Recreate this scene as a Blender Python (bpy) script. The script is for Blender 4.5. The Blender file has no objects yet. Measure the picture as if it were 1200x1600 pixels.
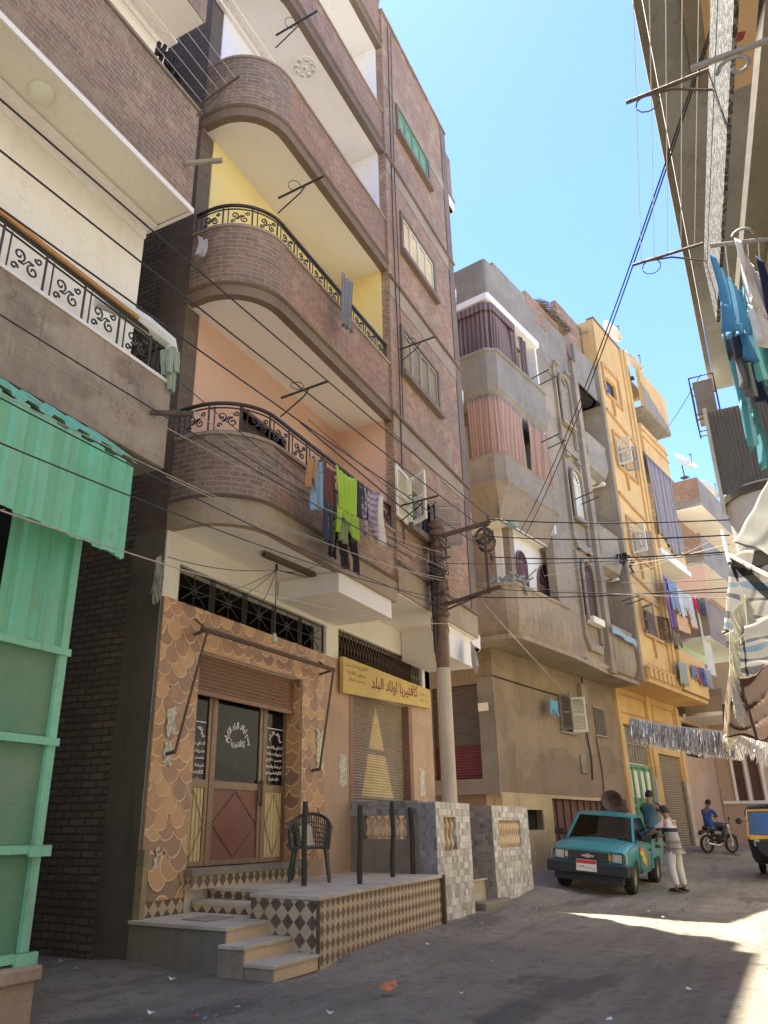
import bpy, bmesh, math, random
from mathutils import Vector, Matrix
random.seed(7)
sc = bpy.context.scene
C = sc.collection
R_ = math.radians
PI = math.pi

# ------------------------------------------------------------------ camera
CAMH = 1.35
PITCH = math.atan(490 / 1210.0)
AZ = R_(28.743)                     # the street runs along +X, the camera looks AZ to the left's opposite of it
cd = bpy.data.cameras.new('camera')
cam = bpy.data.objects.new('camera', cd)
C.objects.link(cam)
cam.location = (0, 0, CAMH)
cam.rotation_euler = (PI / 2 + PITCH, 0, AZ - PI / 2)
cd.sensor_fit = 'VERTICAL'
cd.sensor_height = 36
cd.sensor_width = 27
cd.lens = 1210 / 1600 * 36
cd.shift_x = 71 / 1600
cd.clip_start = 0.05
cd.clip_end = 2000
sc.camera = cam

# ------------------------------------------------------------------ light
SUN_EL, SUN_AZ = R_(72.0), math.atan2(0.714, 0.70)      # azimuth of the sun, counted from +X
w = bpy.data.worlds.new('World')
sc.world = w
w.use_nodes = True
nt = w.node_tree
bg = nt.nodes['Background']
sky = nt.nodes.new('ShaderNodeTexSky')
sky.sky_type = 'NISHITA'
sky.sun_disc = False
sky.sun_elevation = SUN_EL
sky.sun_rotation = PI / 2 - SUN_AZ
sky.altitude = 50
sky.air_density = 1.15
sky.dust_density = 0.3
sky.ozone_density = 2.0
tint = nt.nodes.new('ShaderNodeMix'); tint.data_type = 'RGBA'; tint.blend_type = 'MULTIPLY'; tint.inputs[0].default_value = 1
tint.inputs[7].default_value = (.48, .57, .85, 1)
nt.links.new(sky.outputs[0], tint.inputs[6])
nt.links.new(tint.outputs[2], bg.inputs[0])
bg.inputs[1].default_value = 0.12
sl = bpy.data.lights.new('sun', 'SUN')
sl.energy = 5.0
sl.angle = R_(0.5)
sl.color = (1.0, 0.95, 0.86)
so = bpy.data.objects.new('sun', sl)
C.objects.link(so)
sdir = Vector((math.cos(SUN_EL) * math.cos(SUN_AZ), math.cos(SUN_EL) * math.sin(SUN_AZ), math.sin(SUN_EL)))
so.rotation_euler = sdir.to_track_quat('Z', 'Y').to_euler()
so.location = (10, 10, 40)
vs = sc.view_settings
vs.view_transform = 'Standard'
vs.look = 'None'
vs.exposure = 2.12
vs.gamma = 1.0
sc.cycles.max_bounces = 10
sc.cycles.diffuse_bounces = 6

# ------------------------------------------------------------------ frames: the street bends, so the far houses have their own axes
BETA = R_(-10.65)
FR = {'A': 0.0, 'B': BETA}

def toworld(p, frame):
    a = FR[frame]
    return Vector((p[0] * math.cos(a) - p[1] * math.sin(a), p[0] * math.sin(a) + p[1] * math.cos(a), p[2]))

def at(px, py, X=None, Y=None, Z=None, U=None, V=None):
    """Real-world point seen at a photograph pixel on a known plane (survey helper)."""
    sp, cp = math.sin(PITCH), math.cos(PITCH)
    cx, cy = px - 529.0, -(py - 800.0)
    fwd, up_, rt = cp * 1210 - sp * cy, sp * 1210 + cp * cy, cx
    dx = fwd * math.cos(AZ) + rt * math.sin(AZ)
    dy = fwd * math.sin(AZ) - rt * math.cos(AZ)
    dz = up_
    if U is not None or V is not None:
        a = BETA
        dx, dy = dx * math.cos(a) + dy * math.sin(a), -dx * math.sin(a) + dy * math.cos(a)
        X, Y = U, V
    t = X / dx if X is not None else (Y / dy if Y is not None else (Z - CAMH) / dz)
    return Vector((dx * t, dy * t, CAMH + dz * t))

ORG = {}

def props(o, label=None, cat=None, group=None, kind=None):
    if label: o['label'] = label
    if cat: o['category'] = cat
    if group: o['group'] = group
    if kind: o['kind'] = kind
    return o

def thing(name, label, cat, base=(0, 0, 0), frame='A', group=None, rz=0.0, kind=None):
    o = bpy.data.objects.new(name, None)
    C.objects.link(o)
    o.empty_display_size = 0.2
    o.location = toworld(base, frame)
    o.rotation_euler = (0, 0, FR[frame] + rz)
    ORG[o.name] = Vector(base)
    if rz: ORG[o.name] = Vector((0, 0, 0))      # parts of a turned thing are written in its own local axes
    return props(o, label, cat, group, kind)

# ------------------------------------------------------------------ mesh builder
class MB:
    def __init__(s):
        s.v = []; s.f = []; s.mi = []; s.uv = []
    def face(s, pts, mi=0, uv=None):
        b = len(s.v)
        pts = [Vector(p) for p in pts]
        s.v += pts
        s.f.append(tuple(range(b, b + len(pts))))
        s.mi.append(mi)
        if uv is None:
            n = Vector((0, 0, 0))
            for i in range(len(pts)):
                a, c = pts[i], pts[(i + 1) % len(pts)]
                n += a.cross(c)
            if n.length > 0: n.normalize()
            if abs(n.z) > 0.75:
                uv = [(p.x, p.y) for p in pts]
            elif abs(n.y) >= abs(n.x):
                uv = [(p.x, p.z) for p in pts]
            else:
                uv = [(p.y, p.z) for p in pts]
        s.uv.append(uv)
    def box(s, x0, x1, y0, y1, z0, z1, mi=0):
        if x0 > x1: x0, x1 = x1, x0
        if y0 > y1: y0, y1 = y1, y0
        if z0 > z1: z0, z1 = z1, z0
        a = [(x0, y0, z0), (x1, y0, z0), (x1, y1, z0), (x0, y1, z0), (x0, y0, z1), (x1, y0, z1), (x1, y1, z1), (x0, y1, z1)]
        for q in ((0, 3, 2, 1), (4, 5, 6, 7), (0, 1, 5, 4), (1, 2, 6, 5), (2, 3, 7, 6), (3, 0, 4, 7)):
            s.face([a[i] for i in q], mi)
        return s
    def obox(s, c, u, v, w, mi=0):
        """box from a centre and three half-axis vectors"""
        c, u, v, w = Vector(c), Vector(u), Vector(v), Vector(w)
        a = [c - u - v - w, c + u - v - w, c + u + v - w, c - u + v - w, c - u - v + w, c + u - v + w, c + u + v + w, c - u + v + w]
        fl = u.cross(v).dot(w) < 0
        for q in ((0, 3, 2, 1), (4, 5, 6, 7), (0, 1, 5, 4), (1, 2, 6, 5), (2, 3, 7, 6), (3, 0, 4, 7)):
            q = q[::-1] if fl else q
            s.face([a[i] for i in q], mi)
        return s
    def beam(s, p, q, w, h, mi=0):
        """rectangular bar from p to q, w wide (horizontal), h high"""
        p, q = Vector(p), Vector(q)
        d = q - p
        side = Vector((-d.y, d.x, 0))
        if side.length < 1e-6: side = Vector((1, 0, 0))
        side.normalize()
        up = d.cross(side).normalized()
        return s.obox((p + q) / 2, d / 2, side * w / 2, up * h / 2, mi)
    def prism(s, poly, axis, a0, a1, mi=0):
        """polygon (2D) extruded along an axis; poly given in the other two coordinates"""
        def mk(p, a):
            return {'x': (a, p[0], p[1]), 'y': (p[0], a, p[1]), 'z': (p[0], p[1], a)}[axis]
        ar = sum(poly[i][0] * poly[(i + 1) % len(poly)][1] - poly[(i + 1) % len(poly)][0] * poly[i][1] for i in range(len(poly)))
        if (ar < 0) != (axis == 'y'): poly = poly[::-1]
        if a0 > a1: a0, a1 = a1, a0
        n = len(poly)
        s.face([mk(p, a1) for p in poly], mi)
        s.face([mk(p, a0) for p in poly[::-1]], mi)
        for i in range(n):
            p, q = poly[i], poly[(i + 1) % n]
            s.face([mk(p, a0), mk(q, a0), mk(q, a1), mk(p, a1)], mi)
        return s
    def tube(s, pts, r, n=6, mi=0, cap=True, closed=False):
        pts = [Vector(p) for p in pts]
        m = len(pts)
        rs = r if isinstance(r, (list, tuple)) else [r] * m
        rings = []
        prev = None
        for i in range(m):
            if closed:
                t = pts[(i + 1) % m] - pts[i - 1]
            else:
                t = pts[min(i + 1, m - 1)] - pts[max(i - 1, 0)]
            if t.length < 1e-9: t = Vector((0, 0, 1))
            t.normalize()
            if prev is None:
                u = t.orthogonal().normalized()
            else:
                u = prev - t * prev.dot(t)
                if u.length < 1e-6: u = t.orthogonal()
                u.normalize()
            prev = u
            v = t.cross(u)
            b = len(s.v)
            for k in range(n):
                a = 2 * PI * k / n
                s.v.append(pts[i] + (u * math.cos(a) + v * math.sin(a)) * rs[i])
            rings.append(b)
        for i in range(m if closed else m - 1):
            b0, b1 = rings[i], rings[(i + 1) % m]
            for k in range(n):
                s.f.append((b0 + k, b0 + (k + 1) % n, b1 + (k + 1) % n, b1 + k))
                s.mi.append(mi)
                s.uv.append([(k / n, i), ((k + 1) / n, i), ((k + 1) / n, i + 1), (k / n, i + 1)])
        if cap and not closed:
            s.f.append(tuple(rings[0] + k for k in range(n))[::-1]); s.mi.append(mi); s.uv.append([(0, 0)] * n)
            s.f.append(tuple(rings[-1] + k for k in range(n))); s.mi.append(mi); s.uv.append([(0, 0)] * n)
        return s
    def lathe(s, prof, c, n=16, mi=0, axis='z', start=0.0, sweep=2 * PI):
        """profile [(r, h)] turned round an axis through c"""
        c = Vector(c)
        full = abs(sweep - 2 * PI) < 1e-6
        cols = n if full else n + 1
        b = len(s.v)
        for (r, h) in prof:
            for k in range(cols):
                a = start + sweep * k / n
                x, y = r * math.cos(a), r * math.sin(a)
                s.v.append(c + Vector({'z': (x, y, h), 'y': (x, h, y), 'x': (h, x, y)}[axis]))
        fl = (axis == 'y')
        for i in range(len(prof) - 1):
            for k in range(n):
                k1 = (k + 1) % cols
                q = (b + i * cols + k, b + i * cols + k1, b + (i + 1) * cols + k1, b + (i + 1) * cols + k)
                s.f.append(q[::-1] if fl else q); s.mi.append(mi)
                ua, ub = k / n * sweep * max(prof[i][0], .01), (k + 1) / n * sweep * max(prof[i][0], .01)
                uvq = [(ua, prof[i][1]), (ub, prof[i][1]), (ub, prof[i + 1][1]), (ua, prof[i + 1][1])]
                s.uv.append(uvq[::-1] if fl else uvq)
        return s
    def sweep(s, path, prof, closed_prof=True, mi=0, closed=False, caps=True):
        """profile [(d, z)] (d = outward distance, to the RIGHT of the walking direction) carried along a plan path [(x, y)]"""
        P = [Vector((p[0], p[1])) for p in path]
        m = len(P)
        nor = []
        for i in range(m):
            ds = []
            if closed or i > 0: ds.append((P[i] - P[i - 1]).normalized())
            if closed or i < m - 1: ds.append((P[(i + 1) % m] - P[i]).normalized())
            ns = [Vector((d.y, -d.x)) for d in ds]
            n = sum(ns, Vector((0, 0)))
            n.normalize()
            n /= max(0.35, n.dot(ns[0]))
            nor.append(n)
        L = [0]
        for i in range(1, m + 1):
            L.append(L[-1] + (P[i % m] - P[i - 1]).length)
        def pt(i, q):
            i = i % m
            v = P[i] + nor[i] * q[0]
            return Vector((v.x, v.y, q[1]))
        k = len(prof)
        run = [0]
        for j in range(k):
            a, c = prof[j], prof[(j + 1) % k]
            run.append(run[-1] + math.hypot(c[0] - a[0], c[1] - a[1]))
        for i in range(m if closed else m - 1):
            for j in range(k if closed_prof else k - 1):
                j1 = (j + 1) % k
                a, c = prof[j], prof[j1]
                if abs(c[1] - a[1]) > 0.3 * abs(c[0] - a[0]):
                    va, vc = a[1], c[1]
                else:
                    va, vc = a[0], c[0]
                s.face([pt(i, prof[j]), pt(i + 1, prof[j]), pt(i + 1, prof[j1]), pt(i, prof[j1])], mi,
                       [(L[i], va), (L[i + 1], va), (L[i + 1], vc), (L[i], vc)])
        if caps and closed_prof and not closed:
            s.face([pt(0, q) for q in prof], mi)
            s.face([pt(m - 1, q) for q in prof[::-1]], mi)
        return s
    def wall(s, axis, a0, a1, z0, z1, f, b, holes=(), mi=0, mj=None):
        """wall slab on plane axis ('x': runs along x, outer face at y=f, inner y=b; 'y': runs along y, outer face at x=f) with rectangular holes (a0,a1,z0,z1)"""
        mj = mi if mj is None else mj
        hs = [(max(h[0], a0), min(h[1], a1), max(h[2], z0), min(h[3], z1)) for h in holes]
        As = sorted(set([a0, a1] + [q for h in hs for q in h[:2]]))
        Zs = sorted(set([z0, z1] + [q for h in hs for q in h[2:]]))
        def mk(a, d, z): return (a, d, z) if axis == 'x' else (d, a, z)
        def solid(i, j):
            if i < 0 or j < 0 or i >= len(As) - 1 or j >= len(Zs) - 1: return False
            ca, cz = (As[i] + As[i + 1]) / 2, (Zs[j] + Zs[j + 1]) / 2
            return not any(h[0] < ca < h[1] and h[2] < cz < h[3] for h in hs)
        for i in range(len(As) - 1):
            for j in range(len(Zs) - 1):
                if not solid(i, j): continue
                p, q, r, t = As[i], As[i + 1], Zs[j], Zs[j + 1]
                s.face([mk(p, f, r), mk(q, f, r), mk(q, f, t), mk(p, f, t)], mi)
                s.face([mk(p, b, t), mk(q, b, t), mk(q, b, r), mk(p, b, r)], mj)
                if not solid(i - 1, j): s.face([mk(p, f, r), mk(p, f, t), mk(p, b, t), mk(p, b, r)], mj)
                if not solid(i + 1, j): s.face([mk(q, f, t), mk(q, f, r), mk(q, b, r), mk(q, b, t)], mj)
                if not solid(i, j - 1): s.face([mk(p, f, r), mk(p, b, r), mk(q, b, r), mk(q, f, r)], mj)
                if not solid(i, j + 1): s.face([mk(p, f, t), mk(q, f, t), mk(q, b, t), mk(p, b, t)], mj)
        return s
    def mesh(s, name, mats, org):
        me = bpy.data.meshes.new(name)
        me.from_pydata([tuple(v - org) for v in s.v], [], s.f)
        for m in (mats if isinstance(mats, (list, tuple)) else [mats]): me.materials.append(m)
        uvl = me.uv_layers.new(name='UVMap')
        k = 0
        for i, p in enumerate(me.polygons):
            p.material_index = s.mi[i]
            for j in range(p.loop_total):
                uvl.data[k].uv = s.uv[i][j]
                k += 1
        return me
    def build(s, name, mats, parent=None, smooth=False, bevel=0.0, weld=False, org=None, frame='A', label=None, solid=0.0, sub=0, ang=35):
        o0 = ORG[parent.name] if parent is not None else (Vector(org) if org is not None else Vector((0, 0, 0)))
        me = s.mesh(name, mats, o0)
        if weld or smooth or bevel:
            bm = bmesh.new(); bm.from_mesh(me)
            bmesh.ops.remove_doubles(bm, verts=bm.verts, dist=0.0004)
            bmesh.ops.recalc_face_normals(bm, faces=bm.faces) if weld == 'n' else None
            bm.to_mesh(me); bm.free()
        if smooth:
            for p in me.polygons: p.use_smooth = True
            try: me.set_sharp_from_angle(angle=R_(ang))
            except Exception: pass
        o = bpy.data.objects.new(name, me)
        C.objects.link(o)
        ORG[o.name] = o0.copy()
        if parent is not None:
            o.parent = parent
        else:
            o.location = toworld(o0, frame)
            o.rotation_euler = (0, 0, FR[frame])
        if bevel:
            m = o.modifiers.new('b', 'BEVEL'); m.width = bevel; m.segments = 2; m.limit_method = 'ANGLE'; m.angle_limit = R_(40)
        if solid:
            m = o.modifiers.new('s', 'SOLIDIFY'); m.thickness = solid; m.offset = 0
        if sub:
            m = o.modifiers.new('u', 'SUBSURF'); m.levels = sub; m.render_levels = sub
        if label: o['label'] = label
        return o
    def islands(s):
        par = {}
        def fd(a):
            while par.setdefault(a, a) != a: a = par[a]
            return a
        key = lambda i: tuple(round(c, 3) for c in s.v[i])
        for f in s.f:
            r = fd(key(f[0]))
            for i in f[1:]: par[fd(key(i))] = r
        out = {}
        for k, f in enumerate(s.f):
            m = out.setdefault(fd(key(f[0])), MB())
            b = len(m.v); m.v += [s.v[i] for i in f]; m.f.append(tuple(range(b, b + len(f)))); m.mi.append(s.mi[k]); m.uv.append(s.uv[k])
        return list(out.values())
    def each(s, name, mats, parent, **k):
        return [m.build(name, mats, parent, **k) for m in s.islands()][0]
    def solo(s, name, mats, label, cat, group=None, frame='A', **k):
        xs = [v.x for v in s.v]; ys = [v.y for v in s.v]; zs = [v.z for v in s.v]
        o = s.build(name, mats, None, org=((min(xs) + max(xs)) / 2, (min(ys) + max(ys)) / 2, min(zs)), frame=frame, **k)
        return props(o, label, cat, group)

def arc(cx, cy, r, a0, a1, n):
    return [(cx + r * math.cos(R_(a0 + (a1 - a0) * i / n)), cy + r * math.sin(R_(a0 + (a1 - a0) * i / n))) for i in range(n + 1)]

def rr(a, b): return random.uniform(a, b)

# ------------------------------------------------------------------ materials
def nm(name):
    m = bpy.data.materials.new(name)
    m.use_nodes = True
    return m, m.node_tree, m.node_tree.nodes['Principled BSDF']

WARM = (1.48, 1.42, 1.24)
def N(nt, t, **k):
    n = nt.nodes.new(t)
    for a, b in k.items():
        if a in ('op', 'operation'): n.operation = b
        elif a == 'blend': n.data_type = 'RGBA'; n.blend_type = b
        else: setattr(n, a, b)
    return n

def coord(nt, uv=False, scale=(1, 1, 1)):
    tc = nt.nodes.new('ShaderNodeTexCoord')
    mp = nt.nodes.new('ShaderNodeMapping')
    nt.links.new(tc.outputs['UV' if uv else 'Object'], mp.inputs[0])
    mp.inputs['Scale'].default_value = scale
    return mp.outputs[0]

def noise(nt, vec, scale, detail=6, rough=.6, lo=0.3, hi=0.7):
    n = N(nt, 'ShaderNodeTexNoise')
    n.inputs['Scale'].default_value = scale
    n.inputs['Detail'].default_value = detail
    n.inputs['Roughness'].default_value = rough
    nt.links.new(vec, n.inputs['Vector'])
    r = N(nt, 'ShaderNodeMapRange')
    r.inputs[1].default_value = lo; r.inputs[2].default_value = hi
    nt.links.new(n.outputs[0], r.inputs[0])
    return r.outputs[0]

def mix(nt, fac, a, b, blend='MIX'):
    m = N(nt, 'ShaderNodeMix', blend=blend)
    def put(sock, v):
        if isinstance(v, (tuple, list)): sock.default_value = (min(.88, v[0] * WARM[0]), min(.84, v[1] * WARM[1]), min(.78, v[2] * WARM[2]), 1)
        elif isinstance(v, float): sock.default_value = v
        else: nt.links.new(v, sock)
    put(m.inputs[0], fac); put(m.inputs[6], a); put(m.inputs[7], b)
    return m.outputs[2]

def mul(nt, a, b, op='MULTIPLY'):
    m = N(nt, 'ShaderNodeMath', op=op)
    for i, v in enumerate((a, b)):
        if isinstance(v, (int, float)): m.inputs[i].default_value = v
        else: nt.links.new(v, m.inputs[i])
    return m.outputs[0]

def bump(nt, bsdf, h, dist=.01, strength=.6):
    b = N(nt, 'ShaderNodeBump')
    b.inputs['Strength'].default_value = strength
    b.inputs['Distance'].default_value = dist
    nt.links.new(h, b.inputs['Height'])
    nt.links.new(b.outputs[0], bsdf.inputs['Normal'])

def sc_(c, k): return (c[0] * k, c[1] * k, c[2] * k)

def plaster(name, col, dirt=None, amt=.55, rough=.9, sc1=.9, grain=18, streak=.35, bumpd=.006):
    m, nt, b = nm(name)
    dirt = dirt or sc_(col, .55)
    v = coord(nt)
    f1 = noise(nt, v, sc1, 8, .65, .38, .72)
    f2 = noise(nt, v, grain, 5, .7, .3, .7)
    c = mix(nt, mul(nt, f1, amt), col, dirt)
    if streak:
        vs_ = coord(nt, False, (5, 5, .35))
        f3 = noise(nt, vs_, 1.6, 6, .7, .5, .78)
        c = mix(nt, mul(nt, f3, streak), c, sc_(dirt, .75))
    f5 = noise(nt, v, 4.5, 6, .7, .58, .7)
    c = mix(nt, mul(nt, f5, amt * .5), c, tuple(min(1, x * 1.25 + .03) for x in col))
    f6 = noise(nt, coord(nt, False, (.8, .8, 1.3)), .55, 3, .45, .53, .55)
    c = mix(nt, mul(nt, f6, amt * .38), c, tuple(min(1, x * 1.3 + .02) for x in col))
    f7 = noise(nt, coord(nt, False, (9, 9, .5)), 1.1, 4, .6, .58, .72)
    c = mix(nt, mul(nt, f7, streak * .8), c, sc_(dirt, .6))
    cr = N(nt, 'ShaderNodeTexVoronoi'); cr.feature = 'DISTANCE_TO_EDGE'; cr.inputs['Scale'].default_value = .9
    wv = N(nt, 'ShaderNodeVectorMath', op='ADD'); nn = N(nt, 'ShaderNodeTexNoise'); nn.inputs['Scale'].default_value = 3; nn.inputs['Detail'].default_value = 6
    nt.links.new(v, nn.inputs['Vector']); nt.links.new(v, wv.inputs[0]); nt.links.new(nn.outputs['Color'], wv.inputs[1]); nt.links.new(wv.outputs[0], cr.inputs['Vector'])
    ck = N(nt, 'ShaderNodeMapRange'); ck.inputs[1].default_value = .0; ck.inputs[2].default_value = .012; ck.inputs[3].default_value = 1; ck.inputs[4].default_value = 0
    nt.links.new(cr.outputs['Distance'], ck.inputs[0])
    c = mix(nt, mul(nt, mul(nt, ck.outputs[0], f1), amt * .9), c, sc_(dirt, .45))
    c = mix(nt, mul(nt, f2, .16), c, sc_(col, .5))
    nt.links.new(c, b.inputs['Base Color'])
    b.inputs['Roughness'].default_value = rough
    h = mix(nt, .5, f2, f1)
    bump(nt, b, f2, bumpd, .7)
    return m

def brick(name, c1, c2, mortar, bw=.22, rh=.075, ms=.011, dirt=(.1, .085, .07), amt=.5, smear=.35):
    m, nt, b = nm(name)
    uv = coord(nt, True)
    wob = N(nt, 'ShaderNodeTexNoise'); wob.inputs['Scale'].default_value = 3.5; wob.inputs['Detail'].default_value = 3
    nt.links.new(uv, wob.inputs['Vector'])
    off = N(nt, 'ShaderNodeVectorMath', op='SCALE'); off.inputs['Scale'].default_value = .03
    nt.links.new(wob.outputs['Color'], off.inputs[0])
    add = N(nt, 'ShaderNodeVectorMath', op='ADD')
    nt.links.new(uv, add.inputs[0]); nt.links.new(off.outputs[0], add.inputs[1])
    t = N(nt, 'ShaderNodeTexBrick')
    nt.links.new(add.outputs[0], t.inputs['Vector'])
    t.inputs['Scale'].default_value = 1
    t.inputs['Brick Width'].default_value = bw
    t.inputs['Row Height'].default_value = rh
    t.inputs['Mortar Size'].default_value = ms
    t.inputs['Mortar Smooth'].default_value = .3
    t.inputs['Bias'].default_value = 0
    c1, c2, mortar = [tuple(x * y for x, y in zip(q, WARM)) for q in (c1, c2, mortar)]
    t.inputs['Color1'].default_value = (*c1, 1)
    t.inputs['Color2'].default_value = (*c2, 1)
    t.inputs['Mortar'].default_value = (*mortar, 1)
    v = coord(nt)
    f0 = noise(nt, v, 11, 4, .7, .35, .7)
    c = mix(nt, mul(nt, f0, .55), t.outputs['Color'], sc_(c2, .55))
    fs = noise(nt, v, 3.2, 6, .7, .5, .68)
    c = mix(nt, mul(nt, fs, smear), c, mortar)
    f1 = noise(nt, v, .8, 7, .65, .42, .75)
    c = mix(nt, mul(nt, f1, amt), c, dirt)
    nt.links.new(c, b.inputs['Base Color'])
    b.inputs['Roughness'].default_value = .92
    h = mul(nt, mul(nt, t.outputs['Fac'], -1.0), f0, 'ADD')
    bump(nt, b, mul(nt, mul(nt, t.outputs['Fac'], -1.0), mul(nt, f0, .35), 'ADD'), .012, .8)
    return m

def paint(name, col, rough=.5, dirt=None, amt=.4, metal=0.0, sc1=3.0, rust=0.0):
    m, nt, b = nm(name)
    v = coord(nt)
    dirt = dirt or sc_(col, .5)
    f = noise(nt, v, sc1, 7, .7, .42, .75)
    c = mix(nt, mul(nt, f, amt), col, dirt)
    f2 = noise(nt, v, sc1 * 9, 4, .6, .35, .7)
    c = mix(nt, mul(nt, f2, .15), c, sc_(col, .6))
    if rust:
        f3 = noise(nt, v, sc1 * 1.3, 8, .75, .57, .64)
        c = mix(nt, mul(nt, f3, rust), c, (.16, .08, .04))
        f4 = noise(nt, coord(nt, False, (7, 7, .45)), 1.3, 6, .7, .5, .72)
        c = mix(nt, mul(nt, f4, .5), c, (.13, .14, .09))
        f5 = noise(nt, v, .9, 5, .6, .42, .65)
        c = mix(nt, mul(nt, f5, .3), c, (.24, .36, .30))
    nt.links.new(c, b.inputs['Base Color'])
    r = N(nt, 'ShaderNodeMapRange'); r.inputs[3].default_value = rough * .85; r.inputs[4].default_value = min(1, rough * 1.25)
    nt.links.new(f2, r.inputs[0]); nt.links.new(r.outputs[0], b.inputs['Roughness'])
    b.inputs['Metallic'].default_value = metal
    bump(nt, b, f2, .002, .3)
    return m

def cloth(name, col, col2=None, stripes=None, rough=.9, trans=.0, grid=None):
    m, nt, b = nm(name)
    uv = coord(nt, True)
    c = col
    if stripes:
        axis, freq, duty = stripes
        sx = N(nt, 'ShaderNodeSeparateXYZ'); nt.links.new(uv, sx.inputs[0])
        fr = mul(nt, mul(nt, sx.outputs[axis], freq), 0.0, 'ADD')
        fc = N(nt, 'ShaderNodeMath', op='FRACT'); nt.links.new(fr, fc.inputs[0])
        g = mul(nt, fc.outputs[0], duty, 'GREATER_THAN')
        c = mix(nt, g, col, col2)
        if grid:
            fr2 = N(nt, 'ShaderNodeMath', op='FRACT'); nt.links.new(mul(nt, sx.outputs[1 - axis], grid), fr2.inputs[0])
            g2 = mul(nt, fr2.outputs[0], .5, 'GREATER_THAN')
            c = mix(nt, mul(nt, g2, .5), c, col2)
    v = coord(nt)
    f = noise(nt, v, 7, 5, .6, .35, .75)
    c = mix(nt, mul(nt, f, .35), c, sc_(col, .6))
    nt.links.new(c, b.inputs['Base Color'])
    b.inputs['Roughness'].default_value = rough
    f2 = noise(nt, v, 60, 3)
    bump(nt, b, f2, .002, .4)
    if trans:
        tr = N(nt, 'ShaderNodeBsdfTranslucent')
        nt.links.new(c, tr.inputs[0]) if not isinstance(c, tuple) else None
        ms_ = N(nt, 'ShaderNodeMixShader'); ms_.inputs[0].default_value = trans
        nt.links.new(b.outputs[0], ms_.inputs[1]); nt.links.new(tr.outputs[0], ms_.inputs[2])
        nt.links.new(ms_.outputs[0], nt.nodes['Material Output'].inputs[0])
    return m

def plain(name, col, rough=.6, metal=0.0, emit=None):
    m, nt, b = nm(name)
    v = coord(nt)
    f = noise(nt, v, 12, 5, .6, .3, .75)
    c = mix(nt, mul(nt, f, .3), col, sc_(col, .6))
    nt.links.new(c, b.inputs['Base Color'])
    b.inputs['Roughness'].default_value = rough
    b.inputs['Metallic'].default_value = metal
    return m

def glass(name, col=(.02, .025, .03), rough=.06):
    m, nt, b = nm(name)
    v = coord(nt)
    f = noise(nt, v, 2.2, 6, .7, .5, .8)
    c = mix(nt, mul(nt, f, .5), col, tuple(x + .05 for x in col))
    nt.links.new(c, b.inputs['Base Color'])
    r = mul(nt, mul(nt, f, .25), rough, 'ADD')
    nt.links.new(r, b.inputs['Roughness'])
    b.inputs['Specular IOR Level'].default_value = .6 if 'dark' not in name else .22
    return m

M = {}
M['brick_red'] = brick('red brick', (.30, .15, .10), (.18, .095, .068), (.26, .22, .17), smear=.5)
M['brick_pale'] = brick('pale brick', (.31, .17, .115), (.20, .115, .082), (.29, .245, .185), smear=.6)
M['brick_grey'] = brick('greyed brick', (.23, .15, .12), (.15, .105, .085), (.26, .23, .195), amt=.6, smear=.5)
M['brick_dark'] = brick('dark alley brick', (.19, .15, .125), (.125, .102, .086), (.06, .053, .047), bw=.24, rh=.085, ms=.014, amt=.6, smear=.15, dirt=(.05, .042, .035))
M['concrete'] = plaster('grey concrete', (.20, .18, .15), (.10, .09, .075), .6)
M['concrete_dark'] = plaster('sooty concrete', (.12, .105, .085), (.055, .048, .04), .7)
M['band'] = plaster('cement band', (.27, .22, .165), (.14, .115, .09), .55)
M['moulding'] = plaster('old cement moulding', (.15, .115, .09), (.08, .06, .05), .5)
M['white_plaster'] = plaster('white plaster', (.72, .73, .73), (.56, .54, .51), .4, streak=.1, bumpd=.003)
M['cream'] = plaster('cream plaster', (.66, .63, .56), (.48, .44, .38), .4, streak=.15, bumpd=.003)
M['yellow_wall'] = plaster('yellow painted wall', (.58, .49, .23), (.46, .38, .18), .35, streak=.05, bumpd=.002)
M['pink_wall'] = plaster('salmon painted wall', (.50, .34, .27), (.46, .28, .21), .3, streak=.05, bumpd=.002)
M['orange'] = plaster('orange painted wall', (.50, .33, .135), (.34, .24, .125), .6, streak=.4)
M['orange_dark'] = plaster('dark orange trim', (.37, .235, .105), (.26, .17, .09), .4)
M['peach'] = plaster('peach ground wall', (.38, .27, .20), (.26, .19, .145), .5)
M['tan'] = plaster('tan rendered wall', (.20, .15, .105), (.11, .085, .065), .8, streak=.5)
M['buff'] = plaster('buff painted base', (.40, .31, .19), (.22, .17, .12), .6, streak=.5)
M['greyplaster'] = plaster('grey roof render', (.21, .19, .16), (.12, .11, .095), .7, streak=.5)
M['beige'] = plaster('beige render', (.25, .205, .15), (.14, .115, .09), .75, streak=.6)
M['dirt'] = None
M['iron'] = paint('black wrought iron', (.028, .025, .022), .55, amt=.5)
M['rust_iron'] = paint('rusty iron', (.09, .06, .045), .75, (.05, .03, .02), .6)
M['wood_dark'] = paint('dark wood', (.09, .045, .028), .55, (.05, .03, .02), .5, sc1=5)
M['brown_metal'] = paint('brown shutter metal', (.20, .115, .075), .55, (.12, .07, .05), .5, sc1=2)
M['grey_shutter'] = paint('grey roller shutter', (.23, .19, .145), .5, (.12, .1, .08), .5, sc1=2)
M['alum'] = paint('bronze aluminium', (.17, .125, .085), .45, (.09, .06, .045), .5, metal=.3, sc1=2)
M['maroon_panel'] = paint('maroon door panel', (.15, .055, .042), .5, (.11, .04, .03), .5, sc1=2)
M['cream_panel'] = paint('cream slatted panel', (.42, .35, .20), .5, (.25, .2, .12), .4, sc1=2)
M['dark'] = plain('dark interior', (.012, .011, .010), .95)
M['dim'] = plain('dim interior', (.05, .045, .04), .95)
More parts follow.
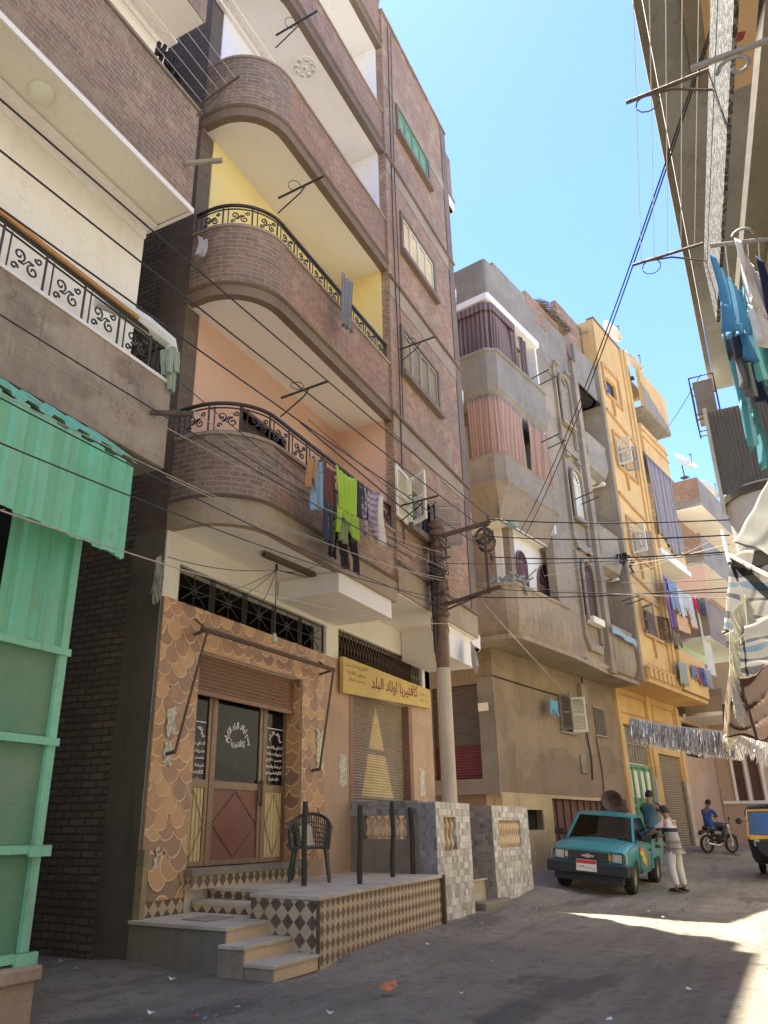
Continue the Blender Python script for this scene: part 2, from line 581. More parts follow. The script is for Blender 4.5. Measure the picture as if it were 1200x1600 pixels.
M['glass_dark'] = glass('dark glass', (.004, .005, .007), .05)
M['white_paint'] = paint('white lettering paint', (.78, .78, .74), .7, amt=.2)
M['white_wood'] = paint('off white shutter paint', (.62, .60, .52), .6, (.38, .35, .3), .5, sc1=2.5)
M['green_wood'] = paint('green window paint', (.12, .26, .20), .6, (.06, .12, .1), .4, sc1=2.5)
M['grey_wood'] = paint('weathered grey wood', (.26, .235, .20), .75, (.12, .1, .085), .6, sc1=3)
M['yellow_wood'] = paint('faded cream window paint', (.50, .47, .38), .65, (.3, .25, .16), .5, sc1=3)
M['black_rubber'] = plain('black rubber', (.022, .022, .022), .75)
M['cable'] = plain('black cable', (.022, .022, .022), .6)
M['cable_pale'] = plain('pale grey cable', (.30, .28, .25), .6)
M['line_white'] = plain('white washing line', (.62, .62, .58), .6)
# ------------------------------------------------------------------ ground
def ground_z(x, y):
    v = .185 * x + .983 * y
    far = max(0.0, x - 18.0)
    z = .026 * min(far, 40) * (1 - math.exp(-far / 3))
    k = min(1.0, max(0.0, (x - 15) / 3))
    z += k * .13 * max(0.0, min(v, 11) - 7.2)
    return z

def make_ground():
    m, nt, b = nm('dusty earth road')
    v = coord(nt)
    f1 = noise(nt, v, .35, 8, .6, .4, .62)
    f2 = noise(nt, v, 1.7, 8, .7, .42, .66)
    f3 = noise(nt, v, 22, 6, .75, .3, .7)
    c = mix(nt, f1, (.35, .31, .255), (.235, .205, .168))
    c = mix(nt, mul(nt, f2, .6), c, (.30, .27, .23))
    tr_ = noise(nt, coord(nt, False, (.16, 2.4, 1)), 1.0, 5, .6, .5, .64)
    c = mix(nt, mul(nt, tr_, .4), c, (.14, .122, .105))
    wet = noise(nt, coord(nt, False, (.5, 1.3, 1)), .55, 5, .6, .56, .62)
    c = mix(nt, mul(nt, wet, .65), c, (.10, .088, .077))
    c = mix(nt, mul(nt, f3, .3), c, (.10, .088, .075))
    vo = N(nt, 'ShaderNodeTexVoronoi'); vo.inputs['Scale'].default_value = 9
    nt.links.new(v, vo.inputs['Vector'])
    peb = N(nt, 'ShaderNodeMapRange'); peb.inputs[1].default_value = .05; peb.inputs[2].default_value = .11; peb.inputs[3].default_value = 1; peb.inputs[4].default_value = 0
    nt.links.new(vo.outputs['Distance'], peb.inputs[0])
    pm = mul(nt, peb.outputs[0], noise(nt, v, 2.2, 3, .5, .5, .6))
    c = mix(nt, mul(nt, pm, .6), c, (.34, .31, .27))
    nt.links.new(c, b.inputs['Base Color'])
    b.inputs['Roughness'].default_value = .95
    f4 = noise(nt, v, 60, 4, .7, .3, .7)
    h = mul(nt, mul(nt, mul(nt, f3, .5), mul(nt, f4, .25), 'ADD'), mul(nt, f2, 1.0), 'ADD')
    c = mix(nt, mul(nt, noise(nt, v, 5, 6, .75, .52, .6), .35), c, (.10, .086, .07)); nt.links.new(c, b.inputs['Base Color'])
    h = mul(nt, h, mul(nt, pm, .5), 'ADD')
    bump(nt, b, h, .05, .9)
    M['dirt'] = m
    mb = MB()
    xs = [-60, -20, -8, -2] + [i * .5 for i in range(0, 100)] + [52, 60, 80, 140, 400]
    ys = [-400, -120, -40, -15, -8, -5] + [-3 + i * .4 for i in range(0, 45)] + [16, 20, 30, 60, 140, 400]
    from mathutils import noise as mn
    def z(x, y):
        q = ground_z(x, y)
        if -2 < x < 45 and -3 < y < 14:
            q += .035 * mn.noise(Vector((x * .55, y * .8, 3.1))) + .015 * mn.noise(Vector((x * 1.9, y * 2.1, 7.7)))
            q -= .02
            if 8.0 < x < 18.5: q += .07 * math.exp(-((y - 4.75 + .25 * mn.noise(Vector((x, 0, 0)))) / .3) ** 2)
            if x < 8: q += .05 * math.exp(-((y - 6.3) / .5) ** 2) + .03 * math.exp(-((x - 6.9) / .3) ** 2) * (1 if y > 4.6 else 0)
        return q
    idx = {}
    for i, x in enumerate(xs):
        for j, y in enumerate(ys):
            idx[i, j] = len(mb.v); mb.v.append(Vector((x, y, z(x, y))))
    for i in range(len(xs) - 1):
        for j in range(len(ys) - 1):
            q = (idx[i, j], idx[i + 1, j], idx[i + 1, j + 1], idx[i, j + 1])
            mb.f.append(q); mb.mi.append(0); mb.uv.append([(mb.v[k].x, mb.v[k].y) for k in q])
    o = mb.build('ground', m, None, org=(0, 0, 0))
    for p in o.data.polygons: p.use_smooth = True
    o['kind'] = 'structure'
make_ground()
# ================================================================== the cafe building
def scroll(mb, path, s0, s1, z0, z1, r=.011, off=0.0, mi=0):
    """one wrought-iron scroll panel mapped on a plan path between arc lengths s0..s1"""
    w, h = s1 - s0, z1 - z0
    def spiral(cx, cz, R0, a0, turns, sgn, n=16):
        out = []
        for i in range(n + 1):
            t = i / n
            a = a0 + sgn * turns * 2 * PI * t
            rr_ = R0 * (1 - .8 * t)
            out.append((cx + rr_ * math.cos(a), cz + rr_ * math.sin(a)))
        return out
    q = []
    R0 = min(h * .24, w * .2)
    q.append(spiral(s0 + w * .26, z0 + h * .62, R0, -PI / 2, 1.3, 1))
    q.append(spiral(s0 + w * .72, z0 + h * .38, R0, PI / 2, 1.3, 1))
    q.append([(s0 + w * .26, z0 + h * .62 - R0), (s0 + w * .42, z0 + h * .42), (s0 + w * .55, z0 + h * .6), (s0 + w * .72, z0 + h * .38 + R0)])
    q.append(spiral(s0 + w * .16, z0 + h * .2, R0 * .6, 0, 1.1, 1, 10))
    q.append(spiral(s0 + w * .85, z0 + h * .82, R0 * .6, PI, 1.1, 1, 10))
    for c in q:
        mb.tube([(*pathpt(path, a, off), z) for a, z in c], r, 4, mi)

def plen(path):
    return sum(math.dist(path[i], path[i + 1]) for i in range(len(path) - 1))

def pathpt(path, s, off=0.0):
    for i in range(len(path) - 1):
        d = math.dist(path[i], path[i + 1])
        if s <= d or i == len(path) - 2:
            t = s / d if d else 0
            x = path[i][0] + (path[i + 1][0] - path[i][0]) * t
            y = path[i][1] + (path[i + 1][1] - path[i][1]) * t
            nx, ny = (path[i + 1][1] - path[i][1]) / d, -(path[i + 1][0] - path[i][0]) / d
            return (x + nx * off, y + ny * off)
        s -= d

def railing(parent, path, z0, h, pw=.55, name='railing', mat='iron', top=.045, scrolls=True, s_from=0.0, s_to=None, off=-.06):
    mb = MB()
    L = plen(path)
    s_to = L if s_to is None else s_to
    def sub(z, r):
        n = max(2, int((s_to - s_from) / .12))
        mb.tube([(*pathpt(path, s_from + (s_to - s_from) * i / n, off), z) for i in range(n + 1)], r, 5)
    sub(z0 + h, top / 2 + .006); sub(z0 + h - .07, .012); sub(z0 + .04, .014)
    k = max(1, int(round((s_to - s_from) / pw)))
    for i in range(k + 1):
        s = s_from + (s_to - s_from) * i / k
        p = pathpt(path, s, off)
        mb.tube([(*p, z0 - .02), (*p, z0 + h)], .014, 5)
        if i < k and scrolls:
            e = (s_to - s_from) / k
            q = pathpt(path, s + .09, off); 
            mb.tube([(*q, z0), (*q, z0 + h - .05)], .009, 4)
            scroll(mb, path, s + .11, s + e - .03, z0 + .06, z0 + h - .09, .011, off)
    return mb.build(name, M[mat], parent, smooth=True)

A = thing('apartment_building', 'tall brick apartment block with curved balconies and a tiled cafe at street level', 'apartment building', (7.1, 6.4, 0))
YC, YF, XA, XB, XR = 6.4, 5.3, 7.1, 11.7, 15.75
ROOF = 19.3
LV = [4.88, 8.38, 11.85, 15.05, 18.35]          # underside of the slabs of balconies 1..5
# side wall along the alley (dark brick, with a cement corner column)
mb = MB(); mb.wall('y', YC + .55, 24, -.3, ROOF + .6, XA + .03, XA + .3); mb.build('alley_wall', M['brick_dark'], A)
mb = MB(); mb.box(XA, XA + .34, YC + .02, YC + .56, -.3, LV[0])
mb.build('corner_column', M['concrete_dark'], A)
mb = MB(); mb.box(XA, XA + .3, YC + .02, YC + .56, LV[0], ROOF + .5); mb.build('upper_corner', brick('dark corner brick', (.14, .10, .085), (.09, .07, .06), (.10, .088, .075)), A)
# ground floor front wall
mb = MB()
mb.wall('x', XA + .01, 15.75, -.3, 5.3, YC, YC + .25,
        [(7.87, 10.42, .86, 3.46), (7.40, 11.24, 3.99, 4.50), (12.12, 14.5, 1.70, 3.55), (11.66, 15.36, 4.0, 4.55)])
mb.build('cafe_wall', M['cream'], A)
mb = MB(); mb.wall('y', YC + .0, 20, -.3, ROOF, XR, XR - .25); mb.build('far_side_wall', M['brick_red'], A)
# dark rooms behind the openings
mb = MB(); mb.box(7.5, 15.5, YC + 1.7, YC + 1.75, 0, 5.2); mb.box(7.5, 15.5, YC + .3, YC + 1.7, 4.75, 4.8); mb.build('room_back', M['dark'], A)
# lower plaster right part
mb = MB()
mb.box(11.12, 12.12, YC - .02, YC + .0, 0.2, 3.99); mb.box(14.5, 15.75, YC - .02, YC, 0.2, 3.99)
mb.box(12.12, 14.5, YC - .02, YC + .26, 0.2, 1.70); mb.box(12.12, 14.5, YC - .02, YC, 3.55, 3.99)
mb.each('render_panel', M['peach'], A)
mb = MB(); mb.box(14.46, 14.62, YC - .05, YC + .2, 1.7, 3.55); mb.box(12.0, 12.15, YC - .03, YC + .2, 1.7, 3.55); mb.each('shutter_guide', M['brown_metal'], A)

# fish-scale tiles on the cafe front
def scales(mb, x0, x1, z0, z1, y, r=.15, pz=.155, jag=False, xdir=True):
    px_ = 2 * r * .9
    row = 0
    z = z1 + r
    while z > z0 - r:
        x = x0 - r + (px_ / 2 if row % 2 else 0)
        while x < x1 + r:
            cx, cz = x + rr(-.045, .045), z + rr(-.04, .04)
            if jag and cz < z0 + .55 and random.random() < (.75 if cz < z0 + .3 else .35): x += px_; continue
            for k, (rad, dy) in enumerate(((r * 1.04, 0), (r * .94, .0022))):
                poly = []
                for i in range(20):
                    a = 2 * PI * i / 20
                    poly.append((cx + rad * math.cos(a) * (1 + .12 * math.sin(a * 2 + cx * 40)), cz + rad * (1.12 + .1 * math.sin(cz * 60)) * math.sin(a)))
                for (ax, lim, keep) in ((0, x0, 1), (0, x1, -1), (1, z0, 1), (1, z1, -1)):
                    out = []
                    for i in range(len(poly)):
                        p, q = poly[i], poly[(i + 1) % len(poly)]
                        ip, iq = (p[ax] - lim) * keep >= 0, (q[ax] - lim) * keep >= 0
                        if ip: out.append(p)
                        if ip != iq:
                            t = (lim - p[ax]) / (q[ax] - p[ax])
                            out.append((p[0] + (q[0] - p[0]) * t, p[1] + (q[1] - p[1]) * t))
                    poly = out
                    if len(poly) < 3: break
                if len(poly) < 3: continue
                mi = 0 if k == 0 else random.choice((1, 1, 2, 2, 3, 4))
                def yy(pz_): return y - dy - .012 * (cz + rad - pz_) / (2 * rad)
                if xdir: mb.face([(p[0], yy(p[1]), p[1]) for p in poly], mi)
                else: mb.face([(yy(p[1]), p[0], p[1]) for p in poly], mi)
            x += px_
        z -= pz
        row += 1
SC = [paint('tile joint pale', (.60, .46, .30), .7, amt=.3)] + [paint('tile ' + n, c, .42, amt=.45, sc1=2) for n, c in
      (('ochre', (.42, .25, .125)), ('brown', (.29, .165, .105)), ('rust', (.35, .195, .11)), ('dark brown', (.245, .14, .095)))]
M['tile_base'] = plaster('worn tile bed', (.30, .22, .15), (.17, .13, .1), .9)
mb = MB()
mb.box(7.1, 7.87, YC - .03, YC, .35, 3.99); mb.box(10.42, 11.12, YC - .03, YC, .2, 3.99); mb.box(7.87, 10.42, YC - .03, YC, 3.46, 3.99)
mb.box(7.87, 7.90, YC - .03, YC + .24, .2, 3.46); mb.box(10.39, 10.42, YC - .03, YC + .24, .2, 3.46)
tb = mb.build('tile_bed', M['tile_base'], A)
mb = MB()
scales(mb, 7.11, 7.87, .55, 3.99, YC - .033, jag=True)
scales(mb, 10.42, 11.12, .9, 3.99, YC - .033)
scales(mb, 7.87, 10.42, 3.46, 3.99, YC - .033)
scales(mb, YC - .03, YC + .22, .3, 3.46, 10.387, xdir=False)
mb.build('scale_tiles', SC, tb)
# peeling posters left on the tiles and the rendered wall (printing worn away)
def poster(name, x0, x1, z0, z1, y, label, parent=None, seed=1):
    random.seed(seed)
    mb = MB()
    pts = []
    n = 7
    for i in range(n): pts.append((x0 + (x1 - x0) * i / n, z0 + rr(-.03, .05)))
    for i in range(n): pts.append((x1 + rr(-.05, .01), z0 + (z1 - z0) * i / n))
    for i in range(n): pts.append((x1 - (x1 - x0) * i / n, z1 + rr(-.04, .02)))
    for i in range(n): pts.append((x0 + rr(-.01, .05), z1 - (z1 - z0) * i / n))
    mb.prism(pts, 'y', y - .003, y)
    return mb.solo(name, M['paper'], label, 'poster', 'torn paper posters on the walls')
def mk_paper():
    m, nt, b = nm('weathered paper')
    v = coord(nt)
    f = noise(nt, v, 16, 5, .7, .42, .56)
    f2 = noise(nt, v, 5, 5, .7, .45, .6)
    c = mix(nt, f, (.58, .56, .5), (.34, .3, .24))
    c = mix(nt, mul(nt, f2, .5), c, (.12, .26, .28))
    nt.links.new(c, b.inputs['Base Color']); b.inputs['Roughness'].default_value = .9
    return m
M['paper'] = mk_paper()
poster('torn_poster', 7.30, 7.50, 2.35, 2.68, YC - .052, 'scraps of torn white poster on the tiled pillar left of the cafe door, upper patch', seed=2)
poster('torn_poster', 7.30, 7.48, 2.02, 2.26, YC - .052, 'ragged paper remnant on the tiled pillar left of the cafe door, lower patch', seed=3)
poster('torn_poster', 7.28, 7.38, .92, 1.12, YC - .052, 'small white paper scrap low on the tiled pillar near the alley corner', seed=4)
poster('torn_poster', 10.85, 11.07, 2.15, 2.75, YC - .052, 'tall torn poster on the tiled pillar right of the cafe door', seed=5)
poster('torn_poster', 11.62, 11.92, 1.95, 2.45, YC - .024, 'blue and white election style poster left of the grey roller shutter', seed=6)
poster('torn_poster', 14.95, 15.25, 1.9, 2.4, YC - .024, 'blue and white torn poster right of the grey roller shutter', seed=7)
random.seed(11)

# entrance: roller shutter half up, door with two side lights
mb = MB()
for i in range(9):
    z = 2.99 + i * .053
    mb.prism([(YC + .10, z), (YC + .085, z + .02), (YC + .10, z + .048)], 'x', 7.9, 10.39)
mb.box(7.9, 10.39, YC + .075, YC + .12, 2.93, 2.99)
ro = mb.build('roller_shutter', M['brown_metal'], A)
dz0, dzm0, dzm1, dz1 = .88, 1.80, 1.90, 3.0
YD = YC + .2
def doorleaf(name, x0, x1, panel, fr, pw=.06, slats=0):
    f = MB()
    f.box(x0, x0 + pw, YD, YD + .05, dz0, dz1); f.box(x1 - pw, x1, YD, YD + .05, dz0, dz1)
    f.box(x0 + pw, x1 - pw, YD, YD + .05, dz0, dz0 + .06); f.box(x0 + pw, x1 - pw, YD, YD + .05, dzm0, dzm1); f.box(x0 + pw, x1 - pw, YD, YD + .05, dz1 - .04, dz1)
    o = f.build(name, M[fr], A, bevel=.004)
    p = MB(); p.box(x0 + pw, x1 - pw, YD + .02, YD + .035, dz0 + .06, dzm0)
    if slats:
        n = slats
        for i in range(n):
            a = x0 + pw + (x1 - x0 - 2 * pw) * (i + .5) / n
            p.box(a - .016, a + .016, YD + .008, YD + .02, dz0 + .06, dzm0)
    p.build('lower_panel', M[panel], o)
    d = MB()
    cx, hw, hh = (x0 + x1) / 2, (x1 - x0) / 2 - pw - .01, (dzm0 - dz0 - .1) / 2
    cz = (dz0 + .06 + dzm0) / 2
    yb = YD + .002 if slats else YD + .012
    for k in (1,):
        q = [(cx - hw * k, cz), (cx, cz + hh * k), (cx + hw * k, cz), (cx, cz - hh * k)]
        d.tube([(a, yb, b) for a, b in q], .006, 4, closed=True)
    d.build('diamond_trim', M['brown_metal' if slats else 'maroon_panel'], o)
    g = MB(); g.box(x0 + pw, x1 - pw, YD + .02, YD + .03, dzm1, dz1 - .04)
    gl = g.build('glass_pane', M['glass_dark'], o)
    return o, gl
d1, g1 = doorleaf('side_light', 7.91, 8.52, 'cream_panel', 'alum', .07, 6)
d2, g2 = doorleaf('door', 8.56, 9.74, 'maroon_panel', 'alum', .08)
d3, g3 = doorleaf('side_light', 9.78, 10.37, 'cream_panel', 'alum', .07, 6)
mb = MB(); mb.box(9.69, 9.72, YD - .05, YD - .02, 1.6, 1.95); mb.box(9.695, 9.715, YD - .03, YD, 1.62, 1.65); mb.box(9.695, 9.715, YD - .03, YD, 1.9, 1.93)
mb.build('handle', M['rust_iron'], d2)
mb = MB(); mb.box(8.52, 8.56, YD - .01, YD + .06, dz0, dz1); mb.box(9.74, 9.78, YD - .01, YD + .06, dz0, dz1); mb.each('door_post', M['brown_metal'], A)

# ---- lettering helper (arabic joined forms, written right to left)
AF = {'ا': (0xFE8D, 0xFE8E, 0, 0), 'ب': (0xFE8F, 0xFE90, 0xFE91, 0xFE92), 'ت': (0xFE95, 0xFE96, 0xFE97, 0xFE98), 'ة': (0xFE93, 0xFE94, 0, 0),
      'ج': (0xFE9D, 0xFE9E, 0xFE9F, 0xFEA0), 'ح': (0xFEA1, 0xFEA2, 0xFEA3, 0xFEA4), 'خ': (0xFEA5, 0xFEA6, 0xFEA7, 0xFEA8), 'د': (0xFEA9, 0xFEAA, 0, 0),
      'ر': (0xFEAD, 0xFEAE, 0, 0), 'ز': (0xFEAF, 0xFEB0, 0, 0), 'س': (0xFEB1, 0xFEB2, 0xFEB3, 0xFEB4), 'ش': (0xFEB5, 0xFEB6, 0xFEB7, 0xFEB8),
      'ص': (0xFEB9, 0xFEBA, 0xFEBB, 0xFEBC), 'ط': (0xFEC1, 0xFEC2, 0xFEC3, 0xFEC4), 'ع': (0xFEC9, 0xFECA, 0xFECB, 0xFECC), 'ف': (0xFED1, 0xFED2, 0xFED3, 0xFED4),
      'ق': (0xFED5, 0xFED6, 0xFED7, 0xFED8), 'ك': (0xFED9, 0xFEDA, 0xFEDB, 0xFEDC), 'ل': (0xFEDD, 0xFEDE, 0xFEDF, 0xFEE0), 'م': (0xFEE1, 0xFEE2, 0xFEE3, 0xFEE4),
      'ن': (0xFEE5, 0xFEE6, 0xFEE7, 0xFEE8), 'ه': (0xFEE9, 0xFEEA, 0xFEEB, 0xFEEC), 'و': (0xFEED, 0xFEEE, 0, 0), 'ي': (0xFEF1, 0xFEF2, 0xFEF3, 0xFEF4),
      'ى': (0xFEEF, 0xFEF0, 0, 0)}
def arab(s):
    out, prev = [], False
    for i, c in enumerate(s):
        if c not in AF: out.append(c); prev = False; continue
        nxt = i + 1 < len(s) and s[i + 1] in AF
        f = AF[c]; can = bool(f[2])
        out.append(chr(f[3] if prev and nxt and can else f[1] if prev else f[2] if nxt and can else f[0]))
        prev = can
    return ''.join(out)[::-1]
def text_mesh(txt, width=None, height=None, bold=0.0):
    cu = bpy.data.curves.new('txt', 'FONT')
    cu.body = txt; cu.resolution_u = 3; cu.offset = bold
    o = bpy.data.objects.new('txt', cu); C.objects.link(o)
    dg = bpy.context.evaluated_depsgraph_get()
    me = bpy.data.meshes.new_from_object(o.evaluated_get(dg))
    vs_ = [v.co.copy() for v in me.vertices]; fs = [tuple(p.vertices) for p in me.polygons]
    C.objects.unlink(o); bpy.data.objects.remove(o); bpy.data.meshes.remove(me)
    if not vs_: return [], []
    x0, x1 = min(v.x for v in vs_), max(v.x for v in vs_); y0, y1 = min(v.y for v in vs_), max(v.y for v in vs_)
    sx = (width / (x1 - x0)) if width else (height / (y1 - y0)); sy = (height / (y1 - y0)) if height else sx
    return [((v.x - (x0 + x1) / 2) * sx, (v.y - (y0 + y1) / 2) * sy) for v in vs_], fs
def put_text(mb, txt, fn, width=None, height=None, bold=0.0, mi=0):
    vs_, fs = text_mesh(txt, width, height, bold)
    b = len(mb.v)
    for p in vs_: mb.v.append(Vector(fn(*p)))
    for f in fs:
        mb.f.append(tuple(i + b for i in f)); mb.mi.append(mi); mb.uv.append([(0, 0)] * len(f))

# arched white lettering on the panes
def arch_text(mb, txt, cx, cz, r, h, y, a0=155, a1=25, bold=.03):
    vs_, fs = text_mesh(txt, PI * r * (a0 - a1) / 180, h, bold)
    Lh = PI * r * (a0 - a1) / 360
    b = len(mb.v)
    for (u, v) in vs_:
        a = R_((a0 + a1) / 2 - (u / Lh) * (a0 - a1) / 2)
        mb.v.append(Vector((cx + (r + v) * math.cos(a), y, cz + (r + v) * math.sin(a))))
    for f in fs: mb.f.append(tuple(i + b for i in f)); mb.mi.append(0); mb.uv.append([(0, 0)] * len(f))
yg = YD + .016
mb = MB()
arch_text(mb, arab('بسم اولاد البلد الكرام'), 9.15, 2.36, .27, .13, yg, 170, 10, .035)
put_text(mb, arab('كافتيريا'), lambda a, b: (9.15 + a, yg, 2.40 + b), .34, .12, .02)
mb.build('lettering', M['white_paint'], g2)
for (gp, cx, wd, zt) in ((g1, 8.22, .40, 2.62), (g3, 10.08, .42, 2.70)):
    mb = MB()
    arch_text(mb, arab('اولاد البلد'), cx, zt - .22, .15, .07, yg, 170, 10, .035)
    lines = ['الشاي والقهوة', 'مشروبات ساخنة', 'عصير طازج', 'شيشة وقهوة', 'كابتشينو', 'طلبات خارجية', 'اهلا وسهلا']
    for i, t in enumerate(lines[:6 if gp is g3 else 7]):
        put_text(mb, arab(t), lambda a, b, i=i: (cx + a, yg, zt - .28 - i * .088 + b), wd * (1 if i < 5 else .65), .062, .03)
    for k in (0, 1):
        fr = [(cx - wd / 2, zt), (cx + wd / 2, zt)]
    mb.box(cx - wd / 2, cx + wd / 2, yg, yg + .002, zt - .012, zt)
    mb.build('lettering', M['white_paint'], gp)

# grilles above the openings
def grille(name, x0, x1, z0, z1, dense):
    mb = MB(); y = YC + .06
    for z in (z0 + .02, z1 - .02): mb.tube([(x0, y, z), (x1, y, z)], .013, 4)
    random.seed(int(x0 * 10))
    if dense:
        x = x0 + .04
        while x < x1 - .05:
            mb.tube([(x, y, z0), (x + .16, y, z1)], .008, 4)
            mb.tube([(x + .16, y + .01, z0), (x, y + .01, z1)], .008, 4)
            mb.lathe([(.03, -.006), (.045, 0), (.03, .006)], (x + .08, y, (z0 + z1) / 2), 8, axis='y')
            x += .12
    else:
        n = 5
        for i in range(n + 1):
            x = x0 + (x1 - x0) * i / n
            for d in (-.05, -.015, .02, .055): mb.tube([(min(max(x + d, x0), x1), y, z0), (min(max(x + d, x0), x1), y, z1)], .008, 4)
            if i < n:
                xm, w2 = x + (x1 - x0) / n / 2, (x1 - x0) / n / 2
                zc = (z0 + z1) / 2
                for a in range(8):
                    c, s_ = math.cos(a * PI / 4), math.sin(a * PI / 4)
                    mb.tube([(xm, y, zc), (xm + c * w2 * .9, y, zc + s_ * (z1 - z0) / 2 * .95)], .007, 4)
                mb.tube([(xm + .06 * math.cos(a * PI / 5), y, zc + .06 * math.sin(a * PI / 5)) for a in range(10)], .008, 4, closed=True)
    return mb.build(name, M['rust_iron' if dense else 'iron'], A)
grille('window_grille', 7.40, 11.24, 3.99, 4.50, False)
grille('window_grille', 11.66, 15.36, 4.0, 4.55, True)
random.seed(12)
# closed roller shutter with a painted fir-like triangle
mb = MB()
n = 40; z0, z1 = 1.72, 3.55
tri = lambda z: .52 * max(0, (3.42 - z)) / 1.6
for i in range(n):
    a = z0 + (z1 - z0) * i / n; b = z0 + (z1 - z0) * (i + 1) / n
    cuts = [12.12, 14.5]
    t = tri((a + b) / 2)
    band = abs((a + b) / 2 - 2.58) < .05
    if t > 0 and a > 1.8:
        c = 13.27 + .02 * (3 - a)
        segs = [(12.12, c - t * 1.2, 0), (c - t * 1.2, c + t * 1.3, 0 if band else 1), (c + t * 1.3, 14.5, 0)]
    else:
        segs = [(12.12, 14.5, 0)]
    for (p, q, mi) in segs:
        mb.face([(p, YC + .10, a), (q, YC + .10, a), (q, YC + .082, a + (b - a) * .45), (p, YC + .082, a + (b - a) * .45)], mi)
        mb.face([(p, YC + .082, a + (b - a) * .45), (q, YC + .082, a + (b - a) * .45), (q, YC + .10, b), (p, YC + .10, b)], mi)
mb.build('roller_shutter', [M['grey_shutter'], paint('cream painted triangle', (.46, .38, .22), .6, amt=.5)], A)

# ---- the yellow cafe sign
S = thing('cafe_sign', 'yellow painted cafe signboard with dark red arabic writing above the grey shutter', 'sign', (11.6, 6.3, 3.5))
mb = MB(); mb.prism([(11.60, 3.42), (15.44, 3.62), (15.44, 4.0), (11.60, 4.03)], 'y', 6.27, 6.34)
sb = mb.build('board', paint('yellow sign paint', (.46, .34, .11), .6, (.34, .24, .10), .5, sc1=1.5), S)
mb = MB()
put_text(mb, arab('كافتيريا اولاد البلد'), lambda a, b: (13.72 + a, 6.266, 3.78 + a * .055 + b), 2.1, .28, .012)
mb.build('lettering', paint('dark red lettering', (.16, .02, .02), .6), sb)
mb = MB()
for i, t in enumerate(['للافراح والمناسبات', 'تليفون الادارة', 'مع تحيات المعلم']):
    put_text(mb, arab(t), lambda a, b, i=i: (12.1 + a, 6.266, 3.92 - i * .12 + a * .03 + b), .85 - .12 * i, .09, .004)
put_text(mb, arab('ادارة المعلم'), lambda a, b: (15.1 + a, 6.266, 3.84 + b), .45, .09, .0)
put_text(mb, arab('عبد الكريم'), lambda a, b: (15.1 + a, 6.266, 3.73 + b), .45, .08, .0)
mb.build('small_lettering', paint('faded brown lettering', (.26, .15, .03), .7), sb)

# ---- folded awning frame over the door (iron pipe with two hanging arms)
W = thing('folded_awning', 'rusty folded pipe awning with two hanging arms over the cafe door', 'awning', (7.7, 6.2, 3.6))
mb = MB(); mb.tube([(7.62, 6.15, 3.66), (11.05, 6.15, 3.70)], .035, 8)
for x in (7.72, 10.95): mb.tube([(x, 6.15, 3.67), (x, 6.38, 3.62)], .02, 6); mb.tube([(x, 6.15, 3.67), (x, 6.38, 3.85)], .014, 6)
mb.build('roller_pipe', M['rust_iron'], W, smooth=True)
for (xa, xb) in ((7.71, 7.36), (11.0, 10.74)):
    mb = MB(); mb.tube([(xa, 6.13, 3.66), (xb, 6.22, 2.13)], .018, 6); mb.tube([(xb, 6.22, 2.15), (xb, 6.35, 2.13)], .022, 6); mb.build('arm', M['rust_iron'], W, smooth=True)

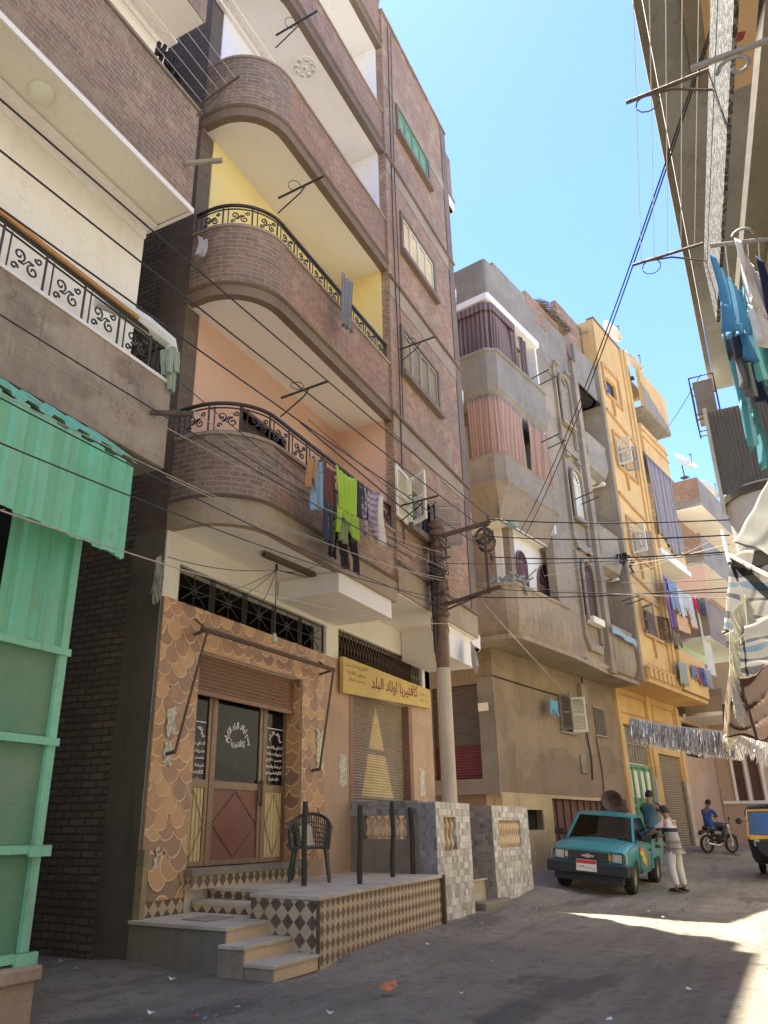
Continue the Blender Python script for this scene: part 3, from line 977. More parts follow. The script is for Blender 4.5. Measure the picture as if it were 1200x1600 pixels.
# ---- balconies
INNER = ['pink_wall', 'yellow_wall', 'white_plaster', 'white_plaster', 'white_plaster']
def bpath(r=.85, xe=XB, y=YF, x=XA):
    return [(x, YC)] + arc(x + r, y + r, r, 180, 270, 10) + [(xe, y)]
BAL = []
tops = [6.13, 9.60, 13.15, 16.25, 19.9]
for i, z in enumerate(LV):
    path = bpath()
    top = tops[i]
    # slab
    mb = MB()
    poly = [(p[0] + (.02 if k < 2 else 0), p[1] + .015) for k, p in enumerate(path)]
    poly = poly + [(XB, YC + .2), (XA + .02, YC + .2)]
    mb.prism(poly, 'z', z, z + .16)
    sl_ = mb.build('balcony_slab', M['white_plaster'], A)
    hb = .36 if i == 0 else .17
    mb = MB(); mb.sweep(path, [(0, z - .01), (.02, z - .01), (.035, z + hb - .02), (.0, z + hb), (-.12, z + hb), (-.12, z + .0)])
    mb.build('slab_edge', M['band' if i == 0 else 'moulding'], sl_)
    mb = MB(); mb.sweep(path, [(.045, z + hb - .015), (.08, z + hb + .01), (.045, z + hb + .04), (0, z + hb + .04), (0, z + hb - .015)]); mb.build('drip_moulding', M['moulding'], sl_)
    mb = MB(); mb.sweep(path, [(0, z + hb + .01), (0, top), (-.12, top), (-.12, z + .16)])
    o = mb.build('balcony_parapet', [M['brick_pale'], M['brick_red'], M['brick_red'], M['brick_red'], M['brick_red']][i], A)
    # the darker, cement-smeared curved end
    mb = MB(); cp = path[:12]
    mb.sweep(cp, [(.012, z + hb + .05), (.012, top + .015), (-.06, top + .015), (-.06, z + hb + .05)]); mb.build('curved_end_render', M['brick_grey'], o)
    mb = MB(); mb.sweep(path, [(.03, top), (.03, top + .05), (-.14, top + .05), (-.14, top)]); mb.build('coping', M['band'], o)
    if i < 2:
        railing(o, path, top + .05, .42 if i else .46, .47)
    # room wall behind
    nz = LV[i + 1] if i < 4 else ROOF
    mb = MB()
    if i == 0: mb.wall('x', XA + .3, XB, z + .16, nz, YC + .0, YC + .2, [(8.55, 9.75, z + .16, z + 2.45)])
    else: mb.wall('x', XA + .3, XB, z + .16, nz, YC + .0, YC + .2, [(9.2, 10.3, z + .16, z + 2.3)])
    mb.build('balcony_back_wall', M[INNER[i]], A)
    mb = MB(); mb.box(XB - .06, XB + .0, YF + .12, YC, z + .16, nz); mb.build('balcony_end_wall', M[INNER[i]], A)
    # balcony door
    x0, x1, zt = (8.55, 9.75, z + 2.45) if i == 0 else (9.2, 10.3, z + 2.3)
    mb = MB(); mb.box(x0, x1, YC + .13, YC + .17, z + .16, zt)
    dd = mb.build('balcony_door', M['wood_dark'], A)
    mb = MB()
    for k in range(2):
        a = x0 + .08 + k * (x1 - x0) / 2
        mb.box(a, a + (x1 - x0) / 2 - .16, YC + .10, YC + .13, z + 1.2, zt - .15)
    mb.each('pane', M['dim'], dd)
    mb = MB(); mb.box(x0 - .06, x0, YC - .02, YC + .14, z + .16, zt + .06); mb.box(x1, x1 + .06, YC - .02, YC + .14, z + .16, zt + .06); mb.box(x0, x1, YC - .02, YC + .14, zt, zt + .06)
    mb.each('door_frame', M['wood_dark'], dd)
# decorative rosette under the fourth balcony slab, and cornice borders
mb = MB()
zc = LV[3] - .001
for k in range(8):
    a = k * PI / 4
    mb.lathe([(.035, -.03), (.055, 0)], (9.1 + .17 * math.cos(a), 5.75 + .17 * math.sin(a), zc), 8)
mb.lathe([(.26, 0), (.26, -.02), (.22, -.02), (.22, 0)], (9.1, 5.75, zc), 20)
mb.lathe([(.03, -.03), (.07, -.02), (.07, 0)], (9.1, 5.75, zc), 10)
mb.build('ceiling_rosette', M['white_plaster'], A)
for i in (3, 4):
    mb = MB(); z = LV[i]
    mb.box(XA + .05, XB, YC - .22, YC + .0, z - .05, z - .001); mb.box(XA + .05, XB, YC - .07, YC, z - .14, z - .05)
    for k in range(24):
        x = XA + .2 + k * .19
        mb.tube([(x + .06 * math.cos(t), YC - .14 + .05 * math.sin(t * 2), z - .056) for t in [j * .7 for j in range(8)]], .01, 4)
    mb.build('cornice', M['white_plaster'], A)

# ---- bay on the right
mb = MB()
BZ0 = 5.05
wins = [(12.2, 13.6, 6.45, 7.35), (12.25, 14.1, 9.72, 10.72), (12.45, 14.25, 12.86, 13.85), (12.45, 14.25, 16.3, 17.1)]
mb.wall('x', XB, XR, BZ0, ROOF + .2, YF - .05, YF + .2, wins)
mb.wall('y', YF + .2, YC + .4, BZ0, ROOF + .2, XR, XR - .25)
bay = mb.build('bay_wall', M['brick_pale'], A)
mb = MB(); mb.box(XB + .02, XR - .02, YF - .03, YC, BZ0 - .02, BZ0 + .12); mb.build('bay_soffit', M['white_plaster'], A)
mb = MB()
for (za, zb) in ((5.05, 5.55), (8.1, 8.52), (11.25, 11.68), (14.55, 14.9), (17.15, 17.45)):
    mb.box(XB - .005, XR + .015, YF - .065, YF - .052, za, zb)
mb.each('cement_band', M['band'], bay)
mb = MB()
for zb in (5.57, 8.53, 11.69, 14.93):
    mb.prism([(YF - .05, zb - .04), (YF - .12, zb - .02), (YF - .12, zb + .02), (YF - .05, zb + .07)], 'x', XB - .02, XR + .03)
mb.each('drip_moulding', M['moulding'], bay)
mb = MB(); mb.box(XR - .32, XR + .02, YF - .075, YF + .1, 5.6, ROOF + .35); mb.build('corner_strip', M['moulding'], bay)
mb = MB(); mb.box(XB - .06, XR + .04, YF - .1, YF + .25, ROOF + .2, ROOF + .28); mb.build('coping', M['brick_grey'], bay)
mb = MB(); mb.tube([(11.95, YF - .08, 6.0), (11.97, YF - .09, 9.5), (11.93, YF - .08, 13), (11.96, YF - .09, ROOF)], .012, 5)
mb.tube([(12.1, YF - .08, 8.6), (12.12, YF - .09, 12), (12.1, YF - .08, 15), (12.14, YF - .09, ROOF)], .009, 5); mb.build('wall_cable', M['cable'], bay)
def bay_window(x0, x1, z0, z1, mat, leaves=4, open_=0):
    y = YF - .05
    s = MB(); s.box(x0 - .12, x1 + .12, y - .12, y + .02, z0 - .12, z0); s.box(x0 - .1, x0, y - .05, y + .02, z0, z1); s.box(x1, x1 + .1, y - .05, y + .02, z0, z1); s.box(x0 - .1, x1 + .1, y - .05, y + .02, z1, z1 + .08)
    so_ = s.build('window_surround', M['moulding'], A)
    f = MB(); n = leaves; w_ = (x1 - x0) / n
    for i in range(n):
        a, b = x0 + i * w_ + .01, x0 + (i + 1) * w_ - .01
        f.box(a, a + .045, y - .02, y + .03, z0, z1); f.box(b - .045, b, y - .02, y + .03, z0, z1)
        f.box(a + .045, b - .045, y - .02, y + .03, z0, z0 + .06); f.box(a + .045, b - .045, y - .02, y + .03, z1 - .06, z1)
    fo = f.build('window', M[mat], A)
    g = MB(); g.box(x0, x1, y + .035, y + .05, z0, z1); g.build('pane', M['dim'], fo)
    sl2 = MB()
    for i in range(n):
        a, b = x0 + i * w_ + .06, x0 + (i + 1) * w_ - .06
        k = int((z1 - z0 - .12) / .045)
        for j in range(k):
            zz = z0 + .07 + j * .045
            sl2.face([(a, y + .03, zz), (b, y + .03, zz), (b, y + .0, zz + .03), (a, y + .0, zz + .03)])
    sl2.build('louvres', M[mat], fo)
    return fo
bay_window(*wins[1], 'grey_wood'); bay_window(*wins[2], 'yellow_wood'); bay_window(*wins[3], 'green_wood')
# first-floor window: two leaves thrown open
x0, x1, z0, z1 = wins[0]
y = YF - .05
s = MB(); s.box(x0 - .1, x1 + .1, y - .14, y + .02, z0 - .12, z0); s.box(x1, x1 + .09, y - .03, y + .02, z0, z1 + .08); s.build('window_surround', M['moulding'], A)
f = MB()
for a in (x0, (x0 + x1) / 2 - .03, x1 - .06): f.box(a, a + .06, y + .02, y + .08, z0, z1)
f.box(x0, x1, y + .02, y + .08, z1 - .06, z1); f.box(x0, x1, y + .02, y + .08, z0, z0 + .05)
fo = f.build('window', M['grey_wood'], A)
g = MB(); g.box(x0, x1, y + .10, y + .11, z0, z1); g.build('pane', M['glass_dark'], fo)
def shutter_leaf(parent, x, y, ang, w_, z0, z1, mat, name='shutter_leaf'):
    d = Vector((math.cos(R_(ang)), math.sin(R_(ang)), 0)); nrm = Vector((-d.y, d.x, 0)); up = Vector((0, 0, 1))
    mb = MB(); o = Vector((x, y, 0))
    zc, hh = (z0 + z1) / 2, (z1 - z0) / 2
    for a in (.025, w_ - .025): mb.obox(o + d * a + up * zc, d * .025, nrm * .018, up * hh)
    for zz in (z0 + .035, zc, z1 - .035): mb.obox(o + d * w_ / 2 + up * zz, d * (w_ / 2 - .05), nrm * .016, up * .035)
    k = int((z1 - z0 - .14) / .04)
    for j in range(k):
        zz = z0 + .09 + j * .04
        if abs(zz - zc) < .045: continue
        mb.obox(o + d * w_ / 2 + up * zz, d * (w_ / 2 - .05), (nrm * .012 + up * .012), (nrm * .002 - up * .002))
    return mb.build(name, M[mat], parent)
shutter_leaf(fo, x0 - .02, y - .04, 184, .62, z0 - .05, z1 + .05, 'white_wood')
shutter_leaf(fo, x0, y - .06, 238, .5, z0 - .05, z1, 'white_wood')
shutter_leaf(fo, x1 - .05, y - .03, -70, .5, z0, z1, 'grey_wood')

# balconies wrapping the right-hand corner into the side lane
def sidebalc(i, zs, zt, ov, rnd, mat):
    r = .42 if rnd else .02
    y0, y1 = YF + .12, YF + 3.2
    path = [(XR, y0)] + arc(XR + ov - r, y0 + r, r, -90, 0, 7 if rnd else 1) + [(XR + ov, y1), (XR, y1)]
    mb = MB(); mb.prism([(p[0], p[1] + .01) for p in path], 'z', zs, zs + .15); sl_ = mb.build('lane_balcony_slab', M['white_plaster'], A)
    mb = MB(); mb.sweep(path, [(0, zs), (.02, zs), (.03, zs + .3), (0, zs + .32), (-.1, zs + .32), (-.1, zs)]); mb.build('slab_edge', M['white_plaster' if i != 1 else 'band'], sl_)
    mb = MB(); mb.sweep(path, [(0, zs + .33), (0, zt), (-.1, zt), (-.1, zs + .33)]); mb.build('lane_balcony_parapet', M[mat], A)
    mb = MB(); mb.sweep(path, [(.05, zs + .31), (.07, zs + .34), (.05, zs + .37), (0, zs + .37), (0, zs + .31)]); mb.build('drip_moulding', M['moulding'], sl_)
    return path
sidebalc(4, 17.55, 19.5, .95, False, 'brick_grey')
sidebalc(3, 14.3, 16.0, .95, True, 'brick_grey')
sidebalc(2, 11.2, 12.75, .95, True, 'brick_red')
p = sidebalc(1, 7.9, 9.5, .95, True, 'brick_red')
railing(A, p, 9.5, .5, .5, scrolls=False, name='lane_railing')
p = sidebalc(0, 4.95, 6.1, .95, True, 'brick_pale')
railing(A, p, 6.1, .5, .5, scrolls=False, name='lane_railing')
# plaster boxes hanging under the first floor
mb = MB(); mb.box(9.7, 11.55, YF + .02, YC - .02, 4.56, 4.87); mb.build('beam_casing', M['white_plaster'], A)
mb = MB(); mb.box(14.3, 15.72, YF + .05, YC - .02, 4.42, 5.03); mb.build('beam_casing', M['white_plaster'], A)
# fluorescent batten under the first balcony
mb = MB(); p0, p1 = at(412, 866, Z=4.83), at(490, 899, Z=4.83)
mb.beam(p0, p1, .09, .05); mb.beam(p0 + Vector((0, 0, .03)), p1 + Vector((0, 0, .03)), .05, .04)
mb.solo('tube_light_fitting', M['rust_iron'], 'rusty tube light batten under the first balcony over the cafe', 'light')
# roof rods
mb = MB()
for x in (12.4, 13.1, 14.6): mb.tube([(x, YF + .1, ROOF + .2), (x + .03, YF + .1, ROOF + .9)], .012, 4)
mb.each('rebar', M['rust_iron'], A)
# ================================================================== the grey-brown building with angular balconies (frame B: U along the front, V into the plot)
B = thing('apartment_building', 'weathered beige apartment block with angular curtained balconies and arched windows', 'apartment building', (17.7, 9.5, 0), 'B')
VG = 9.5
mb = MB()
mb.wall('x', 17.7, 25.95, -.5, 5.8, VG, VG + .25, [(20.4, 24.1, .1, 2.02), (18.9, 19.8, 1.25, 1.72), (21.5, 22.5, 3.85, 4.85), (24.0, 24.85, 3.95, 4.75)])
mb.wall('y', VG + .25, 22, -.5, 5.8, 17.7, 17.95, [(9.95, 11.35, 2.42, 4.72)])
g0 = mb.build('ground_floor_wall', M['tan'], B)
# painted band at the foot
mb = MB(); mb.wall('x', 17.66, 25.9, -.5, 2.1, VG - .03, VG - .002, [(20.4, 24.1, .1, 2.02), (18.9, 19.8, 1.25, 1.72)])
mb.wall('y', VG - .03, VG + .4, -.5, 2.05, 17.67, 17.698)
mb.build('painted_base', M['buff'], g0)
mb = MB(); mb.box(17.6, 17.7, VG - .02, 12, 2.05, 2.4); mb.box(17.62, 17.70, VG - .04, VG + .42, 2.4, 4.83); mb.build('shop_frame', M['concrete'], B)
# side shop roller shutter
mb = MB(); n = 34
mats = []
for i in range(n):
    a = 2.42 + 2.3 * i / n; b = a + 2.3 / n
    mi = 1 if a < 3.2 else 0
    mb.face([(17.80, 9.95, a), (17.80, 11.35, a), (17.775, 11.35, (a + b) / 2), (17.775, 9.95, (a + b) / 2)], mi)
    mb.face([(17.775, 9.95, (a + b) / 2), (17.775, 11.35, (a + b) / 2), (17.80, 11.35, b), (17.80, 9.95, b)], mi)
mb.build('roller_shutter', [paint('dark grey shutter', (.085, .072, .06), .5, amt=.5), paint('dark red shutter', (.10, .02, .025), .5, amt=.4)], B)
mb = MB(); mb.box(17.57, 17.60, 9.62, 9.9, 4.0, 4.2); mb.build('shop_number_plate', M['white_wood'], B)
# small openings
mb = MB(); mb.box(18.9, 19.8, VG + .15, VG + .2, 1.25, 1.72); mb.build('basement_vent', M['dark'], B)
mb = MB()
for i in range(8):
    a = 20.4 + i * 3.7 / 8
    mb.box(a + .01, a + 3.7 / 8 - .01, VG + .1, VG + .16, .1, 2.02)
    mb.box(a + .0, a + .03, VG + .06, VG + .1, .1, 2.02)
mb.build('folding_door', paint('maroon folding door', (.10, .045, .035), .6, amt=.5), B)
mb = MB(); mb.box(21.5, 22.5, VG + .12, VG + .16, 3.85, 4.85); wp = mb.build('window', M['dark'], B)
shutter_leaf(wp, 21.52, VG - .02, 262, .4, 3.85, 4.85, 'grey_wood')
shutter_leaf(wp, 22.3, VG - .02, -78, .42, 3.85, 4.85, 'white_wood')
mb = MB(); mb.box(21.45, 22.55, VG - .06, VG, 3.78, 3.85); mb.build('window_surround', M['concrete'], wp)
mb = MB(); mb.box(24.0, 24.85, VG + .12, VG + .16, 3.95, 4.75); wp = mb.build('window', M['dim'], B)
mb = MB()
for i in range(7): x = 24.05 + i * .13; mb.tube([(x, VG - .03, 3.92), (x, VG - .03, 4.78)], .013, 4)
mb.box(23.95, 24.9, VG - .05, VG - .01, 3.9, 3.94); mb.box(23.95, 24.9, VG - .05, VG - .01, 4.76, 4.8); mb.build('window_grille', M['grey_wood'], wp)
# conduit, junction box, cable along the wall
mb = MB(); mb.tube([(17.7, VG - .02, 4.86), (20.5, VG - .03, 4.82), (23.6, VG - .03, 4.84)], .02, 5)
mb.tube([(23.3, VG - .04, 5.75), (23.32, VG - .05, 4.6), (23.2, VG - .05, 3.8), (23.35, VG - .04, 3.2), (23.25, VG - .04, 2.6)], .025, 5)
mb.tube([(23.9, VG - .04, 3.85), (24.05, VG - .04, 2.9), (24.0, VG - .04, 2.2)], .018, 5)
mb.build('wall_conduit', M['cable'], B)
mb = MB(); mb.box(22.95, 23.35, VG - .14, VG, 4.75, 5.35); mb.box(22.55, 22.95, VG - .05, VG - .01, 2.75, 3.25); mb.each('meter_box', M['concrete'], B)

# upper body
mb = MB()
mb.wall('x', 20.35, 23.35, 5.62, 17.7, 8.65, 8.9)
mb.wall('y', 8.9, 22, 5.82, 17.0, 20.35 - 2.0, 18.1)
mb.build('upper_wall', M['beige'], B)
mb = MB()
mb.wall('x', 18.0, 23.2, 5.8, 8.95, 9.1, 9.3); mb.build('back_wall', M['cream'], B)
mb = MB(); mb.wall('x', 18.1, 23.3, 9.0, 17.0, 9.95, 10.15); mb.build('back_wall_upper', M['white_plaster'], B)
mb = MB(); mb.box(20.25, 20.345, 8.5, 10.0, 9.2, 15.6); mb.each('balcony_end_wall', M['cream'], B)
# soffit over the ground floor
mb = MB(); mb.prism([(17.0, 10.8), (17.0, 8.62), (17.3, 8.38), (20.3, 8.38), (23.3, 8.6), (25.95, 8.6), (25.95, 9.6), (17.7, 9.6), (17.7, 10.8)], 'z', 5.58, 5.70); mb.build('soffit', M['beige'], B)

# angular balconies: path wraps the lane corner, profile with a chamfered foot
def bb(c=.22, ue=20.35, vf=8.38, u0=17.0, back=11.4):
    return [(u0, back), (u0, vf + c), (u0 + c, vf), (ue, vf)]
def bay_balcony(name, z0, z1, prof, floor, mat='beige', c=.22):
    p = bb(c)
    mb = MB(); mb.sweep(p, prof); o = mb.build(name, M[mat], B)
    i_ = .42; mb = MB(); mb.prism([(17.0 + i_, 11.4), (17.0 + i_, 8.38 + i_), (20.33, 8.38 + i_), (20.33, 10.1), (18.1, 10.1), (18.1, 11.4)], 'z', floor, floor + .14); mb.build('balcony_slab', M['cream' if floor < 12 else 'beige'], o)
    return o, p
o1, p1 = bay_balcony('balcony_parapet', 5.6, 7.0, [(-.5, 5.6), (-.12, 5.7), (-.02, 5.95), (.0, 6.2), (0, 6.9), (.05, 6.93), (.05, 7.0), (-.12, 7.0), (-.12, 5.9), (-.4, 5.8)], 5.72)
mb = MB()   # soft flutes on the belly of the lowest balcony
for k in range(8):
    u = 17.7 + k * .34
    mb.tube([(u, 8.56, 5.86), (u, 8.49, 6.0), (u, 8.47, 6.2), (u, 8.465, 6.5), (u, 8.48, 6.75)], [.05, .11, .12, .11, .04], 10)
mb.each('flute', M['beige'], o1, smooth=True)
o2, p2 = bay_balcony('balcony_parapet', 8.85, 10.6, [(-.45, 8.85), (-.02, 9.65), (-.02, 9.68), (.05, 9.76), (.05, 9.82), (0, 9.85), (0, 10.55), (.03, 10.6), (-.12, 10.6), (-.12, 9.6), (-.55, 8.9)], 8.88, 'beige')
o3, p3 = bay_balcony('balcony_parapet', 12.25, 13.85, [(-.3, 12.25), (-.02, 12.65), (.0, 12.75), (0, 13.78), (.06, 13.8), (.06, 13.88), (-.14, 13.88), (-.12, 12.7), (-.4, 12.35)], 12.28, 'greyplaster')
o4, p4 = bay_balcony('roof_parapet', 15.55, 16.95, [(0, 15.75), (0, 16.95), (-.15, 16.95), (-.15, 15.75)], 15.6, 'greyplaster', .06)
mb = MB(); mb.sweep(bb(.06), [(-.5, 15.5), (-.02, 15.55), (.0, 15.75), (-.1, 15.76), (-.5, 15.62)]); mb.build('cornice_cove', M['white_plaster'], o4)
mb = MB(); mb.wall('x', 18.1, 23.4, 15.7, 17.65, 8.64, 8.9); mb.build('roof_wall', M['greyplaster'], B)
mb = MB(); mb.wall('x', 20.3, 21.7, 17.0, 17.9, 8.62, 8.9); mb.wall('x', 21.72, 23.1, 15.9, 18.1, 8.72, 8.9, [(22.0, 23.0, 16.4, 17.9)]); mb.each('roof_brick', M['brick_pale'], B)
mb = MB()
random.seed(5)
for k in range(110):      # palm thatch on the roof hut
    u = rr(21.6, 24.0); z = 18.2 + rr(-.1, .1)
    mb.tube([(u, 8.8 + rr(0, .6), z + .25), (u + rr(-.1, .1), 8.5, z - .05), (u + rr(-.15, .15), 8.35, z - rr(.1, .4))], [.014, .012, .003], 3)
mb.box(21.6, 24, 8.7, 10.5, 18.2, 18.3)
mb.build('thatch', plain('dry palm thatch', (.16, .12, .085), .95), B)
mb = MB()
for k in range(40):
    u = rr(22.1, 22.95); z = rr(16.4, 17.6); mb.tube([(u, 8.9, z), (u + rr(-.2, .2), 8.85, z + rr(-.3, .3))], .02, 4)
mb.box(22, 23, 9.2, 9.25, 16.3, 18); mb.build('stored_junk', M['dark'], B)

# tall recessed panels with arched windows
def arch_poly(x0, x1, z0, z1, n=12):
    r = (x1 - x0) / 2; cx = (x0 + x1) / 2; zs = z1 - r * 1.15
    return [(x0, z0), (x1, z0)] + [(cx + r * math.cos(PI * i / n), zs + r * 1.15 * math.sin(PI * i / n)) for i in range(n + 1)]
def arch_window(parent, x0, x1, z0, z1, y, matf, glassm='dim', surround=None, depth=.06, leaves=2, slats=True):
    poly = arch_poly(x0, x1, z0, z1)
    mb = MB(); mb.prism(poly, 'y', y + .0, y + .01); o = mb.build('arched_window', M[glassm], parent)
    f = MB()
    f.tube([(p[0], y - .01, p[1]) for p in poly], .028, 5, closed=True)
    zs = z1 - (x1 - x0) / 2 * 1.15
    f.box(x0, x1, y - .035, y, zs - .03, zs + .03)
    for i in range(1, leaves): a = x0 + (x1 - x0) * i / leaves; f.box(a - .03, a + .03, y - .03, y, z0, zs)
    for i in range(1, 6):
        a = PI * i / 6; r = (x1 - x0) / 2; cx = (x0 + x1) / 2
        f.tube([(cx, y - .01, zs), (cx + r * math.cos(a), y - .01, zs + r * 1.15 * math.sin(a))], .016, 4)
    if slats:
        z = z0 + .06
        while z < zs - .05:
            f.box(x0 + .05, x1 - .05, y - .022, y - .004, z, z + .028); z += .055
    f.build('frame', M[matf], o)
    if surround:
        s = MB(); s.tube([(p[0] + (-.07 if p[0] < (x0 + x1) / 2 else .07), y - .07, p[1] + (.05 if p[1] > zs else 0)) for p in poly[1:] + poly[:1]], .055, 6)
        s.box(x0 - .15, x1 + .15, y - .12, y, z0 - .12, z0)
        s.build('surround', M[surround], o)
    return o
for (z0, z1, m_) in ((13.75, 15.55, 'grey_wood'), (10.35, 12.0, 'white_wood'), (7.15, 8.9, 'wood_dark')):
    arch_window(B, 22.15, 22.85, z0, z1, 8.6, m_, surround='beige')
mb = MB()
for (z0, z1) in ((12.95, 15.75), (9.6, 12.3), (6.45, 9.15)):      # raised frames that run between the floors
    for u in (21.85, 23.05): mb.box(u - .05, u + .05, 8.55, 8.65, z0, z1)
    mb.prism([(21.8, z0), (22.05, z0 - .35), (22.95, z0 - .35), (23.1, z0), (22.95, z0 - .1), (22.05, z0 - .1)], 'y', 8.54, 8.65)
    mb.box(21.9, 22.2, 8.5, 8.65, z1 + .1, z1 + .2); mb.box(22.75, 23.05, 8.5, 8.65, z1 + .1, z1 + .2)
mb.box(21.6, 23.35, 8.54, 8.65, 5.7, 5.82)
mb.build('raised_panel_frame', M['beige'], B)
mb = MB(); mb.box(23.28, 23.62, 8.45, 8.9, 5.62, 16.6); mb.build('pilaster', M['beige'], B)
mb = MB()
for u in (23.0, 23.1, 23.2): mb.tube([(u, 8.6 - .02, 6.4), (u + .02, 8.58, 11), (u - .02, 8.6, 16.5)], .012, 4)
mb.build('wall_cable', M['cable_pale'], B)
mb = MB(); mb.box(22.1, 22.95, 8.38, 8.6, 6.92, 7.12); mb.build('window_box', M['white_wood'], B)
mb = MB(); mb.tube([(20.1, 8.45, 9.6), (20.3, 8.5, 12)], .03, 5); mb.build('drain_pipe', M['white_wood'], B)
# openings at the back of the lowest balcony
M['door_red'] = paint('red brown door', (.15, .065, .05), .5)
arch_window(B, 20.0, 21.3, 6.1, 8.45, 9.07, 'door_red', 'dark', slats=True)
arch_window(B, 18.75, 19.35, 6.1, 8.45, 9.07, 'door_red', 'dark', slats=True)
# openings seen between the curtains and on the lowest balcony's back
for (u0, u1, z0, z1) in ((18.55, 19.1, 5.95, 8.35), (19.25, 20.15, 5.95, 8.5)):
    pass
o_ = arch_window(B, 18.9, 19.6, 9.2, 11.7, 9.9, 'wood_dark', 'dark')
# right-hand recessed balconies with rounded, hanging bowls
for i, (zt, zb) in enumerate(((7.15, 5.62), (10.5, 9.05), (13.9, 12.6), (17.5, 15.9))):
    path = [(23.6, 8.45), (25.35, 8.45), (25.75, 8.75), (25.75, 9.6)]
    if i < 3:
        pr = [(-.35, zb), (-.08, zb + .12), (.03, zb + .45), (.03, zb + .6), (0, zt - .1), (.04, zt), (-.1, zt), (-.1, zb + .5), (-.4, zb + .1)]
    else:
        pr = [(0, zb), (0, zt), (-.12, zt), (-.12, zb)]
    mb = MB(); mb.sweep(path, pr); o = mb.build('small_balcony', M['beige' if i < 2 else 'greyplaster'], B, smooth=(i < 3))
    mb = MB(); mb.box(23.6, 25.7, 8.7, 9.9, zb + .05, zb + .15); mb.build('balcony_slab', M['white_plaster'], o)
mb = MB(); mb.wall('x', 23.6, 25.95, 5.7, 17.6, 9.6, 9.8, [(24.3, 25.2, 6.0, 8.4), (24.3, 25.2, 9.3, 11.6), (24.3, 25.2, 12.8, 15.2)]); mb.build('recess_wall', M['cream'], B)
mb = MB(); mb.box(24.3, 25.2, 9.75, 9.8, 6, 8.4); mb.box(24.3, 25.2, 9.75, 9.8, 9.3, 11.6); mb.box(24.3, 25.2, 9.75, 9.8, 12.8, 15.2); mb.each('recess_door', M['wood_dark'], B)
mb = MB(); mb.box(25.8, 25.95, 8.42, 9.6, 5.7, 17.6); mb.build('party_wall', M['beige'], B)
mb = MB(); mb.box(23.6, 25.95, 8.5, 9.6, 15.9, 16.0); mb.build('roof_slab', M['dark'], B)
mb = MB(); mb.wall('x', 23.62, 25.95, 17.5, 19.6, 8.9, 9.1); mb.wall('y', 8.9, 13, 17.4, 19.6, 25.9, 25.75); mb.build('roof_brick', M['brick_pale'], B)
# roof and ceiling caps so the sky cannot be seen through the floors
mb = MB(); mb.box(18.1, 25.95, 8.9, 20, 16.6, 16.7); mb.build('roof', M['greyplaster'], B)
# ceiling lamp and relief under the second balcony
mb = MB(); c = at(801, 819, Z=8.86); a = -BETA
cu, cv = c.x * math.cos(a) - c.y * math.sin(a), c.x * math.sin(a) + c.y * math.cos(a)
mb.lathe([(0, -.12), (.12, -.1), (.16, -.03), (.16, 0)], (cu, cv, 8.87), 12); mb.build('ceiling_lamp', paint('green glass lamp shade', (.2, .3, .28), .3), B, smooth=True)

# ---- curtains on the balconies
def curtain(name, path, z0, z1, mat, label, n=60, amp=.035, waves=14, seed=3, frame='B', slant=0.0, group=None, bot=.0):
    random.seed(seed)
    L = plen(path); mb = MB(); rows = 10
    ph = [rr(0, 6) for _ in range(6)]
    def P_(s, t):
        x, y = pathpt(path, s * L)
        o = amp * math.sin(s * waves * 2 * PI + .8 * math.sin(t * 3 + ph[0])) * (.45 + .55 * (1 - t)) + .02 * math.sin(s * 9 + t * 4 + ph[1])
        x2, y2 = pathpt(path, s * L, o)
        zz = z1 + (z0 - z1) * (1 - t) + bot * math.sin(s * 7 + ph[2]) * (1 - t)
        return Vector((x2 + slant * (1 - t), y2, zz))
    for i in range(n):
        for j in range(rows):
            s0, s1, t0, t1 = i / n, (i + 1) / n, j / rows, (j + 1) / rows
            mb.face([P_(s0, t0), P_(s1, t0), P_(s1, t1), P_(s0, t1)], 0, [(s0 * L, t0 * (z1 - z0)), (s1 * L, t0 * (z1 - z0)), (s1 * L, t1 * (z1 - z0)), (s0 * L, t1 * (z1 - z0))])
    return mb.solo(name, mat, label, 'curtain', group, frame, smooth=True, solid=.006)
CB = cloth('brown striped curtain cloth', (.17, .115, .11), (.055, .038, .042), (0, 7.0, .55))
CP = cloth('orange checked curtain cloth', (.33, .22, .165), (.22, .13, .095), (0, 11.0, .6), grid=14.0)
CG = cloth('grey curtain cloth', (.21, .19, .20), (.13, .12, .13), (0, 5.0, .6))
curtain('balcony_curtain', [(17.08, 9.7), (17.08, 8.62), (17.24, 8.44), (18.45, 8.44)], 13.85, 15.45, CB, 'brown striped curtain wrapped round the topmost corner balcony', 90, .03, 16, 1)
curtain('balcony_curtain', [(18.3, 8.44), (18.75, 8.44)], 13.85, 15.4, CB, 'narrow brown striped curtain strip tied beside the gap on the top balcony', 20, .03, 4, 2, slant=.1)
curtain('balcony_curtain', [(19.05, 8.46), (19.5, 8.46)], 13.85, 15.35, CB, 'right narrow strip of brown striped curtain on the top balcony', 20, .035, 4, 4)
curtain('balcony_curtain', [(17.06, 9.3), (17.06, 8.62), (17.24, 8.43), (18.62, 8.43)], 10.45, 12.4, CP, 'orange checked curtain round the corner of the middle balcony', 80, .025, 15, 5)
curtain('balcony_curtain', [(18.95, 8.43), (20.3, 8.43)], 10.5, 12.4, CP, 'orange checked curtain right of the gap on the middle balcony', 60, .03, 12, 6)
mb = MB(); mb.sweep([(17.0, 9.8), (17.0, 8.58), (17.2, 8.38), (18.6, 8.38)], [(0, 15.2), (.02, 15.2), (.02, 15.45), (0, 15.45)]); mb.solo('curtain_valance', CB, 'scalloped brown valance over the curtain of the top balcony', 'valance', frame='B')

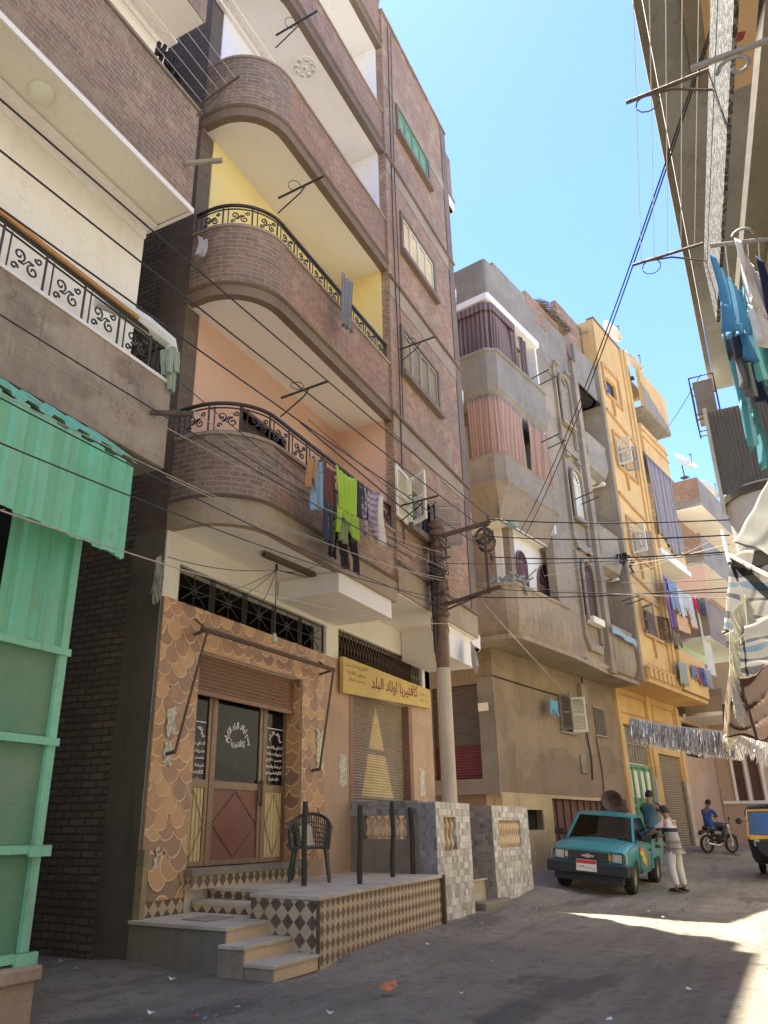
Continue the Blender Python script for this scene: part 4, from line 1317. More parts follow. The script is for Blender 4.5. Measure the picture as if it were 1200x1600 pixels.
# ================================================================== orange building
O = thing('apartment_building', 'bright orange apartment block with panelled windows and corner balconies beyond the beige block', 'apartment building', (25.95, 9.5, 0), 'B')
mb = MB()
ow = [(26.25, 27.5, 16.6, 17.5), (26.35, 28.0, 13.6, 14.6), (26.45, 28.0, 10.2, 11.2), (26.5, 28.2, 7.4, 8.3)]
mb.wall('x', 25.96, 29.35, 5.75, 19.85, 8.4, 8.65, ow); mb.wall('y', 8.65, 16, 5.75, 19.85, 29.35, 29.1); mb.wall('y', 8.65, 16, 5.75, 19.85, 25.96, 26.2)
ob = mb.build('front_wall', M['orange'], O)
mb = MB(); mb.box(28.75, 29.4, 8.34, 8.39, 5.8, 19.9); mb.box(29.0, 29.25, 8.28, 8.34, 5.8, 19.95); mb.each('pilaster', M['orange'], ob)
mb = MB(); mb.box(25.97, 29.4, 8.36, 8.66, 19.85, 19.95); mb.build('coping', M['moulding'], ob)
mb = MB()
for z in (15.5, 12.1, 9.1): mb.prism([(26.0, z + .35), (27.6, z + .12), (28.7, z), (28.7, z - .1), (27.5, z + .02), (26.0, z + .25)], 'y', 8.33, 8.398)
mb.each('diagonal_trim', M['orange_dark'], ob)
for k, (x0, x1, z0, z1) in enumerate(ow):
    mb = MB(); q = 8.32
    mb.box(x0 - .1, x1 + .35, q, 8.398, z1 + .35, z1 + .45); mb.box(x1 + .3, x1 + .4, q, 8.398, z0 - .1, z1 + .35); mb.box(x0 - .1, x0 - .02, q, 8.398, z0 + .1, z1 + .35)
    mb.box(x0, x1 + .1, q - .02, 8.398, z0 - .1, z0); mb.prism([((x0 + x1) / 2 - .12, z0 - .1), ((x0 + x1) / 2 + .12, z0 - .1), ((x0 + x1) / 2, z0 - .75)], 'y', q, 8.398)
    s = mb.build('window_panel_trim', M['orange_dark'], ob)
    mb = MB(); mb.box(x0, x1, 8.5, 8.55, z0, z1); wo = mb.build('window', M['glass_dark'] if k in (0, 3) else M['dim'], O)
    if k in (1, 2):
        shutter_leaf(wo, x0 + .05, 8.36, 260, .55, z0, z1, 'white_wood'); shutter_leaf(wo, x0 + .75, 8.36, -70, .5, z0, z1, 'grey_wood')
        mb = MB(); mb.box(x0 + .8, x1, 8.42, 8.46, z0, z1); mb.build('closed_leaf', M['orange'], wo)
    if k == 3:
        shutter_leaf(wo, x0 + .02, 8.38, 238, .6, z0, z1, 'grey_wood'); shutter_leaf(wo, x1, 8.38, -20, .6, z0, z1, 'wood_dark')
        mb = MB(); mb.box(27.3, x1 - .1, 8.46, 8.5, z0, z1); mb.build('curtain_panel', M['wood_dark'], wo)
# underside with dentils, ground floor
mb = MB(); mb.box(25.96, 32.55, 8.3, 9.6, 5.68, 5.78); mb.build('soffit', M['orange'], O)
mb = MB()
for i in range(15):
    u = 26.1 + i * .44
    mb.prism([(u, 5.86), (u + .22, 5.86), (u + .22, 6.15), (u, 6.3)], 'y', 8.24, 8.30)
mb.box(25.96, 32.6, 8.24, 8.30, 6.15, 6.22)
mb.build('dentil_row', M['orange'], O)
mb = MB(); mb.box(25.96, 32.6, 8.296, 8.39, 5.78, 6.2); mb.build('dentil_back', M['orange_dark'], O)
mb = MB()
mb.wall('x', 25.96, 32.6, -.3, 5.68, VG, VG + .25, [(26.4, 28.75, 0, 4.5), (29.5, 32.0, 0, 3.75)])
mb.build('ground_floor_wall', M['orange'], O)
mb = MB(); mb.box(25.96, 26.2, VG - .08, VG, 0, 5.68); mb.box(28.9, 29.35, VG - .06, VG, 0, 5.68); mb.box(32.1, 32.5, VG - .06, VG, 0, 5.6); mb.each('ground_pilaster', M['orange'], O)
mb = MB()
for (a, b, z0, z1) in ((26.3, 28.8, 4.85, 5.45), (29.5, 31.9, 4.85, 5.4)):
    mb.box(a, b, VG - .03, VG, z1, z1 + .05); mb.box(a, b, VG - .03, VG, z0, z0 + .05); mb.box(a, a + .05, VG - .03, VG, z0 + .05, z1); mb.box(b - .05, b, VG - .03, VG, z0 + .05, z1)
mb.box(29.6, 29.9, VG - .05, VG, 4.0, 4.4)
for i in range(5): mb.box(29.7 + i * .42, 29.9 + i * .42, VG - .05, VG, 4.2, 4.5)
mb.build('panel_trim', M['orange_dark'], O)
mb = MB()     # marble jambs beside the openings
mb.box(28.72, 28.95, VG - .05, VG + .1, .2, 2.9); mb.box(32.0, 32.35, VG - .08, VG + .1, .2, 2.9); mb.box(26.2, 26.4, VG - .05, VG + .1, .2, 4.4); mb.each('marble_jamb', plaster('veined marble', (.42, .38, .31), (.24, .21, .17), .8, sc1=3), O)
M['green_gate'] = paint('green iron gate', (.085, .24, .13), .5, (.05, .14, .08), .45, sc1=2, rust=.3)
mb = MB()
for i in range(2):
    a = 26.4 + i * 1.17
    mb.box(a + .01, a + 1.16, VG + .12, VG + .16, .2, 3.25)
    for (p, q) in ((a + .01, a + .1), (a + 1.06, a + 1.16), (a + .54, a + .62)): mb.box(p, q, VG + .07, VG + .12, .2, 3.25)
    for z in (.2, 1.2, 1.9, 3.15): mb.box(a + .1, a + 1.06, VG + .08, VG + .12, z, z + .09)
gt = mb.build('green_gate', M['green_gate'], O)
mb = MB()
for i in range(4):
    a = 26.55 + i * .58; mb.box(a, a + .3, VG + .09, VG + .115, 2.2, 3.05)
mb.each('gate_pane', M['white_wood'], gt)
mb = MB()
for i in range(4): a = 26.4 + i * .5875; mb.box(a + .03, a + .56, VG + .14, VG + .16, 3.35, 3.85)
for i in range(10): mb.box(26.4 + i * .235, 26.43 + i * .235, VG + .1, VG + .14, 3.3, 4.5)
mb.box(26.4, 28.75, VG + .1, VG + .14, 3.88, 3.94); mb.box(26.4, 28.75, VG + .18, VG + .2, 3.3, 4.5)
mb.build('fanlight', M['grey_wood'], gt)
mb = MB(); n = 44
for i in range(n):
    a = .2 + 3.55 * i / n; b = .2 + 3.55 * (i + 1) / n
    mb.face([(29.5, VG + .12, a), (32, VG + .12, a), (32, VG + .09, (a + b) / 2), (29.5, VG + .09, (a + b) / 2)]); mb.face([(29.5, VG + .09, (a + b) / 2), (32, VG + .09, (a + b) / 2), (32, VG + .12, b), (29.5, VG + .12, b)])
mb.build('roller_shutter', M['grey_shutter'], O)
# corner balconies on the right
def obal(z0, z1, mat, vf=8.2, ue=32.5, u0=29.4, floor=True, edge=None):
    path = [(u0, vf), (ue, vf), (ue, 9.6)]
    mb = MB(); mb.sweep(path, [(0, z0), (0, z1), (-.14, z1), (-.14, z0)]); o = mb.build('balcony_parapet', M[mat], O)
    if floor: mb = MB(); mb.box(u0, ue - .02, vf + .02, 9.9, z0 - .02, z0 + .1); mb.build('balcony_slab', M['greyplaster'], o)
    return o
ob1 = obal(5.85, 7.3, 'orange')
ob2 = obal(11.2, 12.2, 'orange', floor=False); mb = MB(); mb.box(29.4, 32.6, 8.1, 9.9, 10.75, 10.95); mb.box(29.4, 32.5, 8.2, 9.9, 10.95, 11.2); mb.build('balcony_slab', M['cream'], ob2)
ob3 = obal(15.2, 16.6, 'orange'); mb = MB(); mb.sweep([(29.4, 8.2), (32.5, 8.2), (32.5, 9.6)], [(0, 15.9), (.05, 15.9), (.05, 15.96), (0, 15.96)]); mb.sweep([(29.4, 8.2), (32.5, 8.2), (32.5, 9.6)], [(0, 16.25), (.05, 16.25), (.05, 16.3), (0, 16.3)]); mb.build('trim_line', M['orange_dark'], ob3)
mb = MB(); mb.sweep([(29.3, 7.9), (32.6, 7.9), (32.6, 9.8)], [(0, 17.2), (0, 19.0), (-.14, 19.0), (-.14, 17.2)]); o = mb.build('roof_parapet', M['orange'], O)
random.seed(9)
mb = MB(); poly = [(29.3, 17.19), (32.6, 17.19)]
n = 26
for i in range(n + 1):
    t = 1 - i / n
    poly.append((29.3 + 3.3 * t, 17.3 + (1.0 * (1 - t) ** .8) + (.14 if i % 2 else -.03) + rr(-.05, .05)))
mb.prism(poly, 'y', 7.892, 7.899); mb.build('unpainted_render', M['greyplaster'], o)
mb = MB(); mb.box(29.3, 32.58, 7.92, 9.9, 17.15, 17.25); mb.build('roof_slab', M['greyplaster'], o)
mb = MB(); mb.wall('x', 29.35, 32.5, 5.78, 17.2, 9.8, 10.0, [(30.2, 31.2, 6, 8.4), (30.2, 31.2, 11.3, 13.6)]); mb.wall('y', 10, 16, -.3, 17.2, 32.5, 32.3); mb.build('recess_wall', M['cream'], O)
mb = MB(); mb.box(30.2, 31.2, 9.95, 9.98, 6, 8.4); mb.box(30.2, 31.2, 9.95, 9.98, 11.3, 13.6); mb.each('balcony_door', M['wood_dark'], O)
mb = MB(); mb.box(25.96, 32.5, 8.66, 16, 19.3, 19.4); mb.build('roof', M['greyplaster'], O)
curtain('balcony_curtain', [(29.35, 8.16), (32.4, 8.16)], 11.5, 15.05, CG, 'long grey drape hanging across the orange balcony', 80, .07, 9, 8, slant=-.15, bot=.25)

# ================================================================== red brick building with stacked balconies, further on
F = thing('apartment_building', 'unfinished red brick block with stacked balconies beyond the orange one', 'apartment building', (36, 9.5, 0), 'B')
mb = MB(); mb.wall('x', 32.6, 50, -.3, 5.4, VG + .1, VG + .35, [(33.2, 35.6, 3.9, 5.2)]); mb.build('ground_floor_wall', M['peach'], F)
mb = MB(); mb.box(33.2, 35.6, VG + .3, VG + .32, 3.9, 5.2); mb.build('high_opening', M['dark'], F)
mb = MB(); mb.wall('y', 9.4, 18, 5.4, 17.2, 36.3, 36.5); mb.wall('x', 36.3, 50, 5.4, 17.2, 9.4, 9.6); mb.wall('x', 32.6, 36.3, 5.4, 11.8, 10.4, 10.6); mb.build('upper_wall', M['brick_pale'], F)
for (z0, z1, u0, m_, tier) in ((15.1, 16.5, 36.2, 'greyplaster', 0), (11.9, 13.3, 34.8, 'greyplaster', 1), (8.4, 10.1, 33.6, 'tan', 2), (5.4, 6.4, 33.6, 'tan', 3)):
    path = [(u0, 9.5), (u0, 8.0), (u0 + 9, 8.0)]
    mb = MB(); mb.sweep(path, [(0, z0), (0, z1), (-.15, z1), (-.15, z0)]); o = mb.build('balcony_parapet', M[m_], F)
    mb = MB(); mb.box(u0 - .012, u0 - .002, 8.0, 9.5, z0 + (.35 if tier < 2 else .5), z1); mb.build('brick_infill', M['brick_pale'], o) if tier < 2 else None  # only the upper two levels get brick on their side
    mb = MB(); mb.box(u0, u0 + 9, 8.02, 9.6, z0 - .02, z0 + .12); mb.build('balcony_slab', M['cream'], o)
mb = MB(); mb.box(34.82, 34.9, 8.1, 10.4, 10.3, 11.9); mb.box(34.9, 38, 10.0, 10.05, 10.1, 11.9); mb.build('salmon_room', M['pink_wall'], F)
M['mint'] = plaster('mint painted wall', (.42, .56, .42), (.3, .4, .3), .2, streak=.1)
mb = MB(); mb.box(33.7, 40, 9.3, 9.38, 6.4, 8.4); mb.build('mint_room', M['mint'], F)
mb = MB(); mb.box(35.0, 35.6, 9.24, 9.3, 6.8, 7.6); mb.build('small_window', M['green_wood'], F)
mb = MB()
for i in range(16): u = 33.4 + i * .07; mb.tube([(u, 8.3, 7.0), (u, 8.3, 10.2)], .02, 4)
mb.each('plastic_pipe', M['white_wood'], F)
mb = MB(); mb.box(36.3, 50, 9, 18, 16.4, 16.5); mb.box(32.6, 36.3, 10.4, 16, 11.7, 11.8); mb.each('roof', M['greyplaster'], F)

# building closing the view, with tall pale frames
E_ = thing('ground_floor_building', 'dusty pink building across the end of the street with two tall doors in pale frames', 'building', (37, 8.4, 0), 'B')
mb = MB(); mb.wall('y', 2.5, 9.58, -.3, 8.0, 37.0, 37.3, [(8.55, 8.95, 2.3, 5.2), (7.95, 8.35, 2.3, 5.2)]); mb.build('front_wall', M['peach'], E_)
mb = MB()
for v in (8.97, 8.45, 7.85): mb.box(36.93, 37.0, v - .08, v + .02, 2.3, 5.2)
mb.box(36.9, 37.0, 2.5, 9.5, 2.18, 2.3); mb.each('pale_frame', M['white_wood'], E_)
mb = MB(); mb.box(37.15, 37.2, 8.55, 8.95, 2.3, 5.2); mb.box(37.15, 37.2, 7.95, 8.35, 2.3, 5.2); mb.each('tall_door', M['wood_dark'], E_)
mb = MB(); mb.box(35.6, 37.0, 4, 9.4, -.2, .95); 
mb.build('raised_plinth', M['peach'], E_)
# ================================================================== left neighbour with the scroll railing
L = thing('apartment_building', 'cream apartment building at the left edge with a scroll railing balcony above the green kiosk', 'apartment building', (0, 6.2, 0))
LX, LF, LW = 5.95, 5.5, 6.2
mb = MB()
mb.wall('x', -3, LX - .02, 5.06, 16, LW, LW + .25, [(1.6, 3.42, 6.2, 8.4), (.0, 1.0, 9.5, 11)])
mb.wall('x', -3, 4.55, -.3, 5.06, LW, LW + .25)
mb.build('front_wall', M['cream'], L)
mb = MB(); mb.wall('y', LW + .25, 20, 5.06, 16, LX - .02, LX - .25); mb.wall('y', LW + .25, 20, -.3, 5.06, 4.55, 4.3); mb.box(4.55, LX - .25, LW, 20, 5.04, 5.12); mb.build('side_wall', M['brick_dark'], L)
mb = MB(); mb.box(1.6, 3.42, LW + .1, LW + .15, 6.2, 8.4); d = mb.build('balcony_door', M['wood_dark'], L)
mb = MB()
for i in range(20): mb.box(2.6, 3.4, LW + .06, LW + .1, 6.3 + i * .1, 6.36 + i * .1)
mb.build('louvres', M['wood_dark'], d)
def lbal(zb, zt, x1, mat, soff, yf):
    path = [(-3, yf), (x1, yf), (x1, LW)]
    mb = MB(); mb.sweep(path, [(0, zb), (0, zt), (-.13, zt), (-.13, zb)]); o = mb.build('balcony_parapet', M[mat], L)
    mb = MB(); mb.box(-3, x1 - .02, yf + .02, LW, zb - .01, zb + .14); mb.build('balcony_slab', M[soff], o)
    return o, path
M['rough'] = plaster('rough patched render', (.26, .225, .18), (.15, .11, .09), 1.0, sc1=1.8, streak=.5)
o1, pth = lbal(5.06, 6.12, LX, 'rough', 'concrete', LF)
mb = MB(); mb.sweep(pth, [(.0, 6.12), (.015, 6.12), (.015, 6.16), (-.14, 6.16), (-.14, 6.12)]); mb.build('coping', M['white_plaster'], o1)
rl = railing(o1, pth, 6.16, .52, .5, s_from=4.5, off=-.07)
mb = MB(); mb.tube([(-1, LF + .05, 6.72), (LX - .6, LF + .05, 6.72)], .035, 6); mb.build('wooden_handrail', paint('varnished wood rail', (.36, .19, .07), .5), rl)
# rolled tarpaulin and bundle on the railing end
mb = MB(); pts = [(4.9, LF + .25, 6.72), (5.2, LF + .15, 6.78), (5.55, LF + .1, 6.76), (5.9, LF + .05, 6.7), (5.98, LF - .02, 6.45)]
mb.tube(pts, [.06, .1, .11, .1, .05], 10)
mb.solo('rolled_tarpaulin', cloth('pale grey plastic sheet', (.50, .52, .54)), 'rolled pale plastic sheet lying on the scroll railing of the left balcony', 'tarpaulin', smooth=True)
mb = MB(); random.seed(4)
for k in range(9): a = Vector((5.85 + rr(-.05, .1), LF + rr(-.05, .08), 6.55 + rr(-.05, .05))); mb.tube([a, a + Vector((rr(-.05, .08), rr(-.05, .02), -rr(.2, .55)))], [.05, .03], 5)
mb.solo('plastic_bundle', cloth('blue and yellow plastic bags', (.10, .20, .30), (.35, .33, .12), (0, 9, .5)), 'bundle of blue and yellow plastic bags tied to the railing corner of the left balcony', 'bundle')
# second balcony
o2, pth = lbal(8.74, 10.45, LX, 'brick_grey', 'cream', 5.45)
mb = MB(); mb.sweep(pth, [(0, 8.70), (.03, 8.70), (.03, 8.78), (0, 8.80)]); mb.build('slab_edge', M['white_plaster'], o2)
mb = MB(); mb.sweep(pth, [(0, 10.45), (.03, 10.45), (.03, 10.5), (-.15, 10.5), (-.15, 10.45)]); mb.build('coping', M['concrete'], o2)
# relief cornices along the ceiling
for z in (8.72, 12.2):
    mb = MB(); mb.box(-3, LX - .03, LW - .04, LW, z - .16, z - .02); mb.box(-3, LX - .03, LW - .22, LW - .04, z - .05, z - .015)
    random.seed(2)
    x = -1.0
    while x < LX - .2:
        mb.tube([(x + .05 * t, LW - .045, z - .09 + .035 * math.sin(t * 1.5)) for t in range(5)], .008, 4)
        mb.tube([(x + .07 * math.cos(t * .8) + .1, LW - .13 + .045 * math.sin(t * .8), z - .055) for t in range(7)], .008, 4)
        x += .22
    mb.build('relief_cornice', M['white_plaster'], L)
o3, pth = lbal(12.2, 13.9, LX - .05, 'brick_grey', 'white_plaster', 5.45)
# dome lamp on the soffit
mb = MB(); mb.lathe([(.0, -.10), (.08, -.095), (.13, -.06), (.15, 0)], (3.78, 5.75, 8.735), 16)
mb.lathe([(.15, -.01), (.17, -.01), (.17, .01)], (3.78, 5.75, 8.735), 16); mb.build('ceiling_lamp', paint('frosted lamp dome', (.55, .56, .52), .3, amt=.2), L, smooth=True)
# washing-line bracket on the top balcony
bk = thing('washing_line_rack', 'wire washing line rack in front of the uppermost left balcony', 'washing line', (5.9, 5.4, 10.5))
mb = MB()
mb.tube([(5.9, 5.45, 10.55), (5.9, 4.75, 10.7)], .018, 5); mb.tube([(5.9, 5.45, 10.35), (5.9, 5.0, 10.62)], .012, 5)
mb.build('bracket', M['rust_iron'], bk)
mb = MB()
for k in range(5): y = 5.38 - k * .14; mb.tube([(5.9, y, 10.58 + k * .03), (1.5, y, 10.58 + k * .03)], .004, 3)
mb.build('wire', M['line_white'], bk)
mb = MB(); random.seed(3)
for k in range(14): x = 4.9 + rr(0, .6); mb.tube([(x, 5.43 + rr(-.03, .05), 10.56), (x + rr(-.05, .05), 5.4, 10.62 + rr(0, .2))], .03, 4)
mb.solo('clothes_heap', M['dark'], 'dark heap of cloth on the topmost left parapet', 'cloth')
# pipes poking out of the facades
mb = MB(); mb.tube([(5.75, 5.42, 9.35), (5.9, 4.95, 9.3)], .035, 7); mb.solo('drain_spout', M['grey_wood'], 'grey drain spout poking from the upper left brick parapet', 'pipe')
mb = MB(); mb.tube([(5.65, 5.48, 5.62), (5.85, 5.05, 5.58)], .035, 7); mb.solo('drain_spout', M['rust_iron'], 'rusty drain spout poking from the lower left rendered parapet', 'pipe')

# ------------------------------------------------------------------ green sheet metal kiosk
K = thing('market_kiosk', 'green corrugated metal kiosk with a mesh door and sloping awning at the left edge', 'kiosk', (3.6, 5.0, 0))
GREEN = paint('green sheet metal', (.13, .45, .33), .5, (.12, .30, .21), .5, sc1=1.4, rust=.55)
GREEN2 = paint('green frame', (.17, .46, .33), .5, (.08, .25, .18), .4, sc1=3, rust=.3)
def corr(mb, x0, x1, fn, pitch=.27, d=.035):
    """trapezoid sheet: fn(x, off, end) -> point, end 0/1"""
    x = x0; pr = []
    while x < x1:
        pr += [(x, 0), (x + pitch * .42, 0), (x + pitch * .5, d), (x + pitch * .92, d)]; x += pitch
    pr = [(min(p[0], x1), p[1]) for p in pr] + [(x1, 0)]
    for i in range(len(pr) - 1):
        if pr[i + 1][0] - pr[i][0] < 1e-5: continue
        mb.face([fn(*pr[i], 0), fn(*pr[i + 1], 0), fn(*pr[i + 1], 1), fn(*pr[i], 1)])
YS = 4.75
mb = MB(); corr(mb, -.5, 4.74, lambda x, o, e: (x, YS - o - (0 if e else .0), 4.42 - .02 * (x - 4) if e else 3.55 - .02 * (x - 3)))
f1 = mb.build('awning_front', GREEN, K, solid=.004)
mb = MB(); corr(mb, -.5, 4.95, lambda x, o, e: (x - (0 if e else .18), 5.45 if e else YS - .02, (4.98 if e else 4.44) + o)); mb.build('awning_roof', GREEN, K, solid=.004)
mb = MB(); mb.prism([(YS, 3.5), (YS, 4.42), (5.4, 4.9), (5.4, 3.9)], 'x', 4.70, 4.715); mb.build('awning_side', GREEN, K)
# side panel below (leaning slightly) and mesh door
YD2 = 5.2
mb = MB(); corr(mb, 3.9, 4.6, lambda x, o, e: (x, YD2 - o, 3.75 if e else 2.72), .3, .03); mb.build('corrugated_panel', GREEN, K, solid=.004)
mb = MB()
mb.box(4.56, 4.64, YD2 - .03, YD2 + .05, .38, 3.75); mb.box(3.72, 3.78, YD2 - .02, YD2 + .04, .38, 3.6)
for z in (.42, 1.15, 1.95, 2.68): mb.box(2.6, 4.66, YD2 - .05, YD2 - .01, z, z + .06)
mb.box(4.50, 4.70, YD2 - .07, YD2 - .03, 1.13, 1.21); mb.box(4.5, 4.70, YD2 - .07, YD2 - .03, .40, .48)
fr = mb.build('frame', GREEN2, K)
def mk_mesh():
    m, nt, b = nm('expanded metal mesh')
    uv = coord(nt, True, (1, 1, 1))
    w1 = N(nt, 'ShaderNodeTexWave'); w1.wave_type = 'BANDS'; w1.bands_direction = 'Y'; w1.inputs['Scale'].default_value = 24; w1.inputs['Distortion'].default_value = 1.2; w1.inputs['Detail'].default_value = 1
    nt.links.new(uv, w1.inputs['Vector'])
    w2 = N(nt, 'ShaderNodeTexWave'); w2.wave_type = 'BANDS'; w2.bands_direction = 'X'; w2.inputs['Scale'].default_value = 9
    nt.links.new(uv, w2.inputs['Vector'])
    f = mul(nt, w1.outputs['Fac'], .55, 'GREATER_THAN')
    c = mix(nt, mul(nt, f, .5), (.11, .25, .165), (.045, .10, .07))
    v = coord(nt); d = noise(nt, v, 1.5, 5, .6, .4, .65)
    c = mix(nt, mul(nt, d, .4), c, (.22, .24, .20))  # grey patches painted in as reflections over the weathered green
    nt.links.new(c, b.inputs['Base Color']); b.inputs['Roughness'].default_value = .6; b.inputs['Metallic'].default_value = .2
    bump(nt, b, w1.outputs['Fac'], .003, .4)
    return m
mb = MB(); mb.box(3.78, 4.56, YD2 + .01, YD2 + .02, .45, 2.7); mb.box(2.6, 3.72, YD2 + .01, YD2 + .02, .45, 2.7); mb.build('mesh_panel', mk_mesh(), K)
mb = MB(); 
for x in (3.95, 4.25): mb.box(x, x + .09, YD2 + .04, YD2 + .06, .45, 2.7)
mb.build('back_strip', GREEN2, K)
mb = MB(); mb.box(4.58, 4.62, YD2 + .05, 6.1, .4, 3.9); mb.build('side_panel', GREEN, K)
mb = MB(); mb.box(0, 4.55, YD2 + .6, YD2 + .65, .3, 4.0); mb.box(1, 3.9, YD2 + .05, YD2 + .6, 3.8, 3.85); mb.build('dark_inside', M['dark'], K)
mb = MB(); mb.box(3.0, 4.66, YD2 - .12, 5.9, -.1, .30); mb.box(3.0, 4.69, YD2 - .15, 5.92, .30, .40); mb.build('stone_plinth', plaster('crumbling pinkish plinth', (.33, .25, .19), (.2, .16, .12), .7), K, bevel=.015)
# ================================================================== tiled terrace in front of the cafe
def mk_diamond(name, w_, h_, dark, light, jit=.3):
    m, nt, b = nm(name)
    uv = coord(nt, True, (1 / w_, 1 / h_, 1))
    sx = N(nt, 'ShaderNodeSeparateXYZ'); nt.links.new(uv, sx.inputs[0])
    def tri(o):
        f = N(nt, 'ShaderNodeMath', op='FRACT'); nt.links.new(o, f.inputs[0])
        return mul(nt, mul(nt, f.outputs[0], .5, 'SUBTRACT'), 0, 'ADD') if False else N_abs(nt, mul(nt, f.outputs[0], .5, 'SUBTRACT'))
    s = mul(nt, tri(sx.outputs[0]), tri(sx.outputs[1]), 'ADD')
    f = N(nt, 'ShaderNodeMapRange'); f.inputs[1].default_value = .46; f.inputs[2].default_value = .49; f.inputs[3].default_value = 1; f.inputs[4].default_value = 0
    nt.links.new(s, f.inputs[0])
    v = coord(nt)
    n1 = noise(nt, v, 9, 6, .75, .35, .7); n2 = noise(nt, v, 2.5, 5, .6, .4, .65)
    wn = N(nt, 'ShaderNodeTexWhiteNoise'); fl = N(nt, 'ShaderNodeVectorMath', op='FLOOR'); nt.links.new(uv, fl.inputs[0]); nt.links.new(fl.outputs[0], wn.inputs['Vector'])
    d = mix(nt, mul(nt, wn.outputs[0], .6), dark, (dark[0] * 1.6 + .03, dark[1] * 1.1, dark[2] * .9))
    c = mix(nt, f.outputs[0], light, d)
    g = N(nt, 'ShaderNodeMath', op='FRACT'); 
    c = mix(nt, mul(nt, n1, jit), c, (.26, .22, .17))
    c = mix(nt, mul(nt, n2, .3), c, sc_(light, .4))
    nt.links.new(c, b.inputs['Base Color'])
    b.inputs['Roughness'].default_value = .55
    bump(nt, b, mul(nt, f.outputs[0], n1, 'ADD'), .002, .4)
    return m
def N_abs(nt, s):
    m = nt.nodes.new('ShaderNodeMath'); m.operation = 'ABSOLUTE'; nt.links.new(s, m.inputs[0]); return m.outputs[0]
M['diamond'] = mk_diamond('harlequin tile', .135, .132, (.085, .05, .035), (.40, .33, .235))
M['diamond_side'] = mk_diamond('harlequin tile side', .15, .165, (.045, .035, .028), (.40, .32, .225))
def mk_mosaic(name, c1, c2, c3):
    m, nt, b = nm(name)
    uv = coord(nt, True)
    t = N(nt, 'ShaderNodeTexBrick'); nt.links.new(uv, t.inputs['Vector'])
    t.inputs['Scale'].default_value = 1; t.inputs['Brick Width'].default_value = .10; t.inputs['Row Height'].default_value = .10; t.inputs['Mortar Size'].default_value = .003
    t.inputs['Color1'].default_value = (*c1, 1); t.inputs['Color2'].default_value = (*c2, 1); t.inputs['Mortar'].default_value = (.30, .27, .22, 1)
    t.inputs['Bias'].default_value = 0
    v = coord(nt, False, (1, 1, .5))
    n1 = noise(nt, v, 18, 7, .75, .42, .6); n2 = noise(nt, v, 3, 4, .6, .45, .62)
    c = mix(nt, mul(nt, n1, .35), t.outputs['Color'], c3)
    c = mix(nt, mul(nt, n2, .3), c, (.30, .245, .19))
    nt.links.new(c, b.inputs['Base Color']); b.inputs['Roughness'].default_value = .4
    bump(nt, b, t.outputs['Fac'], .003, .5)
    return m
M['mosaic'] = mk_mosaic('marbled mosaic', (.85, .82, .74), (.24, .23, .21), (.55, .48, .40))
M['mosaic_grey'] = mk_mosaic('grey mosaic', (.30, .31, .32), (.12, .125, .13), (.36, .35, .34))
M['tile_cream'] = paint('cream riser tile', (.46, .36, .25), .5, (.3, .24, .17), .4)
M['slab_top'] = plaster('worn terrazzo', (.42, .38, .32), (.2, .18, .15), .6, sc1=2.5, streak=0)

T = thing('cafe_terrace', 'raised cafe terrace clad in brown and cream harlequin tiles with steps at its left', 'terrace', (7.8, 4.52, 0))
poly = [(7.8, 4.52), (12.05, 4.84), (12.05, 6.38), (8.37, 6.38), (8.37, 5.35), (7.8, 5.35)]
mb = MB(); mb.prism(poly, 'z', -.2, .625); body = mb.build('body', M['diamond'], T)
for p in body.data.polygons: pass
mb = MB(); mb.prism([(7.775, 4.49), (12.05, 4.81), (12.05, 6.38), (8.345, 6.38), (8.345, 5.375), (7.775, 5.375)], 'z', .625, .665); mb.build('paving', M['slab_top'], T, bevel=.005)
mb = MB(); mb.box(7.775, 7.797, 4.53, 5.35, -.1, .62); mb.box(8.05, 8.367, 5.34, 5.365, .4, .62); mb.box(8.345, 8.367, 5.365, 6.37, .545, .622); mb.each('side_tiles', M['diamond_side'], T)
mb = MB(); mb.beam((7.79, 4.51, 0), (7.79, 4.51, .62), .03, .03); mb.box(12.0, 12.06, 4.78, 4.84, -.1, .66); mb.each('corner_trim', M['rust_iron'], T)
# landing and steps
mb = MB(); mb.box(7.02, 8.04, 5.12, 6.37, -.2, .385); mb.build('landing', M['concrete'], T)
mb = MB(); mb.box(6.99, 8.05, 5.09, 6.37, .385, .42); mb.box(8.05, 8.345, 5.366, 6.37, .50, .54); mb.each('landing_slab', M['slab_top'], T, bevel=.004)
mb = MB(); mb.box(7.02, 8.03, 5.098, 5.118, .24, .385); mb.build('riser', M['tile_cream'], T)
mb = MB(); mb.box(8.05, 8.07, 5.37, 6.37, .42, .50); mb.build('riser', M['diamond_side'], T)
for (ya, yb, z) in ((4.82, 5.12, .28), (4.50, 4.86, .14)):
    x0 = 6.93 if z > .2 else 6.96
    mb = MB(); mb.box(x0, 7.79, ya + .02, yb + .02, -.2, z - .035); mb.build('step', M['band'], T, bevel=.01)
    mb = MB(); mb.box(x0 - .02, 7.79, ya - .01, yb + .0, z - .035, z); mb.build('tread', M['slab_top'], T, bevel=.006)
    mb = MB(); mb.box(x0 + .01, 7.785, ya + .002, ya + .018, z - .14, z - .036); mb.build('riser', M['tile_cream'], T)
mb = MB(); mb.box(7.3, 7.75, 5.55, 5.9, .419, .432); mb.lathe([(.0, .445), (.05, .44), (.06, .432)], (7.55, 5.7, 0), 10); mb.build('manhole_cover', M['grey_wood'], T)
